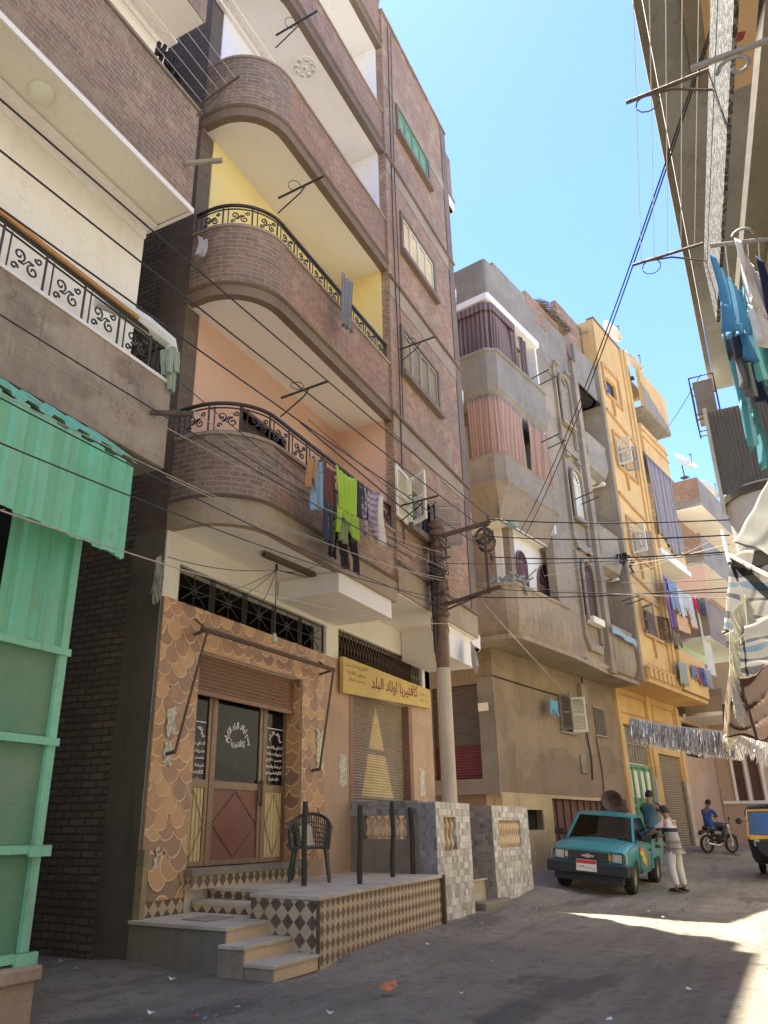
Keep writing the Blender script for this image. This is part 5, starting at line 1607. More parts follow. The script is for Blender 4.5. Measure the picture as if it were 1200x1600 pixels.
# sill strip below the door and skirting above the landing
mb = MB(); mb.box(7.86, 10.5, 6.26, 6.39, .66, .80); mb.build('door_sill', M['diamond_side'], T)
mb = MB(); mb.box(7.84, 10.5, 6.23, 6.45, .80, .88); mb.build('sill_slab', M['concrete'], T, bevel=.005)
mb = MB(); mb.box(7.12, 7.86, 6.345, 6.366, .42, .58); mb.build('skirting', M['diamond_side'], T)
mb = MB(); mb.box(7.08, 7.16, 6.30, 6.40, -.1, 1.1); mb.build('corner_post', plaster('yellowed post', (.26, .22, .12), (.12, .11, .07), .7), T)
# stretched balustrade at the far end of the terrace
def baluster_mb(mb, x, y, z0, h, r=.045, n=8):
    pr = [(.5, 0), (.5, .06), (.9, .1), (1.15, .2), (1.0, .3), (.55, .42), (.45, .5), (.55, .58), (1.0, .68), (1.1, .76), (.8, .86), (.5, .9), (.5, 1)]
    mb.lathe([(r * a, z0 + h * b) for a, b in pr], (x, y, 0), n)
G1 = thing('terrace_parapet', 'grey tiled end parapet of the terrace with a row of worn balusters', 'parapet', (12.15, 5.9, .66))
mb = MB(); mb.wall('y', 5.18, 6.38, .665, 1.66, 12.05, 12.2, [(5.38, 6.15, 1.15, 1.5)]); mb.build('panel', M['concrete'], G1)
mb = MB(); mb.box(12.02, 12.24, 5.18, 6.38, 1.66, 1.72); mb.box(12.035, 12.048, 5.18, 6.38, 1.5, 1.66); mb.build('top_tiles', M['mosaic_grey'], G1)
for i in range(6):
    mb = MB(); baluster_mb(mb, 12.12, 5.44 + i * .13, 1.15, .35, .05); mb.build('baluster', M['tile_cream'], G1, smooth=True)
def porch_wall(x0, x1, y0, y1, z0, z1, win, label, nb, gz=0.0):
    t = thing('porch_wall', label, 'parapet wall', ((x0 + x1) / 2, y0, gz))
    mb = MB(); mb.wall('x', x0, x1, z0, z1, y0, y0 + .14, [win]); mb.build('tiled_front', M['mosaic'], t)
    mb = MB(); mb.wall('y', y0 + .005, y1, z0, z1 - .002, x0 - .001, x0 + .12); mb.build('tiled_side', M['mosaic_grey'], t)
    mb = MB(); mb.box(x0, x1, y0 + .002, y0 + .15, z1, z1 + .012); mb.build('top', M['mosaic'], t)
    for i in range(nb):
        mb = MB(); xx = win[0] + (win[1] - win[0]) * (i + .5) / nb; baluster_mb(mb, xx, y0 + .07, win[2], win[3] - win[2], .05); mb.build('baluster', M['tile_cream'], t, smooth=True)
    mb = MB(); mb.box(win[0] - .05, win[1] + .05, y0 + .13, y0 + .16, win[2] - .03, win[3] + .03); mb.build('niche_back', M['tile_cream'], t)
    return t
porch_wall(12.06, 13.6, 4.89, 5.18, -.15, 1.69, (12.36, 12.92, .98, 1.48), 'narrow marble tiled porch wall with three balusters beside the terrace', 3)
porch_wall(15.25, 17.65, 5.04, 5.74, -.1, 1.70, (15.6, 17.05, .95, 1.45), 'wider marble tiled porch wall with a row of cream balusters nearer the pickup', 10)
mb = MB(); mb.box(14.0, 15.24, 5.25, 6.3, -.1, .42); mb.box(13.98, 15.24, 5.2, 5.3, .42, .45); mb.solo('door_step', M['slab_top'], 'cream slab doorstep between the two marble tiled porch walls', 'step', bevel=.006)
mb = MB(); mb.prism([(14.05, 4.86), (15.35, 4.80), (15.55, 5.0), (14.1, 5.2)], 'z', -.1, .13); mb.solo('rubble_step', M['concrete'], 'broken concrete block lying before the doorstep between the porch walls', 'step', bevel=.03)
# posts for the rope rail
LBL = ['nearest dark wooden post on the terrace, in front of the plastic chair', 'second dark post, near the front edge of the terrace', 'tall third post toward the right end of the terrace', 'dark post in the corner against the grey end parapet']
pb = None
for i, (x, y, h) in enumerate(((9.0, 5.42, .97), (9.64, 4.98, .93), (11.1, 5.2, 1.02), (11.95, 5.25, .95))):
    if pb is None:
        pb = MB(); random.seed(1)
        pb.tube([(x + .008 * math.sin(k), y, .665 + h * k / 8) for k in range(9)], [.036 + rr(-.003, .003) for _ in range(9)], 8)
        pb = pb.build('wooden_post', M['wood_dark'] if False else paint('charred wood', (.04, .035, .03), .8, amt=.5), None, org=(x, y, .665), smooth=True)
        q = pb
    else:
        q = pb.copy(); C.objects.link(q); q.location = (x, y, .665)
        q.scale = (1, 1, h / .97); q.rotation_euler = (R_(.8 * i), R_(-.6 * i), i)
    props(q, LBL[i], 'post', 'dark posts standing on the terrace')

# ---- plastic armchair
ch = thing('plastic_chair', 'dark green plastic armchair facing the street on the terrace', 'chair', (9.75, 5.78, .665), rz=R_(-62))
PL = paint('dark green plastic', (.028, .038, .033), .4, amt=.3)
mb = MB(); random.seed(2)
mb.prism([(-.23, -.24), (.23, -.24), (.21, .22), (-.21, .22)], 'z', .40, .425); mb.build('seat', PL, ch, bevel=.01)
for sx in (-1, 1):
    for sy in (-1, 1):
        mb = MB(); mb.tube([(sx * .21, sy * .21, .41), (sx * .26, sy * .26, .0)], [.03, .02], 6); mb.build('leg', PL, ch, smooth=True)
    mb = MB(); mb.tube([(sx * .25, -.26, .40), (sx * .27, -.27, .62), (sx * .28, -.1, .655), (sx * .27, .12, .67), (sx * .22, .24, .74)], [.022, .024, .03, .028, .02], 6); mb.build('armrest', PL, ch, smooth=True)
mb = MB()      # woven-look curved back
for i in range(27):
    a = R_(-10 + 200 * i / 26)
    x, y = .26 * math.cos(a), .02 + .26 * math.sin(a)
    zt = .66 + .17 * max(0, math.sin(a)) 
    mb.tube([(x * .82, y * .82, .42), (x, y, zt)], .010, 4)
for f in (.15, .3, .45, .6, .75):
    mb.tube([(.26 * (.82 + .18 * f) * math.cos(R_(-10 + 200 * i / 16)), (.02 + .26 * math.sin(R_(-10 + 200 * i / 16))) * (.82 + .18 * f), .42 + f * (.24 + .17 * max(0, math.sin(R_(-10 + 200 * i / 16))))) for i in range(17)], .007, 4)
mb.tube([(.265 * math.cos(R_(-10 + 200 * i / 16)), .02 + .265 * math.sin(R_(-10 + 200 * i / 16)), .66 + .18 * max(0, math.sin(R_(-10 + 200 * i / 16)))) for i in range(17)], .022, 6)
mb.build('backrest', PL, ch, smooth=True)
mb = MB(); mb.obox((0, .1, .56), (.13, 0, 0), (0, .03, .0), (0, .03, .13)); mb.solo('cushion', cloth('pale cushion', (.42, .38, .31)), 'pale cushion propped in the plastic armchair', 'cushion', bevel=.02).location = (9.72, 5.82, 1.09)

# ---- electric pole
P_ = thing('utility_pole', 'electricity pole with cream painted foot and iron crossarms carrying many wires', 'utility pole', (13.05, 5.03, 0))
px, py = 13.05, 5.03
mb = MB(); mb.tube([(px, py, -.1), (px, py, 3.92)], [.13, .128], 16); mb.lathe([(.128, 3.92), (.12, 3.95), (.11, 3.95)], (px, py, 0), 16); mb.build('painted_foot', plaster('cream painted pole foot', (.46, .40, .32), (.3, .26, .2), .4), P_, smooth=True)
mb = MB(); mb.tube([(px, py, 3.9), (px, py, 4.6), (px + .02, py, 5.2), (px - .01, py, 5.9), (px + .01, py, 6.75)], [.115, .12, .14, .135, .14], 12); mb.build('shaft', paint('rusted pole', (.15, .095, .07), .8, (.07, .05, .04), .6, sc1=4), P_, smooth=True)
random.seed(21)
mb = MB()
for z in (4.9, 5.1, 5.3, 5.55, 5.75, 6.0, 6.2, 6.45, 6.6):
    a = rr(0, 6)
    mb.lathe([(.13, z - .03), (.155, z - .02), (.155, z + .02), (.13, z + .03)], (px, py, 0), 12)
    mb.tube([(px + .1 * math.cos(a), py + .1 * math.sin(a), z), (px + .30 * math.cos(a), py + .26 * math.sin(a), z + .02)], .02, 5)
mb.build('clamp', M['rust_iron'], P_)
mb = MB()
mb.beam((px - .02, py + .1, 6.42), (px, 4.0, 6.55), .06, .07); mb.beam((px + .02, py + .1, 5.08), (px, 3.85, 5.3), .055, .06); mb.beam((px, 4.08, 6.52), (px, 4.08, 5.2), .05, .05)
mb.beam((px, 4.08, 5.25), (px, py - .1, 5.0), .03, .03)
mb.build('crossarm', M['rust_iron'], P_)
INS = []
for z in (6.62, 6.28, 5.88):
    c = Vector((px, 4.0, z)); INS.append(c)
    mb = MB(); mb.tube([c + Vector((0, .1, -.1)), c + Vector((0, .02, -.14)), c + Vector((0, -.03, -.1)), c + Vector((0, -.02, .03))], .013, 5)
    o = mb.build('insulator_pin', M['rust_iron'], P_)
    mb = MB(); mb.lathe([(.02, -.07), (.045, -.06), (.03, -.03), (.045, 0), (.03, .03), (.035, .06), (0, .075)], c + Vector((0, -.02, 0)), 10); mb.build('insulator', paint('brown glazed porcelain', (.12, .07, .05), .25, amt=.2), o, smooth=True)
mb = MB()
for k in range(26):      # tangle of service wires bound to the shaft
    a0, a1 = rr(0, 6.3), rr(0, 6.3); z0 = rr(4.8, 6.5); z1 = z0 + rr(-.5, .5)
    mb.tube([(px + .16 * math.cos(a0 + (a1 - a0) * t / 8) * rr(.95, 1.25), py + .16 * math.sin(a0 + (a1 - a0) * t / 8) * rr(.95, 1.25), z0 + (z1 - z0) * t / 8) for t in range(9)], .009, 4)
for k in range(8):
    a = rr(0, 6.3); mb.tube([(px + .14 * math.cos(a), py + .14 * math.sin(a), 6.4), (px + .16 * math.cos(a + .2), py + .16 * math.sin(a + .2), 5.6), (px + .14 * math.cos(a), py + .14 * math.sin(a), 4.7 - rr(0, .7))], .009, 4)
mb.build('wire_tangle', M['cable'], P_)
mb = MB()
for c_ in (Vector((px, 4.05, 6.3)), Vector((px, 4.1, 6.45))):
    for k in range(5):
        rr0 = .13 + .012 * k
        mb.tube([c_ + Vector((rr(-.02, .02), rr0 * math.cos(t * .6), -.15 + rr0 * math.sin(t * .6))) for t in range(11)], .006, 4)
mb.build('wire_coil', M['cable'], P_)
# ================================================================== buildings and awnings on the right
RB = thing('apartment_building', 'grey plastered building overhead on the right with rough concrete balcony edge and pale ceiling', 'apartment building', (8, -2.2, 0))
mb = MB(); mb.wall('x', -12, 14.6, 0, 9.0, -2.2, -2.4, [(3, 4, 6.2, 8.3), (6, 7, 6.2, 8.3)]); mb.wall('x', -12, 14.6, 9.2, 15.5, -.16, -.4); mb.box(-12, 14.6, -2.4, -.4, 15.4, 15.5); mb.wall('y', -2.2, -8, 0, 9.0, 14.4, 14.6); mb.build('front_wall', M['white_plaster'], RB)  # unseen upper storey and rear stretch, added for bounced light and glass reflections
mb = MB(); mb.box(-12, 14.6, -2.3, -.14, 9.0, 9.2); up = mb.build('upper_slab', plaster('pale grey ceiling render', (.30, .315, .335), (.19, .195, .20), .8, streak=.3), RB)
mb = MB(); mb.box(1.5, 14.6, -.13, -.05, 8.98, 10.2); mb.build('slab_edge', M['greyplaster'], up)
mb = MB(); mb.box(4.5, 7.2, -.62, -.46, 8.7, 9.0); mb.build('ceiling_beam', M['concrete'], up)
mb = MB(); mb.box(3.2, 7.6, -1.9, -.63, 8.96, 8.995); pn = mb.build('ceiling_panel', plaster('peach ceiling', (.60, .42, .27), (.5, .35, .22), .3, streak=0), RB)
mb = MB()
for (cx, cy, s) in ((6.1, -.72, .16), (6.9, -.9, .12), (7.35, -.7, .1)):
    mb.tube([(cx + s * (t / 6 - .8), cy + s * .8 * math.sin(t * .9), 8.95) for t in range(10)], [.012, .03, .035, .03, .02, .03, .035, .03, .02, .01], 6)
mb.build('painted_scroll', paint('dull red stucco', (.28, .06, .05), .6), pn, smooth=True)
# lower balcony: rough edge running slightly towards the street
def rpt(x): return (x, -.58 + (x - 4) * .105)
M['roughcast'] = None
def mk_rough():
    m, nt, b = nm('hacked concrete')
    v = coord(nt, False, (1, 1, 1))
    n1 = noise(nt, v, 24, 5, .75, .44, .54)
    c = mix(nt, n1, (.04, .038, .035), (.22, .215, .20)); nt.links.new(c, b.inputs['Base Color']); b.inputs['Roughness'].default_value = .9
    bump(nt, b, n1, .02, .9); return m
pth = [rpt(1.0), rpt(7.45)]
mb = MB(); mb.beam((*rpt(1.0), 6.35), (*rpt(7.45), 6.35), .03, .72)
o = mb.build('balcony_edge', mk_rough(), RB)
x0, y0 = rpt(1.0); x1, y1 = rpt(7.45)
mb = MB(); mb.prism([(x0, y0 - .17), (x1, y1 - .17), (x1, -2.2), (x0, -2.2)], 'z', 6.02, 6.18); sl2 = mb.build('lower_slab', M['concrete'], RB)
mb = MB(); mb.prism([(x0, y0 - .36), (x1, y1 - .36), (x1, y1 - .62), (x0, y0 - .62)], 'z', 5.97, 6.019); mb.build('soffit_strip', M['beige'], sl2)
mb = MB(); mb.tube([(x0, y0 - .66, 5.98), (x1, y1 - .66, 5.98)], .018, 5); mb.build('soffit_conduit', M['rust_iron'], sl2)
mb = MB(); mb.prism([(x0, y0 - .72), (x1, y1 - .72), (x1, -2.2), (x0, -2.2)], 'z', 5.975, 6.015); mb.build('soffit_panel', M['tan'], sl2)
mb = MB()
for k, cx in enumerate((4.3, 5.4, 6.3, 7.0)):
    cy = rpt(cx)[1] - .85
    mb.tube([(cx + .05 * t - .2, cy + .09 * math.sin(t * 1.0), 5.965) for t in range(9)], [.012, .025, .03, .025, .018, .025, .03, .022, .01], 6)
mb.build('painted_scroll', paint('brown stucco vine', (.22, .09, .05), .6), sl2, smooth=True)
# washing-line brackets
def bracket(x, y, z, L_, label, base=None, dirx=0, scrolls=True, group='washing line brackets on the right building'):
    t = thing('line_bracket', label, 'bracket', (x, y, z), group=group)
    mb = MB(); d = Vector((dirx, 1, 0)).normalized(); o = Vector((x, y, z))
    mb.tube([o, o + d * L_], .018, 5); mb.tube([o - Vector((0, 0, .22)), o + d * L_ * .45 - Vector((0, 0, .05)), o + d * L_ * .85], .01, 5)
    mb.build('arm', M['rust_iron'], t)
    mb = MB(); c = o + d * L_ * .75
    mb.tube([c + Vector((0, .09 * math.cos(a * .6), .0 - .09 + .09 * math.sin(a * .6))) for a in range(11)], .006, 4); mb.build('wire_ring', M['rust_iron'], t)
    return t
bracket(5.1, rpt(5.1)[1] + .0, 6.75, .62, 'iron washing line bracket with a wire ring, upper one on the rough concrete edge')
bracket(7.3, rpt(7.3)[1], 6.85, .68, 'plain iron washing line bracket, lower one on the rough concrete edge')
t = thing('scroll_bracket', 'big scroll ended iron bracket close overhead at the top right corner', 'bracket', (3.3, -.7, 5.2))
mb = MB(); mb.tube([(3.75, -.85, 5.35), (3.75, -.25, 5.38)], .02, 6); mb.tube([(3.75 + .0, -.47 + .10 * (1 - .07 * a) * math.cos(a * .55), 5.26 + .10 * (1 - .07 * a) * math.sin(a * .55)) for a in range(13)], .012, 5); mb.build('arm', paint('pale grey iron', (.2, .19, .18), .5), t, smooth=True)
t = thing('scroll_bracket', 'grey iron bracket with a scroll carrying the clothes on the right', 'bracket', (8, -.3, 7.4))
mb = MB(); a_, b_ = at(1110, 384, X=5.45), at(1215, 372, X=5.45); mb.tube([a_, b_], .018, 6)
c = at(1160, 368, X=5.45); mb.tube([c + Vector((0, .07 * math.cos(k * .35 + .2), .06 * math.sin(k * .35 + .2))) for k in range(10)], .012, 5); mb.build('arm', paint('pale grey iron', (.2, .19, .18), .5), t, smooth=True)
def lines(pts, name, label, mat='line_white', r=.004, group=None, sag=0.0):
    mb = MB()
    p, q = Vector(pts[0]), Vector(pts[1]); n = 14
    mb.tube([p.lerp(q, i / n) - Vector((0, 0, sag * 4 * (i / n) * (1 - i / n))) for i in range(n + 1)], r, 4)
    return mb.solo(name, M[mat], label, 'cable' if 'wash' not in name else 'washing line', group)
k = 0
for i in range(5):     # lines between the two small brackets
    ya = rpt(5.1)[1] + .1 + i * .12; yb = rpt(7.3)[1] + .08 + i * .13
    lines([(3.2, rpt(3.2)[1] + .08 + i * .10, 6.75), (7.3, yb, 6.85)], 'washing_line', 'bare wire line under the right ceiling, ' + ['nearest the rough concrete edge', 'second from the concrete edge', 'middle one of five', 'fourth from the concrete edge', 'nearest the sky'][i], group='bare washing lines under the right ceiling')
for i, (pa, pb_) in enumerate((((1116, 384), (1122, 700)), ((1133, 384), (1136, 480)), ((1168, 378), (1160, 450)), ((1185, 376), (1178, 500)))):
    pa = at(*pa, X=5.45); lines([pa, pa + Vector((2.4, 0, .02))], 'washing_line', 'white washing line on the right, ' + ['at the outer tip of the grey bracket', 'second from the tip of the grey bracket', 'third, behind the white shirt', 'nearest the right frame edge'][i], group='washing lines with clothes on the right')
# lantern-like air conditioner cage at the far end
t = thing('air_conditioner', 'air conditioner in a metal cage under the roof edge on the right', 'air conditioner', (14, -.1, 8.3))
q = [at(1092, 622, X=14), at(1116, 616, X=14), at(1122, 655, X=14), at(1101, 668, X=14)]
zc = (q[0].z + q[2].z) / 2
mb = MB(); mb.box(13.7, 14.3, -.10, .22, 8.15, 8.8); mb.build('casing', M['grey_wood'], t, bevel=.02)
mb = MB()
for yy in (-.14, .26):
    for xx in (13.65, 14.35): mb.tube([(xx, yy, 7.95), (xx, yy, 8.85)], .015, 4)
for zz in (8.0, 8.1, 8.85): mb.tube([(13.65, -.14, zz), (13.65, .26, zz), (14.35, .26, zz), (14.35, -.14, zz)], .015, 4, closed=True)
mb.build('cage', M['rust_iron'], t)
# corrugated curtain wall and the round balcony below
RR = thing('corner_building', 'narrow building on the right with a corrugated screen above a round plastered balcony', 'building', (13, -1.6, 0))
mb = MB()
n = 26
for i in range(n):
    y = .10 - i * .05
    for (a, b_, o0, o1) in ((y, y - .025, 0, .03), (y - .025, y - .05, .03, 0)):
        mb.face([(12.0 + o0, a, 5.9), (12.0 + o1, b_, 5.9), (12.0 + o1, b_, 7.3), (12.0 + o0, a, 7.3)])
mb.build('corrugated_screen', paint('grey corrugated sheet', (.20, .185, .175), .5, amt=.4, sc1=2), RR, solid=.006)
mb = MB(); mb.tube([(11.98, .10, 5.6), (11.98, .09, 7.35)], .03, 6); mb.build('screen_post', M['white_wood'], RR)
mb = MB(); cx, cy, r = 12.55, -.55, .62
mb.lathe([(r * .0, 4.7), (r * .93, 4.7), (r * .95, 5.2), (r, 5.88), (r + .03, 5.9), (r + .03, 6.0), (r - .05, 6.02), (0, 6.02)], (cx, cy, 0), 28); mb.build('round_balcony', M['cream'], RR, smooth=True)
mb = MB(); mb.lathe([(r + .01, 5.86), (r + .05, 5.86), (r + .05, 5.97), (r + .01, 5.98)], (cx, cy, 0), 28); mb.build('balcony_rim', M['concrete_dark'], RR)
mb = MB(); mb.box(12.3, 34, -3, -1.15, 0, 9.4); mb.build('body', M['cream'], RR)  # unseen length out of frame, added to darken reflections in the cafe door

# ---- garments
def garment(kind, p0, p1, h, mat, label, group, seed=0, name=None, frame='A', sag=.03):
    """cloth hung from the line p0-p1, dropping h; folds run downwards"""
    random.seed(seed)
    p0, p1 = Vector(p0), Vector(p1); d = (p1 - p0); W_ = d.length; d.normalize()
    nrm = Vector((-d.y, d.x, 0)); nrm = nrm.normalized() if nrm.length > 1e-4 else Vector((0, 1, 0))
    mb = MB(); ph = [rr(0, 6.28) for _ in range(8)]
    fold = max(2, int(W_ / .12))
    def surf(a, t, amp=1.0):
        """a across 0..1, t down 0..1"""
        o = amp * (.018 + .022 * t) * math.sin(a * fold * 2 * PI + ph[0] + .9 * math.sin(t * 2.4 + ph[1])) + .03 * t * math.sin(a * 3 + ph[2] + t * 2)
        pin = (1 - abs(2 * a - 1) ** 2)
        z = -h * t - sag * pin * (1 - t) * 2
        x = a * W_ + .02 * math.sin(t * 5 + ph[3])
        return p0 + d * x + nrm * o + Vector((0, 0, z))
    def sheet(a0, a1, t0, t1, na, ntt, taper=0.0, hem=.02, shift=0.0):
        g = {}
        for i in range(na + 1):
            for j in range(ntt + 1):
                u, v = i / na, j / ntt
                aa = a0 + (a1 - a0) * (taper * v / 2 + u * (1 - taper * v)) + shift * v
                tt = t0 + (t1 - t0) * v + (hem * math.sin(u * 9 + ph[4]) if j == ntt else 0)
                g[i, j] = surf(aa, tt)
        for i in range(na):
            for j in range(ntt):
                uvq = [(i / na * (a1 - a0) * W_, -(t0 + (t1 - t0) * j / ntt) * h), ((i + 1) / na * (a1 - a0) * W_, -(t0 + (t1 - t0) * j / ntt) * h), ((i + 1) / na * (a1 - a0) * W_, -(t0 + (t1 - t0) * (j + 1) / ntt) * h), (i / na * (a1 - a0) * W_, -(t0 + (t1 - t0) * (j + 1) / ntt) * h)]
                mb.face([g[i, j], g[i + 1, j], g[i + 1, j + 1], g[i, j + 1]], 0, uvq)
    if kind == 'towel': sheet(0, 1, 0, 1, 14, 12)
    elif kind == 'shirt':          # hung by the hem: body above, sleeves and collar dangling below
        sheet(.0, 1, 0, .62, 14, 10, .05, .0); sheet(.0, .30, .62, 1.0, 5, 6, .25, .02, -.03); sheet(.70, 1, .62, 1.0, 5, 6, .25, .02, .03); sheet(.34, .66, .62, .76, 5, 3, .3, .02)
    elif kind == 'trousers':
        sheet(0, 1, 0, .22, 10, 4, 0, 0); sheet(0, .48, .22, 1, 6, 12, .25, .015); sheet(.52, 1, .22, .97, 6, 12, .25, .015)
    o = mb.solo(name or {'towel': 'hanging_cloth', 'shirt': 'hanging_shirt', 'trousers': 'hanging_trousers'}[kind], mat, label, {'towel': 'cloth', 'shirt': 'shirt', 'trousers': 'trousers'}[kind], group, frame, smooth=True, solid=.004, weld=True)
    return o
def CL(c, c2=None, st=None, tr=0.0, grid=None): 
    k = ('cl', c, c2, st, tr)
    if k not in M: M[k] = cloth('laundry %d' % len(M), c, c2, st, trans=tr, grid=grid)
    return M[k]
def gpx(kind, x0, y0, x1, y1, yb, mat, label, group, seed, **pl):
    a, b_ = at(x0, y0, **pl), at(x1, y1, **pl)
    m_ = at((x0 + x1) / 2, yb, **pl)
    fr = 'A'
    if 'U' in pl or 'V' in pl: fr = 'B'
    return garment(kind, a, b_, max(.2, (a.z + b_.z) / 2 - m_.z), mat, label, group, seed, frame=fr)
GA = 'washing hung from the first brick balcony'
dy = dict(Y=4.92)
mbl = MB(); mbl.tube([(7.9, 4.92, 6.42), (11.75, 4.92, 6.36)], .012, 5); mbl.tube([(7.9, 4.80, 6.44), (11.75, 4.80, 6.38)], .005, 4)
mbl.solo('washing_line', M['cable'], 'dark washing line in front of the lowest brick balcony', 'washing line')
gpx('shirt', 482, 708, 495, 718, 764, CL((.32, .17, .07)), 'small ochre brown garment hanging left of the light jeans', GA, 1, **dy)
gpx('trousers', 491, 711, 503, 720, 800, CL((.17, .27, .38), (.1, .16, .26), (0, 9, .6)), 'faded light blue jeans hanging on the balcony line', GA, 2, **dy)
gpx('towel', 503, 716, 524, 736, 806, CL((.11, .045, .035)), 'dark red brown cloth hanging between the jeans and the green shirt', GA, 3, **dy)
gpx('trousers', 506, 775, 522, 785, 850, CL((.03, .04, .06)), 'navy trousers hanging low behind the dark red cloth', GA, 4, Y=4.86)
gpx('shirt', 525, 726, 558, 748, 838, CL((.27, .42, .05)), 'bright lime green shirt with dangling sleeves on the balcony line', GA, 5, Y=4.84)
gpx('towel', 526, 790, 544, 800, 846, CL((.17, .22, .12)), 'grey green cloth hanging under the lime green shirt', GA, 6, Y=4.9)
gpx('trousers', 514, 810, 530, 822, 872, CL((.014, .013, .014)), 'left black trousers hanging lowest below the green shirt', GA, 7, Y=4.95)
gpx('trousers', 530, 815, 560, 835, 893, CL((.016, .014, .018), (.05, .02, .02), (0, 4, .8)), 'right black trousers hanging lowest below the green shirt', GA, 8, Y=4.95)
gpx('trousers', 558, 752, 574, 763, 812, CL((.03, .035, .055)), 'navy garment hanging between the green shirt and the plaid shirt', GA, 9, **dy)
gpx('shirt', 567, 757, 592, 768, 840, CL((.34, .29, .36), (.16, .13, .20), (1, 9, .55), grid=8), 'lilac plaid shirt hanging near the right end of the balcony line', GA, 10, **dy)
gpx('towel', 592, 768, 599, 772, 850, CL((.55, .53, .5)), 'narrow white cloth at the right end of the balcony line', GA, 11, **dy)
gpx('towel', 534, 424, 552, 440, 512, CL((.16, .16, .18), (.10, .11, .13), (0, 14, .5)), 'grey striped towel hanging from the second brick balcony', None, 12, Y=5.0)
gpx('towel', 311, 366, 326, 372, 402, CL((.30, .30, .33)), 'pale grey rag tied to the left end of the second brick balcony railing', None, 13, Y=6.0)
for (ox, oy, oz, L_, lb) in ((7.9, 5.25, 6.9, .75, 'first balcony, left end'), (7.65, 5.25, 10.3, .8, 'second balcony'), (7.4, 5.25, 13.6, .8, 'third balcony'), (11.75, 5.2, 6.65, .75, 'first balcony, right end beside the white shutter'), (12.0, 5.2, 10.1, .75, 'bay window of the second floor')):
    t = thing('line_bracket', 'iron washing line bracket at the ' + lb, 'bracket', (ox, oy, oz), group='washing line brackets on the brick building')
    mb = MB(); o_ = Vector((ox, oy, oz)); mb.tube([o_, o_ + Vector((0, -L_, .05))], .018, 5); mb.tube([o_ - Vector((0, 0, .3)), o_ + Vector((0, -L_ * .5, -.08)), o_ + Vector((0, -L_ * .6, 0.02))], .012, 5); mb.build('arm', M['iron'], t)
    mb = MB(); mb.tube([o_ + Vector((.0 + .1 * math.cos(k * .6), -L_ * .35 + .09 * math.sin(k * .6), .12)) for k in range(11)], .006, 4); mb.build('wire_ring', M['iron'], t)
# washing on the far orange balconies and on the right-hand lines
GO = 'washing on the orange building balconies'
for i, (kind, x0, x1, y0, y1, yb, c, lb, V_) in enumerate((
    ('trousers', 1036, 1044, 898, 905, 975, (.17, .10, .28), 'purple cloth at the left of the upper washing on the orange building', 8.0),
    ('trousers', 1041, 1056, 900, 910, 950, (.18, .22, .28), 'blue grey jeans on the upper line of the orange building', 7.95),
    ('shirt', 1052, 1062, 912, 920, 958, (.50, .49, .46), 'white shirt on the upper line of the orange building', 8.0),
    ('shirt', 1062, 1073, 918, 926, 960, (.40, .38, .34), 'greyish shirt on the upper line of the orange building', 8.0),
    ('trousers', 1072, 1080, 925, 930, 975, (.45, .43, .40), 'pale trousers near the right of the upper line of the orange building', 8.0),
    ('shirt', 1080, 1088, 930, 935, 952, (.38, .02, .04), 'bright red shirt on the upper line of the orange building', 8.0),
    ('trousers', 1087, 1101, 932, 940, 958, (.03, .035, .04), 'black garment at the right end of the upper line of the orange building', 8.0),
    ('towel', 1057, 1078, 958, 965, 985, (.48, .30, .16), 'patterned orange rug hanging under the upper line', 8.1),
    ('towel', 1078, 1088, 965, 968, 980, (.45, .22, .10), 'small orange cloth beside the patterned rug', 8.1),
    ('shirt', 1051, 1062, 983, 990, 1008, (.14, .12, .08), 'olive garment hanging between the two orange balconies', 8.1),
    ('towel', 1058, 1072, 1030, 1036, 1068, (.22, .26, .24), 'grey green towel over the lowest orange balcony', 8.1),
    ('shirt', 1080, 1087, 1038, 1040, 1060, (.13, .16, .24), 'blue shirt on the lowest orange balcony', 8.1),
    ('shirt', 1086, 1092, 1039, 1042, 1064, (.30, .06, .07), 'red shirt on the lowest orange balcony', 8.1),
    ('trousers', 1091, 1100, 1040, 1043, 1070, (.05, .08, .2), 'blue trousers on the lowest orange balcony', 8.1),
    ('shirt', 1099, 1110, 1042, 1046, 1072, (.20, .20, .24), 'grey shirt at the right end of the lowest orange balcony', 8.1))):
    gpx(kind, x0, y0, x1, y1, yb, CL(c), lb, GO, 40 + i, V=V_)
gpx('towel', 957, 975, 995, 1000, 1000, CL((.22, .30, .32)), 'pale blue cloths bundled on the beige balcony rail', None, 60, V=8.3)
gpx('shirt', 858, 1090, 872, 1094, 1118, CL((.10, .28, .42)), 'bright blue cloth hung beside the small ground floor window', None, 61, V=9.2)
GR = 'washing hanging on the right side of the street'
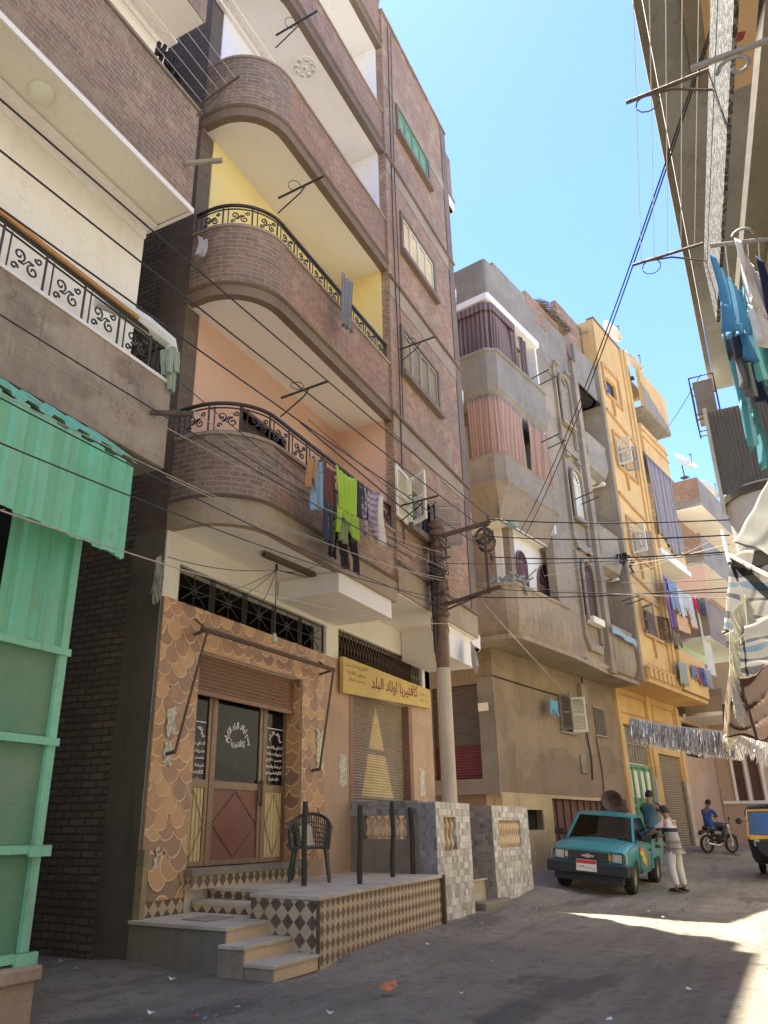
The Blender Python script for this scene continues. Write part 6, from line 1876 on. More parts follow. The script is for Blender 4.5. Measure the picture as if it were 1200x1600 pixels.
for i, (kind, ln, x0, x1, h, c, lb) in enumerate((
    ('shirt', 0, 5.35, 5.85, .55, (.04, .16, .34), 'bright blue and turquoise shirt nearest the street on the right'),
    ('trousers', 0, 6.0, 6.35, .60, (.14, .13, .15), 'dark grey trousers hanging below the bright blue shirt'),
    ('shirt', 0, 6.5, 7.1, .85, (.10, .34, .40), 'turquoise galabia hanging lowest on the right'),
    ('shirt', 1, 5.25, 5.8, .70, (.62, .62, .64), 'long white shirt hanging under the grey scroll bracket'),
    ('trousers', 1, 5.9, 6.3, .65, (.08, .30, .32), 'teal trousers hanging below the white shirt'),
    ('towel', 1, 6.4, 6.7, .6, (.015, .02, .06), 'dark blue cloth in front of the turquoise galabia'),
    ('towel', 0, 5.88, 6.0, .45, (.03, .035, .06), 'narrow navy cloth between the blue shirt and the grey trousers'),
    ('towel', 2, 5.5, 6.2, .62, (.012, .018, .05), 'large dark navy sheet at the right edge'),
    ('shirt', 2, 6.3, 6.6, .35, (.32, .32, .33), 'crumpled silver grey shirt above the red print cloth'),
    ('towel', 2, 6.65, 7.4, .55, (.34, .07, .05), 'red and cream printed cloth at the right edge'))):
    m_ = CL(c, tuple(min(1, q * 1.8 + .1) for q in c), (0, 6 + i, .7), tr=.1)
    s0 = (at(1114, 408, X=5.45), at(1152, 395, X=5.45), at(1184, 392, X=5.45))[ln]
    garment(kind, (x0, s0.y, s0.z), (x1 + .1, s0.y - .16, s0.z), h * 1.25, m_, lb, GR, 80 + i)

# ---- cloth awnings on the right
def canvas(name, corners, mat, label, sag=.12, n=16, seed=1, wr=.03, fringe=None, valance=None):
    random.seed(seed)
    A_, B_, C_, D_ = [Vector(c) for c in corners]     # A-B street edge, D-C back edge
    mb = MB(); ph = [rr(0, 6.28) for _ in range(5)]
    def S_(u, v):
        p = A_.lerp(B_, u).lerp(D_.lerp(C_, u), v)
        return p - Vector((0, 0, sag * 4 * u * (1 - u) * (.4 + .6 * 4 * v * (1 - v)))) + Vector((0, 0, wr * math.sin(u * 17 + ph[0] + 3 * math.sin(v * 4 + ph[1])) * (.3 + v)))
    for i in range(n * 2):
        for j in range(n):
            u0, u1, v0, v1 = i / n / 2, (i + 1) / n / 2, j / n, (j + 1) / n
            mb.face([S_(u0, v0), S_(u1, v0), S_(u1, v1), S_(u0, v1)], 0, [(u0 * 1.6, v0), (u1 * 1.6, v0), (u1 * 1.6, v1), (u0 * 1.6, v1)])
    o = mb.solo(name, mat, label, 'awning', 'cloth awnings along the right side', smooth=True, weld=True, solid=.006)
    return o, S_
def mk_striped():
    m, nt, b = nm('striped awning canvas')
    uv = coord(nt, True); sx = N(nt, 'ShaderNodeSeparateXYZ'); nt.links.new(uv, sx.inputs[0])
    fr = N(nt, 'ShaderNodeMath', op='FRACT'); nt.links.new(mul(nt, sx.outputs[0], 1.15), fr.inputs[0])
    r = N(nt, 'ShaderNodeValToRGB'); r.color_ramp.interpolation = 'CONSTANT'
    e = r.color_ramp.elements
    e[0].position = 0; e[0].color = (.27, .25, .205, 1); e[1].position = .30; e[1].color = (.012, .016, .03, 1)
    for p, c in ((.50, (.27, .25, .205, 1)), (.62, (.08, .15, .21, 1)), (.74, (.27, .25, .205, 1)), (.9, (.03, .035, .05, 1))):
        q = e.new(p); q.color = c
    nt.links.new(fr.outputs[0], r.inputs[0])
    v = coord(nt); f = noise(nt, v, 3, 6, .7, .4, .65)
    c = mix(nt, mul(nt, f, .35), r.outputs[0], (.2, .17, .13)); nt.links.new(c, b.inputs['Base Color']); b.inputs['Roughness'].default_value = .9
    tr = N(nt, 'ShaderNodeBsdfTranslucent'); nt.links.new(c, tr.inputs[0])
    ms_ = N(nt, 'ShaderNodeMixShader'); ms_.inputs[0].default_value = .2
    nt.links.new(b.outputs[0], ms_.inputs[1]); nt.links.new(tr.outputs[0], ms_.inputs[2]); nt.links.new(ms_.outputs[0], nt.nodes['Material Output'].inputs[0])
    return m
STR = mk_striped()
TARP = cloth('brown tarpaulin', (.13, .075, .045), trans=.15)
canvas('striped_awning', [at(1142, 866, X=10), at(1130, 985, X=10.5), at(1235, 1012, X=8), at(1235, 850, X=8)], STR, 'blue and cream striped canvas awning, the upper of the two on the right', .04, seed=1)
canvas('striped_awning', [at(1132, 990, X=9.6), at(1150, 1066, X=9.4), at(1235, 1062, X=7.6), at(1235, 958, X=7.6)], STR, 'blue and cream striped canvas awning, the lower of the two on the right', .04, seed=2)
canvas('brown_tarpaulin_awning', [at(1140, 1058, X=9), at(1134, 1150, X=10.4), at(1235, 1150, X=7.2), at(1235, 1036, X=7.0)], TARP, 'wrinkled brown tarpaulin awning under the striped canvases', .05, seed=3, wr=.05)
canvas('plastic_sheet_awning', [at(1205, 740, X=8.4), at(1145, 848, X=9.4), at(1240, 880, X=8), at(1240, 730, X=8)], cloth('dusty white plastic sheet', (.27, .265, .24), trans=.2), 'dusty white plastic sheet stretched over the upper striped awning', .05, seed=4)
canvas('brown_tarpaulin_awning', [at(1128, 1100, X=13), at(1131, 1150, X=15), at(1200, 1165, X=14), at(1200, 1090, X=12)], TARP, 'dark brown tarpaulin at the far end of the row of awnings', .04, seed=6, wr=.04)
# hanging sunlit edges and frayed strips
def hanging_edge(pts, name, label, mat, w_=.16, seed=1, fr=.12):
    random.seed(seed); mb = MB(); P3 = [Vector(p) for p in pts]
    n = 40; L_ = len(P3) - 1
    def pt(t): 
        k = min(int(t * L_), L_ - 1); return P3[k].lerp(P3[k + 1], t * L_ - k)
    prev = None
    for i in range(n):
        a, b_ = pt(i / n), pt((i + 1) / n)
        d0, d1 = w_ * rr(.7, 1.3), w_ * rr(.7, 1.3)
        o0 = Vector((rr(-.02, .02), -.03 + rr(-.05, .05), -d0)); 
        if prev is None: prev = a + o0
        nx = b_ + Vector((rr(-.02, .02), -.03 + rr(-.05, .05), -d1))
        mb.face([a, b_, nx, prev]); prev = nx
        for k in range(3):
            q = a.lerp(b_, rr(0, 1)) - Vector((0, 0, w_)); mb.tube([q, q + Vector((rr(-.03, .03), rr(-.06, .02), -rr(.3, 1) * fr))], [.008, .003], 3)
    return mb.solo(name, mat, label, 'cloth edge', 'frayed sunlit awning edges', solid=.004)
WHT = cloth('frayed white canvas', (.62, .60, .52), trans=.45)
hanging_edge([at(1140, 985, X=9), at(1140, 1060, X=8.6), at(1146, 1085, X=8.6)], 'frayed_awning_edge', 'sunlit white edge hanging from the lower striped awning', WHT, .20, 1)
hanging_edge([at(1143, 1020, X=8.6), at(1133, 1100, X=10.5), at(1131, 1140, X=12.5)], 'frayed_awning_edge', 'frayed white fringe along the brown tarpaulin', WHT, .22, 2)
hanging_edge([at(1150, 905, X=9), at(1166, 935, X=8.8), at(1140, 960, X=9)], 'frayed_awning_edge', 'torn triangular white cloth below the upper striped awning', WHT, .3, 3)
mb = MB()
for k, (a, b_) in enumerate((((1140, 868, 10), (1210, 905, 8)), ((1130, 988, 12), (1215, 960, 8)), ((1135, 1142, 12.5), (1215, 1145, 8)), ((1128, 830, 11), (1140, 880, 9.8)))):
    mb = MB(); mb.tube([at(a[0], a[1], X=a[2]), at(b_[0], b_[1], X=b_[2])], .025, 6)
    mb.solo('awning_pole', M['grey_wood'], ['pole along the top of the upper striped awning', 'pole between the two striped awnings', 'pole under the brown tarpaulin', 'short pole stub at the corner of the upper striped awning'][k], 'pole', 'poles of the cloth awnings')

# ---- tinsel garland across the street
random.seed(31)
Gd = thing('tinsel_garland', 'long silver tinsel garland strung across the street toward the awnings', 'garland', (21, 1.5, 3.4))
pa, pm, pb_ = at(985, 1122, X=22), at(1062, 1140, X=21), at(1150, 1145, X=19.5)
def gp(t): return (pa * (1 - t) ** 2 + pm * 2 * t * (1 - t) + pb_ * t * t)
TIN = plain('silver tinsel', (.80, .84, .90), .35, .25)
mb = MB(); mb.tube([gp(i / 20) + Vector((0, 0, .02)) for i in range(21)], .012, 4); mb.build('string', M['line_white'], Gd)
mb = MB()
for k in range(4200):
    t = rr(0, 1); p = gp(t) + Vector((rr(-.03, .03), rr(-.03, .03), 0)); l = rr(.2, .6)
    s_ = Vector((rr(-1, 1), rr(-1, 1), 0)).normalized() * .008
    q = p + Vector((rr(-.06, .06), rr(-.06, .06), -l)); m_ = p.lerp(q, .5) + Vector((rr(-.03, .03), rr(-.03, .03), 0))
    k_ = random.choice((0, 0, 1, 2)); mb.face([p - s_, p + s_, m_ + s_, m_ - s_], k_); mb.face([m_ - s_, m_ + s_, q + s_, q - s_], k_)
o = mb.build('tinsel', [TIN, plain('grey tinsel', (.25, .26, .28), .3, .6), plain('bright foil', (.9, .9, .92), .15, .9)], Gd); o['kind'] = 'stuff'
mb = MB(); p0 = at(1133, 1142, X=12.6); p1 = at(1215, 1165, X=9)
for k in range(700):
    t = rr(0, 1); p = p0.lerp(p1, t); l = rr(.1, .24) * (.7 + .5 * t); s_ = Vector((rr(-1, 1), rr(-1, 1), 0)).normalized() * .004
    q = p + Vector((rr(-.08, .08), rr(-.08, .08), -l)); mb.face([p - s_, p + s_, q + s_, q - s_])
mb.solo('tinsel_fringe', TIN, 'silver tinsel fringe under the edge of the brown tarpaulin', 'garland')

# ---- satellite dishes
def dish(c, r, az, label, el=35, frame='B'):
    t = thing('satellite_dish', label, 'satellite dish', c, frame, 'satellite dishes on the roofs', rz=R_(az))
    mb = MB(); prof = [(0.001, 0.0), (r * .3, .012 * r * 4 * .3), (r * .6, .055 * r * 2.2), (r * .85, .11 * r * 2.2), (r, .16 * r * 2.2), (r * 1.02, .16 * r * 2.2)]
    e = R_(el); tl = Matrix.Rotation(e - PI / 2, 4, 'X')
    mb.lathe(prof, (0, 0, 0), 24, axis='y')
    for i, v in enumerate(mb.v):
        v = Vector((v.x, -v.y, v.z)); mb.v[i] = Matrix.Rotation(-e, 4, 'X') @ v + Vector((0, 0, r * 1.15))
    mb.build('reflector', paint('white dish enamel', (.55, .55, .54), .45, (.35, .3, .26), .4), t, smooth=True, solid=.012)
    mb = MB(); f = Matrix.Rotation(-e, 4, 'X') @ Vector((0, -r * .95, 0)) + Vector((0, 0, r * 1.15)); b0 = Matrix.Rotation(-e, 4, 'X') @ Vector((0, -r * .2, -r * .9)) + Vector((0, 0, r * 1.15))
    mb.tube([b0, f], .018, 5); mb.tube([f, f + Vector((0, .08, 0))], .04, 8); mb.build('feed_arm', M['rust_iron'], t)
    mb = MB(); mb.tube([(0, .05, 0), (0, .08, r * 1.1)], .03, 6); mb.box(-.15, .15, -.1, .2, -.02, .03); mb.build('mount', M['rust_iron'], t)
    return t
dish((28.4, 8.6, 19.9), .55, 20, 'satellite dish standing at the left corner of the orange roof')
dish((29.9, 8.4, 19.0), .6, 10, 'larger pale satellite dish on the right roof parapet of the orange building')
dish((35.9, 8.4, 16.5), .6, -20, 'grey satellite dish on top of the red brick block')
dish((40.0, 8.5, 16.5), .6, 15, 'whitish satellite dish further back on the red brick block')
for i, (u, v, z) in enumerate(((30.8, 9.5, 17.2), (33.0, 9.5, 16.6))):
    mb = MB(); mb.tube([(u, v, z), (u, v, z + 2.0)], .015, 4)
    for k in range(5): mb.tube([(u - .5 + k * .05, v, z + 1.9 - k * .02 + .0), (u + .5 - k * .05, v, z + 1.9 - k * .02)], .008, 3) if k == 0 else mb.tube([(u - .4 + k * .18, v - .2, z + 1.9), (u - .4 + k * .18, v + .2, z + 1.9)], .007, 3)
    mb.solo('tv_antenna', M['rust_iron'], ['thin television antenna behind the orange block parapet', 'thin television antenna between the orange and the brick block'][i], 'antenna', frame='B')
# ================================================================== vehicles (own axes: x forward, y left, z up)
def mk_carpaint(name, col, dull=.35):
    m, nt, b = nm(name)
    v = coord(nt); f = noise(nt, v, 2.5, 7, .7, .4, .7); f2 = noise(nt, coord(nt, False, (1, 1, 3)), 1.2, 4, .6, .45, .7)
    c = mix(nt, mul(nt, f, dull), col, tuple(x * .6 + .06 for x in col)); c = mix(nt, mul(nt, f2, .25), c, (.16, .14, .11))
    nt.links.new(c, b.inputs['Base Color']); b.inputs['Roughness'].default_value = .32
    b.inputs['Coat Weight'].default_value = .35; b.inputs['Coat Roughness'].default_value = .15
    return m
TEAL = mk_carpaint('teal car paint', (.018, .19, .215))
BLK = plain('black plastic', (.018, .018, .02), .55)
CHR = plain('dull chrome', (.45, .45, .45), .3, .9)
HL = glass('headlamp glass', (.30, .31, .30), .08)
AMB = plain('amber lens', (.55, .24, .04), .25)
def clear_glass(name, tint=(.55, .62, .62)):
    m, nt, b = nm(name)
    tr = N(nt, 'ShaderNodeBsdfTransparent'); tr.inputs[0].default_value = (*tint, 1)
    gl_ = N(nt, 'ShaderNodeBsdfGlossy'); gl_.inputs['Roughness'].default_value = .03
    fr = N(nt, 'ShaderNodeFresnel'); fr.inputs[0].default_value = 1.6
    f = mul(nt, mul(nt, fr.outputs[0], 1.3), mul(nt, noise(nt, coord(nt), 2.5, 5, .6, .4, .8), .06), 'ADD')
    ms_ = N(nt, 'ShaderNodeMixShader'); nt.links.new(f, ms_.inputs[0]); nt.links.new(tr.outputs[0], ms_.inputs[1]); nt.links.new(gl_.outputs[0], ms_.inputs[2])
    nt.links.new(ms_.outputs[0], nt.nodes['Material Output'].inputs[0]); return m
WS = clear_glass('windscreen')
def wheel(parent, c, r, w_, ax='y', hub=True):
    mb = MB(); mb.lathe([(r * .58, -w_ / 2), (r * .93, -w_ / 2), (r, -w_ * .32), (r, w_ * .32), (r * .93, w_ / 2), (r * .58, w_ / 2)], c, 24, axis=ax)
    for k in range(30):
        a = 2 * PI * k / 30
        mb.obox(Vector(c) + Vector((r * math.cos(a), 0, r * math.sin(a))), (-.012 * math.sin(a), 0, .012 * math.cos(a)), (0, w_ * .3, 0), (.006 * math.cos(a), 0, .006 * math.sin(a)))
    o = mb.build('wheel', M['black_rubber'], parent, smooth=True)
    sg = 1 if c[1] > 0 else -1
    mb = MB(); mb.lathe([(0, sg * w_ * .25), (r * .18, sg * w_ * .3), (r * .25, sg * w_ * .15), (r * .45, sg * w_ * .1), (r * .55, sg * w_ * .38), (r * .6, sg * w_ * .42)], c, 20, axis=ax)
    mb.build('rim', M['rust_iron'] if not hub else paint('dusty steel rim', (.2, .19, .17), .5, amt=.5), o, smooth=True)
    return o
TR = thing('pickup_truck', 'teal pickup truck with black bumper and flame decal parked facing the camera', 'pickup truck', (0, 0, 0), rz=PI)
# own axes: front bumper at x=2.25, rear at x=-2.3
def loft(mb, secs, close=True):
    """sections: list of (x, [(y,z)...] half profile from centre-bottom to centre-top); mirrored"""
    rings = []
    for x, pr in secs:
        full = [(y, z) for y, z in pr] + [(-y, z) for y, z in pr[::-1]]
        b = len(mb.v); [mb.v.append(Vector((x, y, z))) for y, z in full]; rings.append((b, len(full)))
    for i in range(len(rings) - 1):
        (b0, n), (b1, _) = rings[i], rings[i + 1]
        for k in range(n):
            mb.f.append((b0 + k, b0 + (k + 1) % n, b1 + (k + 1) % n, b1 + k)); mb.mi.append(0); mb.uv.append([(0, 0)] * 4)
    for (b, n), fl in ((rings[0], 1), (rings[-1], 0)):
        f = tuple(range(b, b + n)); mb.f.append(f[::-1] if fl else f); mb.mi.append(0); mb.uv.append([(0, 0)] * n)
mb = MB()
def sec(x, w0, zb, zt, crown=.03): return (x, [(0.02, zb), (w0 * .96, zb), (w0, zb + .08), (w0, zt - .16), (w0 * .97, zt - .06), (w0 * .9, zt - .01), (w0 * .45, zt + crown), (.02, zt + crown + .01)])
loft(mb, [sec(.35, .80, .36, 1.02), sec(.95, .81, .58, 1.01), sec(1.0, .81, .60, 1.005), sec(1.75, .81, .60, .94), sec(1.8, .81, .42, .93), sec(2.02, .79, .42, .88, .02), (2.14, [(.02, .46), (.74, .46), (.77, .54), (.77, .72), (.75, .80), (.70, .83), (.35, .845), (.02, .85)])])
mb.build('front_body', TEAL, TR, smooth=True, weld='n', ang=40)
mb = MB()   # cab lower with doors
loft(mb, [sec(-.72, .80, .34, .98, -.02), sec(.36, .80, .34, 1.02, 0)])
mb.build('cab_body', TEAL, TR, smooth=True, weld='n', ang=40)
mb = MB()   # pillars and roof
zr = 1.56
def pil(a, b, w_=.05): mb.beam(a, b, w_, .05)
for s in (-1, 1):
    pil((.98, s * .72, 1.0), (.34, s * .60, zr - .03), .055); pil((-.70, s * .74, .98), (-.62, s * .60, zr - .03), .09); pil((.34, s * .60, zr - .03), (-.62, s * .60, zr - .03), .06)
    pil((.92, s * .76, 1.0), (-.68, s * .77, .99), .05)
mb.each('pillar', TEAL, TR)
mb = MB(); loft(mb, [(-.72, [(.02, zr - .06), (.58, zr - .06), (.62, zr - .03), (.58, zr), (.02, zr + .02)]), (-.5, [(.02, zr - .05), (.6, zr - .05), (.63, zr - .02), (.58, zr + .02), (.02, zr + .05)]), (.2, [(.02, zr - .05), (.6, zr - .05), (.63, zr - .02), (.58, zr + .02), (.02, zr + .05)]), (.40, [(.02, zr - .06), (.6, zr - .06), (.62, zr - .05), (.58, zr - .035), (.02, zr - .01)])])
mb.build('roof', TEAL, TR, smooth=True, weld='n')
mb = MB(); mb.face([(.985, -.70, 1.01), (.985, .70, 1.01), (.36, .585, zr - .04), (.36, -.585, zr - .04)]); mb.build('windscreen', WS, TR, solid=.005)
for s in (-1, 1):
    mb = MB(); mb.face([(.86, s * .775, 1.01), (-.64, s * .79, 1.0), (-.60, s * .63, zr - .06), (.36, s * .625, zr - .06)]); mb.build('side_window', WS, TR, solid=.004)
mb = MB(); mb.box(-.70, -.69, -.6, .6, 1.0, zr - .06); mb.build('rear_window', WS, TR)
for s in (-.38, .38):
    mb = MB(); mb.box(-.45, -.33, s - .2, s + .2, .8, 1.28); mb.box(-.42, -.36, s - .1, s + .1, 1.28, 1.42); mb.build('car_seat', cloth('faded yellow seat cover', (.36, .32, .14)), TR, bevel=.03)
mb = MB(); mb.tube([(.42 + .06 * math.sin(a * .6), .38 + .17 * math.cos(a * .6), 1.05 + .15 * math.sin(a * .6)) for a in range(11)], .015, 5, closed=True); mb.build('steering_wheel', BLK, TR)
mb = MB(); mb.box(.4, .95, -.7, .7, .9, 1.0); mb.build('dashboard', BLK, TR)
mb = MB(); mb.tube([(1.0, -.60, 1.03), (2.0, -.58, .905)], .005, 4); mb.tube([(1.0, .60, 1.03), (2.0, .58, .905)], .005, 4); mb.tube([(1.0, -.60, 1.03), (1.0, .60, 1.03)], .005, 4); mb.build('bonnet_seam', BLK, TR)
for s in (-.35, .2):
    mb = MB(); mb.tube([(1.02, s, 1.03), (.93, s + .22, 1.09), (.90, s + .42, 1.12)], .008, 4); mb.build('wiper', BLK, TR)
# doors' seams, handles, decal
for s in (-1, 1):
    mb = MB(); pts = [(.86, s * .812, .96), (.82, s * .814, .5), (.55, s * .812, .40), (-.55, s * .812, .40), (-.62, s * .812, .95)]
    mb.tube(pts, .006, 4); dseam = mb.build('door_seam', BLK, TR)
    mb = MB(); mb.box(-.5, -.34, s * .80, s * .825, .80, .84); mb.build('door_handle', BLK, TR)
    mb = MB(); mb.tube([(.80, s * .80, 1.05), (.80, s * .92, 1.08)], .015, 5); mb.obox((.80, s * .97, 1.10), (.035, 0, 0), (0, .10, 0), (0, 0, .075)); mr = mb.build('mirror', BLK, TR, bevel=.008)
    mb = MB(); mb.obox((.762, s * .97, 1.10), (.002, 0, 0), (0, .085, 0), (0, 0, .06)); mb.build('mirror_glass', CHR, mr)
    fl = [(.55, .78), (.42, .84), (.25, .83), (.12, .77), (.02, .66), (-.12, .60), (-.02, .56), (-.10, .50), (.06, .52), (.16, .56), (.30, .66), (.20, .70), (.38, .72), (.50, .74)]
    mb = MB(); mb.prism([(a * 1.3 + .05, b * 1.25 - .15) for a, b in fl], 'y', s * .803, s * .807); d = mb.build('flame_decal', paint('orange decal', (.75, .22, .03), .4, amt=.1), TR)
    mb = MB(); mb.prism([(a * .8 + .27, b * .8 + .15) for a, b in fl], 'y', s * .807, s * .809); mb.build('flame_core', paint('yellow decal', (.75, .55, .05), .4, amt=.1), d)
    # wheel arches
    mb = MB(); mb.lathe([(.345, -.05), (.40, -.05), (.40, .03), (.345, .03)], (1.38, s * .79, .36), 16, axis='y', start=0.02, sweep=PI - .04); mb.build('wheel_arch', TEAL, TR, smooth=True)
# nose
mb = MB(); mb.box(2.10, 2.165, -.42, .42, .60, .80); gr = mb.build('grille', BLK, TR)
mb = MB()
for z in (.63, .675, .72, .765): mb.box(2.165, 2.178, -.41, .41, z, z + .018)
mb.build('grille_bar', plain('dark grey grille', (.06, .06, .065), .4), gr)
mb = MB(); mb.prism([(-.13, .70), (-.12, .73), (-.045, .73), (-.045, .75), (.05, .75), (.05, .73), (.13, .73), (.12, .69), (.045, .69), (.045, .67), (-.05, .67), (-.05, .69)], 'x', 2.178, 2.192); mb.build('emblem', CHR, gr)
for s in (-1, 1):
    mb = MB(); mb.box(2.10, 2.165, s * .50, s * .70, .62, .79); h_ = mb.build('headlight', HL, TR, bevel=.008)
    mb = MB(); mb.box(2.10, 2.17, s * .485, s * .50, .605, .805); mb.box(2.10, 2.17, s * .70, s * .712, .605, .805); mb.box(2.10, 2.17, s * .5, s * .7, .79, .805); mb.box(2.10, 2.17, s * .5, s * .7, .605, .62); mb.build('bezel', BLK, h_)
    mb = MB(); mb.lathe([(0, 2.166), (.055, 2.168), (.06, 2.166)], (0, s * .6, .705), 12, axis='x'); mb.build('reflector', CHR, h_)
    mb = MB(); mb.box(2.04, 2.14, s * .715, s * .785, .60, .79); mb.build('corner_lamp', HL, TR, bevel=.006)
    mb = MB(); mb.box(2.10, 2.166, s * .425, s * .482, .66, .76); mb.build('indicator', AMB if s > 0 else paint('pale lens', (.5, .42, .25), .3), TR)
mb = MB(); mb.box(2.02, 2.32, -.84, .84, .36, .58); mb.box(1.75, 2.05, .80, .86, .38, .58); mb.box(1.75, 2.05, -.86, -.80, .38, .58); bp = mb.build('bumper', BLK, TR, bevel=.025)
mb = MB(); mb.box(1.95, 2.2, -.7, .7, .22, .36); mb.build('underbody', BLK, bp)
mb = MB(); mb.box(2.322, 2.332, -.21, .21, .42, .64); pl = mb.build('licence_plate', paint('white plate', (.62, .62, .58), .5, amt=.2), TR)
mb = MB(); mb.box(2.333, 2.337, -.205, .205, .565, .635); mb.build('plate_top', paint('red plate band', (.45, .03, .03), .5), pl)
mb = MB(); put_text(mb, '١٦٣٩ د ط ن', lambda a, b: (2.3335, a, .49 + b), .36, .08, .01); mb.build('plate_text', BLK, pl)
# bed
mb = MB()
mb.box(-2.25, -.78, .74, .80, .62, 1.02); mb.box(-2.25, -.78, -.80, -.74, .62, 1.02); mb.box(-2.28, -2.24, -.80, .80, .5, 1.0); mb.box(-.80, -.76, -.8, .8, .5, 1.05); mb.box(-2.24, -.80, -.74, .74, .58, .62)
for s in (-1, 1): mb.box(-2.25, -.78, s * .80, s * .83, 1.0, 1.04)
mb.box(-.95, -.78, .70, .80, .40, .62); mb.box(-.95, -.78, -.80, -.70, .40, .62); mb.box(-2.25, -1.9, .70, .80, .45, .62); mb.box(-2.25, -1.9, -.80, -.70, .45, .62)
mb.build('cargo_bed', TEAL, TR, bevel=.006)
mb = MB()
for s in (-1, 1):
    for x in (-.85, -1.3, -2.15): mb.tube([(x, s * .77, 1.02), (x, s * .77, 1.36 if x > -1 else 1.22)], .016, 5)
    mb.tube([(-.85, s * .77, 1.34), (-1.3, s * .77, 1.22), (-2.15, s * .77, 1.22)], .016, 5); mb.tube([(-.85, s * .77, 1.15), (-2.15, s * .77, 1.12)], .012, 5)
mb.tube([(-.85, -.77, 1.34), (-.85, .77, 1.34)], .016, 5)
mb.build('bed_rail', M['rust_iron'], TR)
mb = MB(); mb.box(-2.2, 1.8, -.35, -.25, .32, .48); mb.box(-2.2, 1.8, .25, .35, .32, .48); mb.tube([(1.38, -.7, .34), (1.38, .7, .34)], .05, 6); mb.tube([(-1.45, -.7, .34), (-1.45, .7, .34)], .06, 6); mb.box(.2, 1.9, -.6, .6, .30, .5); mb.build('chassis', BLK, TR)
for (x, s) in ((1.38, 1), (1.38, -1), (-1.42, 1), (-1.42, -1)): wheel(TR, (x, s * .71, .335), .335, .21)
mb = MB(); mb.box(-1.95, -1.92, .5, .78, .15, .45); mb.box(-1.95, -1.92, -.78, -.5, .15, .45); mb.build('mud_flap', M['black_rubber'], TR)
TR.location = (20.55, 4.02, .07)
TR.rotation_euler = (R_(-4.6), R_(.6), PI - R_(1.5))
bpy.context.view_layer.update()
# things standing on the truck
def on(parent, v): return parent.matrix_world @ Vector(v)
cpos = on(TR, (-.25, .1, 1.60))
t = thing('horn_loudspeaker', 'dark round loudspeaker in a metal frame on the pickup roof', 'loudspeaker', cpos)
x, y, z = cpos
mb = MB(); mb.lathe([(0, .02), (.06, .0), (.12, -.08), (.24, -.20), (.25, -.22), (.23, -.22), (.10, -.10)], (x, y, z + .24), 22, axis='x'); mb.build('horn', plain('dark bronze horn', (.07, .045, .04), .5), t, smooth=True)
mb = MB(); mb.box(x - .12, x + .2, y - .34, y + .34, z - .01, z + .05); mb.box(x - .06, x + .18, y - .30, y - .22, z + .05, z + .28); mb.box(x - .06, x + .18, y + .22, y + .30, z + .05, z + .28); mb.box(x - .02, x + .25, y - .14, y + .14, z + .05, z + .36); mb.build('frame', M['rust_iron'], t, bevel=.01)
# ------------------------------------------------------------------ motorcycle
MC = thing('motorcycle', 'dark motorcycle parked at an angle near the pink wall', 'motorcycle', (0, 0, 0), rz=R_(0))
def mwheel(c, r):
    mb = MB(); mb.tube([Vector(c) + Vector((r * math.cos(k * PI / 12), 0, r * math.sin(k * PI / 12))) for k in range(24)], .055, 6, closed=True); o = mb.build('wheel', M['black_rubber'], MC, smooth=True)
    mb = MB(); mb.tube([Vector(c) + Vector((r * .84 * math.cos(k * PI / 12), 0, r * .84 * math.sin(k * PI / 12))) for k in range(24)], .015, 4, closed=True)
    for k in range(12): mb.tube([c, Vector(c) + Vector((r * .84 * math.cos(k * PI / 6), 0, r * .84 * math.sin(k * PI / 6)))], .005, 3)
    mb.lathe([(0, -.06), (.07, -.05), (.07, .05), (0, .06)], c, 10, axis='y'); mb.build('rim', CHR, o)
mwheel((-.62, 0, .30), .28); mwheel((.64, 0, .30), .28)
mb = MB(); mb.tube([(.64, .09, .3), (.48, .09, .78), (.42, .07, .98)], .022, 6); mb.tube([(.64, -.09, .3), (.48, -.09, .78), (.42, -.07, .98)], .022, 6); mb.build('fork', CHR, MC, smooth=True)
mb = MB(); mb.tube([(.36, 0, .92), (-.1, 0, .78), (-.62, 0, .72)], .03, 6); mb.tube([(.36, 0, .88), (.2, 0, .4), (-.15, 0, .3), (-.62, .07, .3)], .025, 6); mb.tube([(-.35, .1, .72), (-.6, .1, .34)], .03, 6); mb.tube([(-.35, -.1, .72), (-.6, -.1, .34)], .03, 6); mb.build('frame', BLK, MC, smooth=True)
mb = MB(); mb.lathe([(0, -.20), (.11, -.17), (.14, 0), (.12, .15), (0, .2)], (.17, 0, .86), 14, axis='x'); mb.build('fuel_tank', paint('dark red tank', (.08, .02, .02), .3), MC, smooth=True)
mb = MB(); mb.prism([(-.72, .86), (-.62, .78), (.02, .78), (.04, .84), (-.3, .87), (-.6, .93)], 'y', -.13, .13); mb.build('seat', BLK, MC, bevel=.03)
mb = MB(); mb.lathe([(.0, -.14), (.13, -.13), (.13, .13), (0, .14)], (.1, 0, .42), 12, axis='y'); mb.box(-.08, .16, -.1, .1, .42, .64); mb.build('engine', M['rust_iron'], MC, bevel=.01)
mb = MB(); mb.tube([(.1, -.13, .35), (-.2, -.15, .26), (-.75, -.16, .34)], [.03, .035, .045], 8); mb.build('exhaust', CHR, MC, smooth=True)
mb = MB(); mb.tube([(.25, .36, 1.02), (.36, .22, 1.04), (.42, 0, 1.0), (.36, -.22, 1.04), (.25, -.36, 1.02)], .016, 6); mb.build('handlebar', BLK, MC, smooth=True)
mb = MB(); mb.lathe([(.06, -.08), (.09, .02), (.09, .05), (0, .055)], (.5, 0, .92), 12, axis='x'); mb.build('headlight', HL, MC, smooth=True)
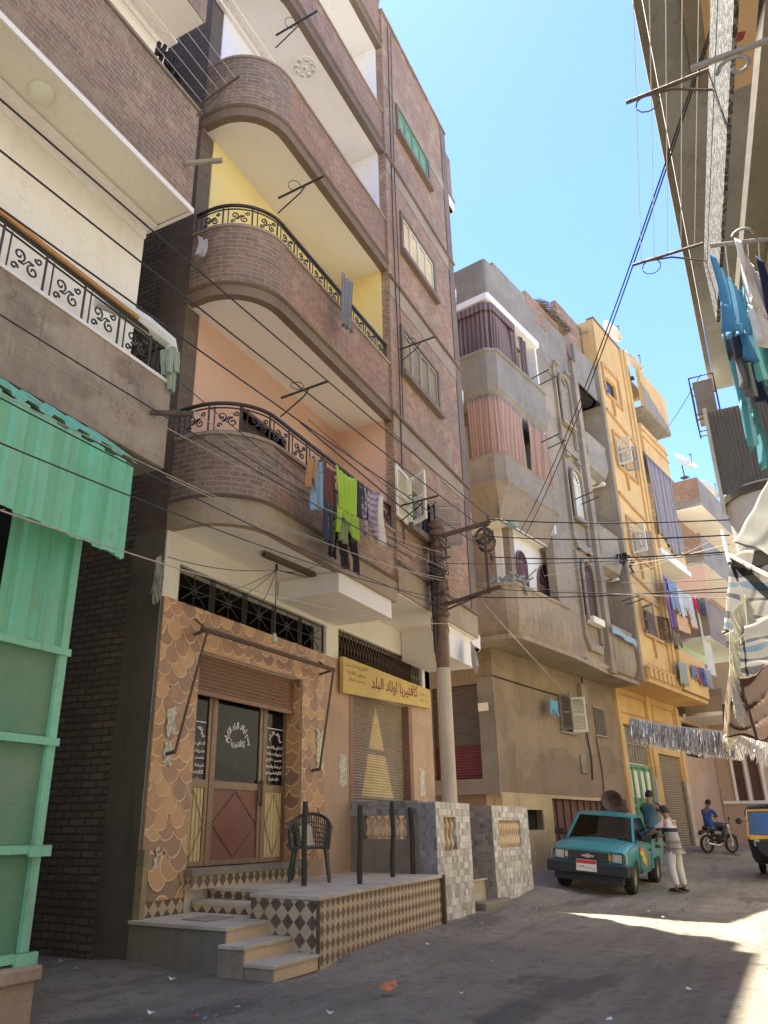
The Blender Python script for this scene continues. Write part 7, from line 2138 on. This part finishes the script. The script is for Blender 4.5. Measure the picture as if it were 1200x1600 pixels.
mb = MB(); mb.prism([(-.95, .62), (-.9, .76), (-.7, .80), (-.5, .74), (-.7, .72)], 'y', -.08, .08); mb.prism([(.45, .60), (.64, .66), (.84, .6), (.92, .5), (.8, .56), (.64, .60)], 'y', -.07, .07); mb.build('mudguard', BLK, MC)
for s in (-1, 1):
    mb = MB(); mb.tube([(.33, s * .25, 1.04), (.30, s * .3, 1.2)], .008, 4); mb.lathe([(0, -.01), (.05, 0), (0, .01)], (.29, s * .31, 1.23), 10, axis='x'); mb.build('mirror', BLK, MC)
MC.location = (31.5, 2.45, ground_z(31.5, 2.45) + .02); MC.scale = (.9,) * 3; MC.rotation_euler = (R_(4), 0, R_(-38)); 
# ------------------------------------------------------------------ auto rickshaw at the right edge
TK = thing('auto_rickshaw', 'black auto rickshaw with yellow windscreen trim and blue top at the right edge', 'auto rickshaw', (0, 0, 0), rz=PI)
YEL = paint('yellow trim', (.55, .33, .04), .45)
mb = MB(); loft(mb, [(-1.3, [(.02, .3), (.6, .3), (.66, .45), (.66, .8), (.02, .82)]), (.1, [(.02, .3), (.6, .3), (.66, .45), (.66, .8), (.02, .82)])]); mb.build('rear_body', BLK, TK, smooth=True, weld='n')
mb = MB(); loft(mb, [(.75, [(.02, .3), (.40, .3), (.56, .5), (.60, .86), (.02, .92)]), (.98, [(.02, .32), (.30, .32), (.46, .55), (.54, .88), (.02, .92)]), (1.12, [(.02, .42), (.12, .45), (.30, .6), (.36, .8), (.02, .86)])]); mb.build('front_shell', BLK, TK, smooth=True, weld='n')
mb = MB(); mb.face([(.98, -.50, .98), (.98, .50, .98), (.80, .46, 1.52), (.80, -.46, 1.52)]); mb.build('windscreen', glass('blueish windscreen', (.04, .08, .2), .05), TK, solid=.006)
mb = MB(); mb.tube([(.99, -.54, .94), (.99, .54, .94), (.80, .50, 1.56), (.80, -.50, 1.56)], .035, 6, closed=True); mb.box(.96, 1.02, -.5, .5, .86, .94); mb.build('windscreen_frame', YEL, TK, smooth=True)
mb = MB(); loft(mb, [(-1.3, [(.02, 1.55), (.58, 1.5), (.64, 1.4), (.66, .95), (.64, .95), (.62, 1.38), (.56, 1.47), (.02, 1.53)]), (.1, [(.02, 1.72), (.55, 1.68), (.64, 1.55), (.65, 1.4), (.63, 1.4), (.62, 1.52), (.54, 1.65), (.02, 1.70)]), (.86, [(.02, 1.70), (.46, 1.66), (.54, 1.55), (.55, 1.5), (.53, 1.5), (.52, 1.53), (.45, 1.62), (.02, 1.66)])])
mb.build('canopy', paint('dark blue vinyl top', (.03, .045, .12), .5, amt=.5), TK, smooth=True, weld='n')
for s in (-1, 1):
    mb = MB(); mb.lathe([(0, .04), (.08, .03), (.09, 0), (.06, -.06)], (1.06, s * .34, .78), 12, axis='x'); mb.build('headlight', HL, TK, smooth=True)
    mb = MB(); mb.tube([(.9, s * .5, 1.3), (.95, s * .66, 1.3)], .012, 4); mb.lathe([(0, -.02), (.08, 0), (0, .02)], (.95, s * .70, 1.3), 12, axis='x'); mb.build('mirror', BLK, TK)
    wheel(TK, (-.85, s * .60, .24), .24, .12)
wheel(TK, (1.0, 0.001, .24), .24, .12)
mb = MB(); mb.prism([(.75, .52), (1.0, .56), (1.27, .46), (1.3, .36), (1.2, .44), (1.0, .50), (.8, .46)], 'y', -.1, .1); mb.build('mudguard', BLK, TK)
mb = MB(); mb.box(-.5, .0, -.5, .5, .6, .8); mb.box(-.6, -.5, -.5, .5, .8, 1.3); mb.build('seat', cloth('dark seat', (.05, .04, .05)), TK, bevel=.03)
tp = at(1194, 1355, X=20.6)
TK.location = (24.7, .50, ground_z(24.7, .76)); TK.rotation_euler = (0, 0, PI - R_(6))
# ================================================================== people
SKIN = plain('brown skin', (.20, .105, .065), .55)
HAIR = plain('black hair', (.012, .010, .009), .7)
def skinned(name, chain, mat, parent, sub=2, root=0):
    """chain: dict name -> (pos, radius or (rx,ry)), edges list"""
    verts, edges = chain
    keys = list(verts)
    me = bpy.data.meshes.new(name)
    me.from_pydata([tuple(verts[k][0]) for k in keys], [(keys.index(a), keys.index(b)) for a, b in edges], [])
    o = bpy.data.objects.new(name, me); C.objects.link(o)
    m = o.modifiers.new('skin', 'SKIN'); m.use_smooth_shade = True; m.branch_smoothing = .4
    if not me.skin_vertices: 
        bm = bmesh.new(); bm.from_mesh(me); bm.verts.layers.skin.verify(); bm.to_mesh(me); bm.free()
    for i, k in enumerate(keys):
        r = verts[k][1]; me.skin_vertices[0].data[i].radius = r if isinstance(r, tuple) else (r, r)
    me.skin_vertices[0].data[root].use_root = True
    s = o.modifiers.new('sub', 'SUBSURF'); s.levels = sub; s.render_levels = sub
    dg = bpy.context.evaluated_depsgraph_get(); dg.update()
    me2 = bpy.data.meshes.new_from_object(o.evaluated_get(dg)); me2.name = name
    bpy.data.objects.remove(o); 
    o = bpy.data.objects.new(name, me2); C.objects.link(o)
    me2.materials.clear(); me2.materials.append(mat)
    for p in me2.polygons: p.use_smooth = True
    o.parent = parent
    ORG[o.name] = Vector((0, 0, 0))
    return o
def person(label, J, shirt, trouser, loc, rz, long_sleeve=False, barefoot=False, shoe=BLK, long_tr=True, scale=1.0):
    """J: joints in own axes, x = forward, y = left, z up"""
    t = thing('person', label, 'person', (0, 0, 0), rz=.0001)
    V = Vector
    j = {k: V(v) for k, v in J.items()}
    vs_, ed = {}, []
    def add(k, r): vs_[k] = (j[k], r)
    add('pelvis', (.115, .09)); add('waist', (.11, .085)); add('chest', (.14, .10)); add('neckb', (.075, .07)); add('neck', .055); add('head', (.078, .095)); 
    j['crown'] = j['head'] + (j['head'] - j['neck']).normalized() * .09; add('crown', (.07, .085))
    ed += [('pelvis', 'waist'), ('waist', 'chest'), ('chest', 'neckb'), ('neckb', 'neck'), ('neck', 'head'), ('head', 'crown')]
    for s in ('l', 'r'):
        add('sh' + s, .062); add('el' + s, .043); add('wr' + s, .027); 
        d = (j['wr' + s] - j['el' + s]).normalized(); j['pm' + s] = j['wr' + s] + d * .07; add('pm' + s, (.034, .018))
        ed += [('chest', 'sh' + s), ('sh' + s, 'el' + s), ('el' + s, 'wr' + s), ('wr' + s, 'pm' + s)]
        side = d.cross(V((0, 0, 1))); side = side.normalized() if side.length > .1 else V((0, 1, 0))
        for f, (o_, l_) in enumerate(((-.024, .075), (-.008, .085), (.009, .08), (.025, .062))):
            k = 'f%d%s' % (f, s); j[k] = j['pm' + s] + side * o_ * 1.2 + d * l_ + V((0, 0, -.02)); add(k, .009); ed.append(('pm' + s, k))
        k = 'th' + s; j[k] = j['wr' + s] + d * .05 + side * -.055; add(k, .010); ed.append(('wr' + s, k))
        add('hp' + s, .078); add('kn' + s, .055); add('an' + s, .04); add('to' + s, (.042, .028))
        ed += [('pelvis', 'hp' + s), ('hp' + s, 'kn' + s), ('kn' + s, 'an' + s), ('an' + s, 'to' + s)]
    body = skinned('body', (vs_, ed), SKIN, t)
    # face: nose, brow, ears on the same body mesh would be lost under the subdivision, so they are joined into it
    hd = j['head']; fw = V(J.get('face', (1, 0, 0))).normalized(); upv = (j['crown'] - j['neck']).normalized(); sd = upv.cross(fw).normalized()
    bm = bmesh.new(); bm.from_mesh(body.data)
    def blob(c, r, sc3, mi=0):
        g = bmesh.ops.create_uvsphere(bm, u_segments=8, v_segments=6, radius=1)
        for v in g['verts']: v.co = c + fw * v.co.x * sc3[0] * r + sd * v.co.y * sc3[1] * r + upv * v.co.z * sc3[2] * r
        for v in g['verts']:
            for f in v.link_faces: f.material_index = mi; f.smooth = True
    blob(hd + fw * .088 + upv * .0, .02, (1, .7, 1.3)); blob(hd + sd * .085, .022, (.7, .5, 1.3)); blob(hd - sd * .085, .022, (.7, .5, 1.3))
    blob(hd + fw * .08 - upv * .045, .02, (.6, 1.3, .5), 2)
    for s in (-1, 1): blob(hd + fw * .078 + sd * .03 * s + upv * .03, .011, (.8, 1.3, .8), 1)
    bm.to_mesh(body.data); bm.free()
    body.data.materials.append(plain('dark eye', (.015, .012, .01), .3)); body.data.materials.append(plain('lip', (.16, .06, .05), .5))
    h = MB(); h.lathe([(.0, .105), (.05, .10), (.085, .065), (.098, .0), (.095, -.05), (.08, -.07)], (0, 0, 0), 16)
    rot = fw.copy()
    for i, v in enumerate(h.v):
        q = v + V((-.018, 0, .035))
        if v.x > .05 and v.z < .03: q = V((.045, q.y * .9, max(q.z, .055)))
        h.v[i] = hd + fw * q.x + sd * q.y + upv * q.z
    h.build('hair', HAIR, t, smooth=True)
    # clothing: looser shells on the same skeleton
    sv, se = {}, []
    def sadd(k, r, p=None): sv[k] = (p if p is not None else j[k], r)
    sadd('hem', (.185, .155), j['pelvis'] - (j['waist'] - j['pelvis']).normalized() * .05); sadd('pelvis', (.18, .15)); sadd('waist', (.15, .122)); sadd('chest', (.178, .135)); sadd('neckb', (.10, .09)); sadd('ncol', (.068, .065), j['neckb'].lerp(j['neck'], .35))
    se += [('hem', 'pelvis'), ('pelvis', 'waist'), ('waist', 'chest'), ('chest', 'neckb'), ('neckb', 'ncol')]
    for s in ('l', 'r'):
        sadd('sh' + s, .082); e = j['el' + s] if long_sleeve else j['sh' + s].lerp(j['el' + s], .82); sadd('el' + s, .07 if not long_sleeve else .058, e)
        se += [('chest', 'sh' + s), ('sh' + s, 'el' + s)]
        if long_sleeve: sadd('wr' + s, .042, j['el' + s].lerp(j['wr' + s], .9)); se.append(('el' + s, 'wr' + s))
    skinned('shirt', (sv, se), shirt, t, root=1)
    tv, te = {'pelvis': (j['pelvis'], (.16, .132))}, []
    tv['waist'] = (j['pelvis'].lerp(j['waist'], .35), (.145, .12)); te.append(('pelvis', 'waist'))
    for s in ('l', 'r'):
        tv['hp' + s] = (j['hp' + s], .112); tv['kn' + s] = (j['kn' + s], .085); tv['an' + s] = (j['kn' + s].lerp(j['an' + s], .93), .075)
        te += [('pelvis', 'hp' + s), ('hp' + s, 'kn' + s), ('kn' + s, 'an' + s)]
    skinned('trousers', (tv, te), trouser, t)
    for s in ('l', 'r'):
        mb = MB(); d = (j['to' + s] - j['an' + s]); d.z = 0; d = d.normalized() if d.length > .01 else V((1, 0, 0)); sdv = V((-d.y, d.x, 0)); zf = j['to' + s].z - .03
        c = j['an' + s] + d * .06; mb.obox(V((c.x, c.y, zf + .02)), d * .135, sdv * .048, V((0, 0, .022))); mb.obox(V((c.x, c.y, zf + .055)) + d * .03, d * .07, sdv * .045, V((0, 0, .018))); mb.build('shoe', shoe, t, bevel=.015)
    t.location = loc; t.rotation_euler = (0, 0, rz); t.scale = (scale,) * 3
    return t
STAND = dict(pelvis=(0, 0, .93), waist=(-.0, 0, 1.10), chest=(.02, 0, 1.32), neckb=(.05, 0, 1.46), neck=(.075, 0, 1.52), head=(.11, 0, 1.62), face=(1, .0, -.15),
             shl=(.04, .19, 1.40), ell=(.26, .26, 1.20), wrl=(.48, .20, 1.12), shr=(.04, -.19, 1.40), elr=(.22, -.25, 1.17), wrr=(.42, -.16, 1.10),
             hpl=(0, .10, .88), knl=(.04, .12, .50), anl=(-.03, .13, .09), tol=(.09, .14, .045), hpr=(0, -.10, .88), knr=(.02, -.12, .50), anr=(-.02, -.15, .09), tor=(.10, -.17, .045))
SH1 = cloth('grey and white striped polo', (.42, .40, .38), (.03, .03, .03), None)
gl = ground_z(20.6, 2.15)
def striped_obj(name, bands, base):
    m, nt, b = nm(name); v = coord(nt); sx = N(nt, 'ShaderNodeSeparateXYZ'); nt.links.new(v, sx.inputs[0])
    r = N(nt, 'ShaderNodeValToRGB'); r.color_ramp.interpolation = 'CONSTANT'
    mr = N(nt, 'ShaderNodeMapRange'); mr.inputs[1].default_value = .8; mr.inputs[2].default_value = 1.6; nt.links.new(sx.outputs[2], mr.inputs[0]); nt.links.new(mr.outputs[0], r.inputs[0])
    e = r.color_ramp.elements; e[0].position = 0; e[0].color = (*base, 1); e[1].position = bands[0][0]; e[1].color = (*bands[0][1], 1)
    for p, c in bands[1:]: q = e.new(p); q.color = (*c, 1)
    nt.links.new(r.outputs[0], b.inputs['Base Color']); b.inputs['Roughness'].default_value = .9
    return m
P1 = striped_obj('polo with dark chest band', [(.20, (.22, .18, .16)), (.28, (.34, .32, .30)), (.50, (.02, .02, .025)), (.60, (.48, .46, .45))], (.30, .27, .25))
person('man in pale trousers and grey polo with dark chest band leaning on the pickup', STAND, P1, cloth('pale grey trousers', (.42, .42, .42)), (19.75, 2.45, ground_z(19.75, 2.45)), R_(62), shoe=BLK)
BEDP = dict(STAND); BEDP.update(face=(1, .2, -.2), wrl=(.42, .28, 1.02), ell=(.18, .32, 1.16))
P2 = striped_obj('teal striped jersey', [(.30, (.25, .30, .30)), (.36, (.05, .12, .14)), (.46, (.25, .30, .30)), (.52, (.05, .12, .14)), (.62, (.25, .30, .30)), (.68, (.05, .12, .14)), (.80, (.05, .12, .14))], (.05, .11, .13))
bl = on(TR, (-1.15, -.25, .62))
person('man in a teal striped jersey sitting up in the back of the pickup', dict(STAND, pelvis=(0, 0, .52), waist=(.02, 0, .68), chest=(.05, 0, .90), neckb=(.07, 0, 1.04), neck=(.09, 0, 1.10), head=(.12, 0, 1.20), shl=(.05, .19, .98), ell=(.2, .30, .82), wrl=(.38, .34, .72), shr=(.05, -.19, .98), elr=(.22, -.27, .80), wrr=(.40, -.22, .70),
       hpl=(.02, .10, .48), knl=(.36, .14, .50), anl=(.30, .15, .10), tol=(.42, .16, .045), hpr=(.02, -.10, .48), knr=(.36, -.14, .50), anr=(.30, -.16, .10), tor=(.42, -.17, .045)), P2, cloth('black trousers', (.015, .015, .018)), (21.5, 3.12, .83), R_(-25))
b2 = on(TR, (-1.0, .45, .62))
HID = dict(STAND, pelvis=(0, 0, .12), waist=(.02, 0, .26), chest=(.05, 0, .46), neckb=(.07, 0, .60), neck=(.09, 0, .66), head=(.12, 0, .76), shl=(.05, .19, .54), ell=(.2, .26, .36), wrl=(.36, .2, .30), shr=(.05, -.19, .54), elr=(.22, -.25, .36), wrr=(.36, -.18, .30),
       hpl=(.02, .10, .11), knl=(.36, .18, .34), anl=(.42, .15, .06), tol=(.52, .16, .035), hpr=(.02, -.10, .11), knr=(.36, -.18, .34), anr=(.42, -.16, .06), tor=(.52, -.17, .035))
person('person with black hair sitting low in the pickup bed behind the cab', HID, cloth('dark top', (.05, .05, .06)), cloth('dark trousers', (.04, .04, .05)), (21.45, 3.66, .98), R_(170))
SEAT = dict(pelvis=(-.30, 0, .93), waist=(-.34, 0, 1.08), chest=(-.30, 0, 1.28), neckb=(-.26, 0, 1.41), neck=(-.23, 0, 1.46), head=(-.18, 0, 1.55), face=(1, 0, -.5),
            shl=(-.28, .18, 1.35), ell=(-.12, .26, 1.14), wrl=(.06, .12, 1.16), shr=(-.28, -.18, 1.35), elr=(-.12, -.26, 1.14), wrr=(.06, -.10, 1.16),
            hpl=(-.28, .10, .92), knl=(.10, .24, .82), anl=(.0, .24, .42), tol=(.12, .25, .38), hpr=(-.28, -.10, .92), knr=(.10, -.24, .82), anr=(.0, -.24, .42), tor=(.12, -.25, .38))
person('man in a blue shirt seated on the motorcycle looking down at his phone', SEAT, cloth('royal blue shirt', (.03, .08, .26)), cloth('dark jeans', (.04, .045, .06)), MC.location, R_(-38))
# small litter and stones
random.seed(77)
mb = MB(); c = at(608, 1547, Z=.02)
mb.face([c + Vector((-.07, -.03, 0)), c + Vector((.02, -.08, .03)), c + Vector((.09, 0, .005)), c + Vector((0, .05, .05))]); mb.face([c + Vector((-.07, -.03, 0)), c + Vector((0, .05, .05)), c + Vector((-.05, .07, .02))]); mb.face([c + Vector((.02, -.08, .03)), c + Vector((.03, -.05, .08)), c + Vector((0, .05, .05))])
mb.solo('snack_wrapper', paint('orange and red foil wrapper', (.50, .14, .03), .35, (.35, .22, .05), .7, sc1=20), 'crumpled orange snack wrapper lying on the road', 'litter', solid=.003)
LIT = [CL((.30, .26, .2)), M['white_paint'], CL((.08, .2, .3)), CL((.35, .1, .06)), CL((.16, .13, .09))]
mb = MB()
for k in range(150):
    x, y = rr(5, 26), rr(.4, 4.3)
    if k % 3 == 0: y = 4.3 - abs(random.gauss(0, .3))
    c = Vector((x, y, ground_z(x, y) + .012)); s_ = rr(.006, .026); a = rr(0, 6)
    u = Vector((math.cos(a), math.sin(a), 0)) * s_ * rr(1, 2.4); v = Vector((-math.sin(a), math.cos(a), 0)) * s_
    mb.face([c - u - v, c + u - v * .6, c + u * .8 + v + Vector((0, 0, .012)), c - u * .6 + v * .8], k % 5)
g = mb.solo('trodden_litter', LIT, 'trodden litter specks scattered over the dirt road', 'litter'); g['kind'] = 'stuff'
lab = ['small white paper scrap near the alley mouth', 'paper scrap at the foot of the steps', 'tiny white scrap at the lower left of the road', 'flattened paper at the bottom of the road', 'white scrap beside the broken concrete block', 'white litter between the wall and the sunny patch', 'paper bit on the road ahead of the pickup', 'pale scrap by the left alley wall', 'scrap of paper in the middle of the road', 'pale bit by the kiosk plinth']
for i, (a, b_) in enumerate(((120, 1513), (268, 1530), (235, 1583), (515, 1583), (752, 1442), (773, 1454), (955, 1416), (95, 1502), (720, 1552), (62, 1512))):
    c = at(a, b_, Z=.015); s_ = rr(.015, .04)
    mb = MB(); mb.face([c + Vector((-s_, -s_ * .5, 0)), c + Vector((s_ * .6, -s_, .012)), c + Vector((s_, s_ * .5, .0)), c + Vector((0, s_, .02))])
    mb.solo('paper_scrap', M['white_paint'], lab[i], 'litter', 'paper scraps on the road', solid=.002)
mb = MB()
for k in range(1100):
    x, y = rr(4, 30), (rr(-1.5, 6) if k % 3 else (4.5 - abs(random.gauss(0, .25)) if rr(0, 1) < .6 else 6.3 - abs(random.gauss(0, .3)))); s_ = rr(.006, .022) * (1 if random.random() < .9 else 1.8)
    if 6.8 < x < 12.6 and y > 4.4: continue
    z = ground_z(x, y)
    b = len(mb.v); pts = [Vector((rr(-1, 1), rr(-1, 1), rr(-.3, 1))).normalized() * s_ for _ in range(7)]
    t4 = [Vector((s_, 0, 0)), Vector((-s_ * .6, s_ * .8, 0)), Vector((-s_ * .5, -s_ * .9, 0)), Vector((rr(-.3, .3) * s_, 0, s_ * .8))]
    c = Vector((x, y, z)); t4 = [c + q * rr(.7, 1.3) for q in t4]
    for f in ((0, 1, 3), (1, 2, 3), (2, 0, 3)): mb.face([t4[q] for q in f])
g = mb.solo('gravel', M['concrete'], 'scattered small stones on the dirt road', 'gravel'); g['kind'] = 'stuff'
# vegetable crate at the right edge and rubble by the wall
t = thing('red_crate', 'red plastic crate with greens at the lower right edge', 'crate', (9.7, .28, 0))
REDP = paint('red plastic', (.42, .03, .05), .45)
mb = MB()
for z in (.02, .12, .22): mb.box(9.45, 9.95, .39, .41, z, z + .06); mb.box(9.45, 9.47, .05, .39, z, z + .06); mb.box(9.95, 9.97, .05, .41, z, z + .06)
for x in (9.45, 9.6, 9.75, 9.93): mb.box(x, x + .03,   .385, .415, .02, .28)
mb.box(9.47, 9.95, .05, .39, .0, .03); mb.build('crate_body', REDP, t)
mb = MB()
for k in range(60): a = Vector((9.5 + rr(0, .42), .09 + rr(0, .28), .24)); mb.tube([a, a + Vector((rr(-.06, .06), rr(-.06, .06), rr(.04, .12)))], [.012, .004], 4)
mb.solo('greens', plain('fresh green leaves', (.16, .30, .04), .6), 'bunch of fresh greens lying in the red crate', 'vegetables')
# ================================================================== overhead wires
def cable(p, q, r, label, group='overhead wires strung along and across the street', mat='cable', sag=.0, n=16):
    mb = MB(); p, q = Vector(p), Vector(q)
    mb.tube([p.lerp(q, i / n) - Vector((0, 0, sag * 4 * (i / n) * (1 - i / n))) for i in range(n + 1)], r, 5)
    return mb.solo('overhead_cable', M[mat], label, 'cable', group)
def ext(p, q, k=.6):      # carry a wire on beyond the left frame edge
    p, q = Vector(p), Vector(q); return p - (q - p) * k
random.seed(5)
T1, T2, T3 = INS
main = [((0, 148), 4.05, T1, 'thick black power line running to the top insulator of the pole'), ((0, 228), 4.1, T2, 'thick black power line running to the middle insulator'), ((0, 318), 4.15, T3, 'thick black power line running to the lowest insulator')]
for (px_, Y_, T_, lb) in main:
    p = at(*px_, Y=Y_); q = T_ + Vector((0, -.02, .05)); cable(ext(p, q, .3), q, .009, lb, sag=.05)
oth = [((0, 470), 4.6, (13.05, 4.9, 5.7), .008, 'cable'), ((0, 592), 4.4, (13.05, 4.9, 5.05), .007, 'cable'), ((0, 655), 4.3, (13.05, 4.9, 5.2), .007, 'cable'),
       ((0, 575), 4.5, (13.05, 4.9, 5.55), .005, 'cable_pale'), ((0, 742), 4.0, (13.05, 4.9, 4.75), .006, 'cable_pale'), ((0, 470), 4.62, (13.05, 4.9, 6.1), .005, 'cable_pale')]
ol = ['black cable sagging from the left edge to the pole shaft below the arms', 'black cable from the left edge passing just above the green awning', 'second black cable over the green awning toward the pole', 'thin pale wire over the green awning', 'thin pale wire crossing in front of the green awning face', 'thin pale wire beside the sagging black cable']
for i, (px_, Y_, q, r, m_) in enumerate(oth):
    p = at(*px_, Y=Y_); cable(ext(p, q, .3), q, r, ol[i], mat=m_, sag=.16 + .04 * i)
for i, (a, b_) in enumerate((((285, 600), (690, 850)), ((300, 640), (680, 905)), ((350, 690), (685, 930)), ((260, 745), (690, 880)), ((430, 700), (690, 860)))):
    p = at(*a, Y=5.15); q = Vector((13.0, 4.9, 5.6 + .2 * (i % 3))); cable(p, q, .006, 'thin service wire to the pole starting ' + ['at the left end of the lowest railing', 'left of the balcony door', 'under the railing curve', 'low at the dark corner column', 'above the hanging clothes'][i], 'thin service wires between the balconies and the pole', 'cable_pale' if i % 2 else 'cable', sag=.15)
# house services fanning out of the hook beneath the first balcony
hk = at(432, 890, Z=4.80)
for i, e in enumerate(((262, 870), (300, 935), (345, 945), (400, 955), (430, 975), (500, 880), (640, 915), (660, 930))):
    q = at(*e, Y=6.33 if i < 5 else 5.3); cable(hk, q, .005, 'thin wire fanning from the ceiling hook to ' + ['the left wall corner', 'the left grille bars', 'the second grille section', 'the middle of the grille', 'the right part of the grille', 'the end of the tube light', 'the beam casing', 'the grey pole'][i], 'wires fanning out from the hook over the cafe', sag=.08)
mb = MB(); mb.tube([hk + Vector((0, 0, .1)), hk], .02, 6); mb.tube([hk, hk - Vector((0, 0, .95))], .006, 4); b0 = hk - Vector((0, 0, 1.0)); t = mb.solo('bulb_cord', M['cable'], 'cord with a hook hanging from the balcony ceiling over the cafe door', 'cord')
mb = MB(); mb.lathe([(.0, -.09), (.035, -.07), (.045, -.02), (.03, .03), (.02, .06), (.0, .07)], b0, 10); mb.solo('light_bulb', glass('clear bulb', (.4, .4, .36), .1), 'bare light bulb hanging on a cord over the cafe door', 'light bulb', smooth=True)
# wires leaving the pole to the right, across the street
rt = [((1140, 812), 10.5, T1, .010), ((1140, 836), 10.5, T2, .010), ((1140, 862), 10.5, T3, .010), ((1140, 795 + 70), 10.6, Vector((13.05, 4.9, 5.9)), .006), ((1140, 918), 10.4, Vector((13.05, 4.5, 5.2)), .008), ((1140, 925), 10.4, Vector((13.05, 4.3, 5.35)), .006), ((1145, 935), 10.2, Vector((13.05, 4.9, 5.6)), .005)]
rl_ = ['top black wire from the pole across to the awnings', 'second black wire from the pole across to the awnings', 'third black wire from the pole across to the awnings', 'thin wire below the third one crossing to the awnings', 'black wire from the lower crossarm to the striped awning', 'thin wire beside the lower black wire to the striped awning', 'lowest thin wire from the pole to the striped awning']
for i, (e, X_, s_, r) in enumerate(rt): cable(s_, at(*e, X=X_), r, rl_[i], sag=.06, mat='cable' if r > .0055 else 'cable_pale')
for i, (a, b_, lb) in enumerate((((820, 838), (1122, 20), 'left strand of the twisted pair rising over the sky to the right building'), ((812, 832), (1112, 40), 'right strand of the twisted pair rising over the sky to the right building'))):
    p = at(*a, V=8.3); p = toworld(p, 'B'); q = at(*b_, X=6.2); cable(p, q, .009, lb, sag=.35 + .04 * i)
cable(toworld(at(1025, 690, V=8.1), 'B'), at(1095, 585, X=14), .008, 'thin wire over the sky between the orange block and the right building', sag=.1)
cable(toworld(at(945, 880, V=8.4), 'B'), at(1140, 850, X=10.8), .007, 'pale wire rising to the round balcony from the beige block', mat='cable_pale', sag=.12)
cable(toworld(at(735, 860, V=8.4), 'B') , Vector((13.3, 4.2, 5.2)), .006, 'short wire from the pole arm to the corner of the beige block', sag=.1)
for i, (a, b_) in enumerate((((735, 920), (890, 1085)), ((742, 925), (905, 1105)), ((700, 900), (830, 1020)))):
    q = toworld(at(*b_, V=9.4), 'B'); cable(Vector((13.3, 4.3, 5.15)), q, .006, 'pale wire slanting from the pole to the beige ground floor, ' + ['upper', 'lowest', 'leftmost'][i], 'wires slanting from the pole to the beige block', 'cable_pale', sag=.05)
for i, (a, b_) in enumerate((((925, 800), (1128, 875)), ((955, 905), (1128, 838)), ((900, 905), (1130, 905)), ((850, 900), (960, 865)))):
    cable(toworld(at(*a, V=8.3), 'B'), at(*b_, X=11.5) if b_[0] > 1100 else toworld(at(*b_, V=8.3), 'B'), .006, 'thin wire before the orange block, ' + ['falling to the right at mid height', 'rising to the round balcony', 'level with the washing', 'short one at the beige pilaster'][i], 'thin wires crossing before the orange block', 'cable_pale' if i % 2 else 'cable', sag=.08)
for i, z in enumerate((14.0, 11.9, 10.75, 8.1)):
    u = (20.0, 20.2, 22.3, 25.2)[i]
    t = thing('line_bracket', ['iron bracket on the top curtained balcony of the beige block', 'iron bracket at the right end of the top balcony of the beige block', 'iron bracket on the middle balcony of the beige block', 'iron bracket on the small lowest balcony of the beige block'][i], 'bracket', (u, 8.3, z), 'B', 'line brackets on the beige block')
    mb = MB(); mb.tube([(u, 8.4, z), (u, 7.8, z + .1)], .018, 4); mb.tube([(u - .5, 8.4, z), (u - .5, 7.8, z + .1)], .018, 4); mb.build('arm', M['iron'], t)
    mb = MB(); mb.tube([(u, 7.9, z + .08), (u - .5, 7.9, z + .08)], .008, 4); mb.build('rod', M['iron'], t)
mb = MB(); random.seed(8); c0 = Vector((25.0, 8.2, 9.6))
for k in range(26): a = c0 + Vector((rr(-.4, .5), rr(-.1, .1), rr(-.2, .2))); mb.tube([a, a + Vector((rr(-.3, .3), rr(-.1, .1), rr(-.2, .15)))], .03, 4)
mb.solo('bundle_of_clothes', M['dark'], 'dark bundle stuffed on the rail of the small balcony next to the orange block', 'bundle', frame='B')
# torn cloth hanging from the casing right of the pole and rag by the cafe corner
hanging_edge([at(735, 1000, Y=5.2), at(742, 1012, Y=5.0)], 'torn_rag', 'torn pale rag hanging under the brick bay beside the pole', cloth('pale rag', (.42, .42, .40)), .35, 9, .2)
hanging_edge([at(244, 872, Y=6.3), at(252, 868, Y=6.3)], 'torn_rag', 'torn grey rag hanging at the dark corner column of the cafe', cloth('grey rag', (.3, .29, .27)), .3, 10, .3)
mb = MB(); random.seed(6); c0 = Vector((18.3, 8.25, 7.1))
mb = MB()
for k in range(30): a = Vector((17.0 + rr(0, .9), 8.7 + rr(-.5, .3), 7.0 + rr(0, .25))); mb.tube([a, a + Vector((rr(-.3, .3), rr(-.2, .1), rr(-.3, .3)))], rr(.02, .05), 4)
mb.solo('stored_junk', cloth('jumble of grey odds and ends', (.2, .22, .2)), 'jumble of grey odds and ends piled on the corner of the lowest beige balcony', 'junk', frame='B')
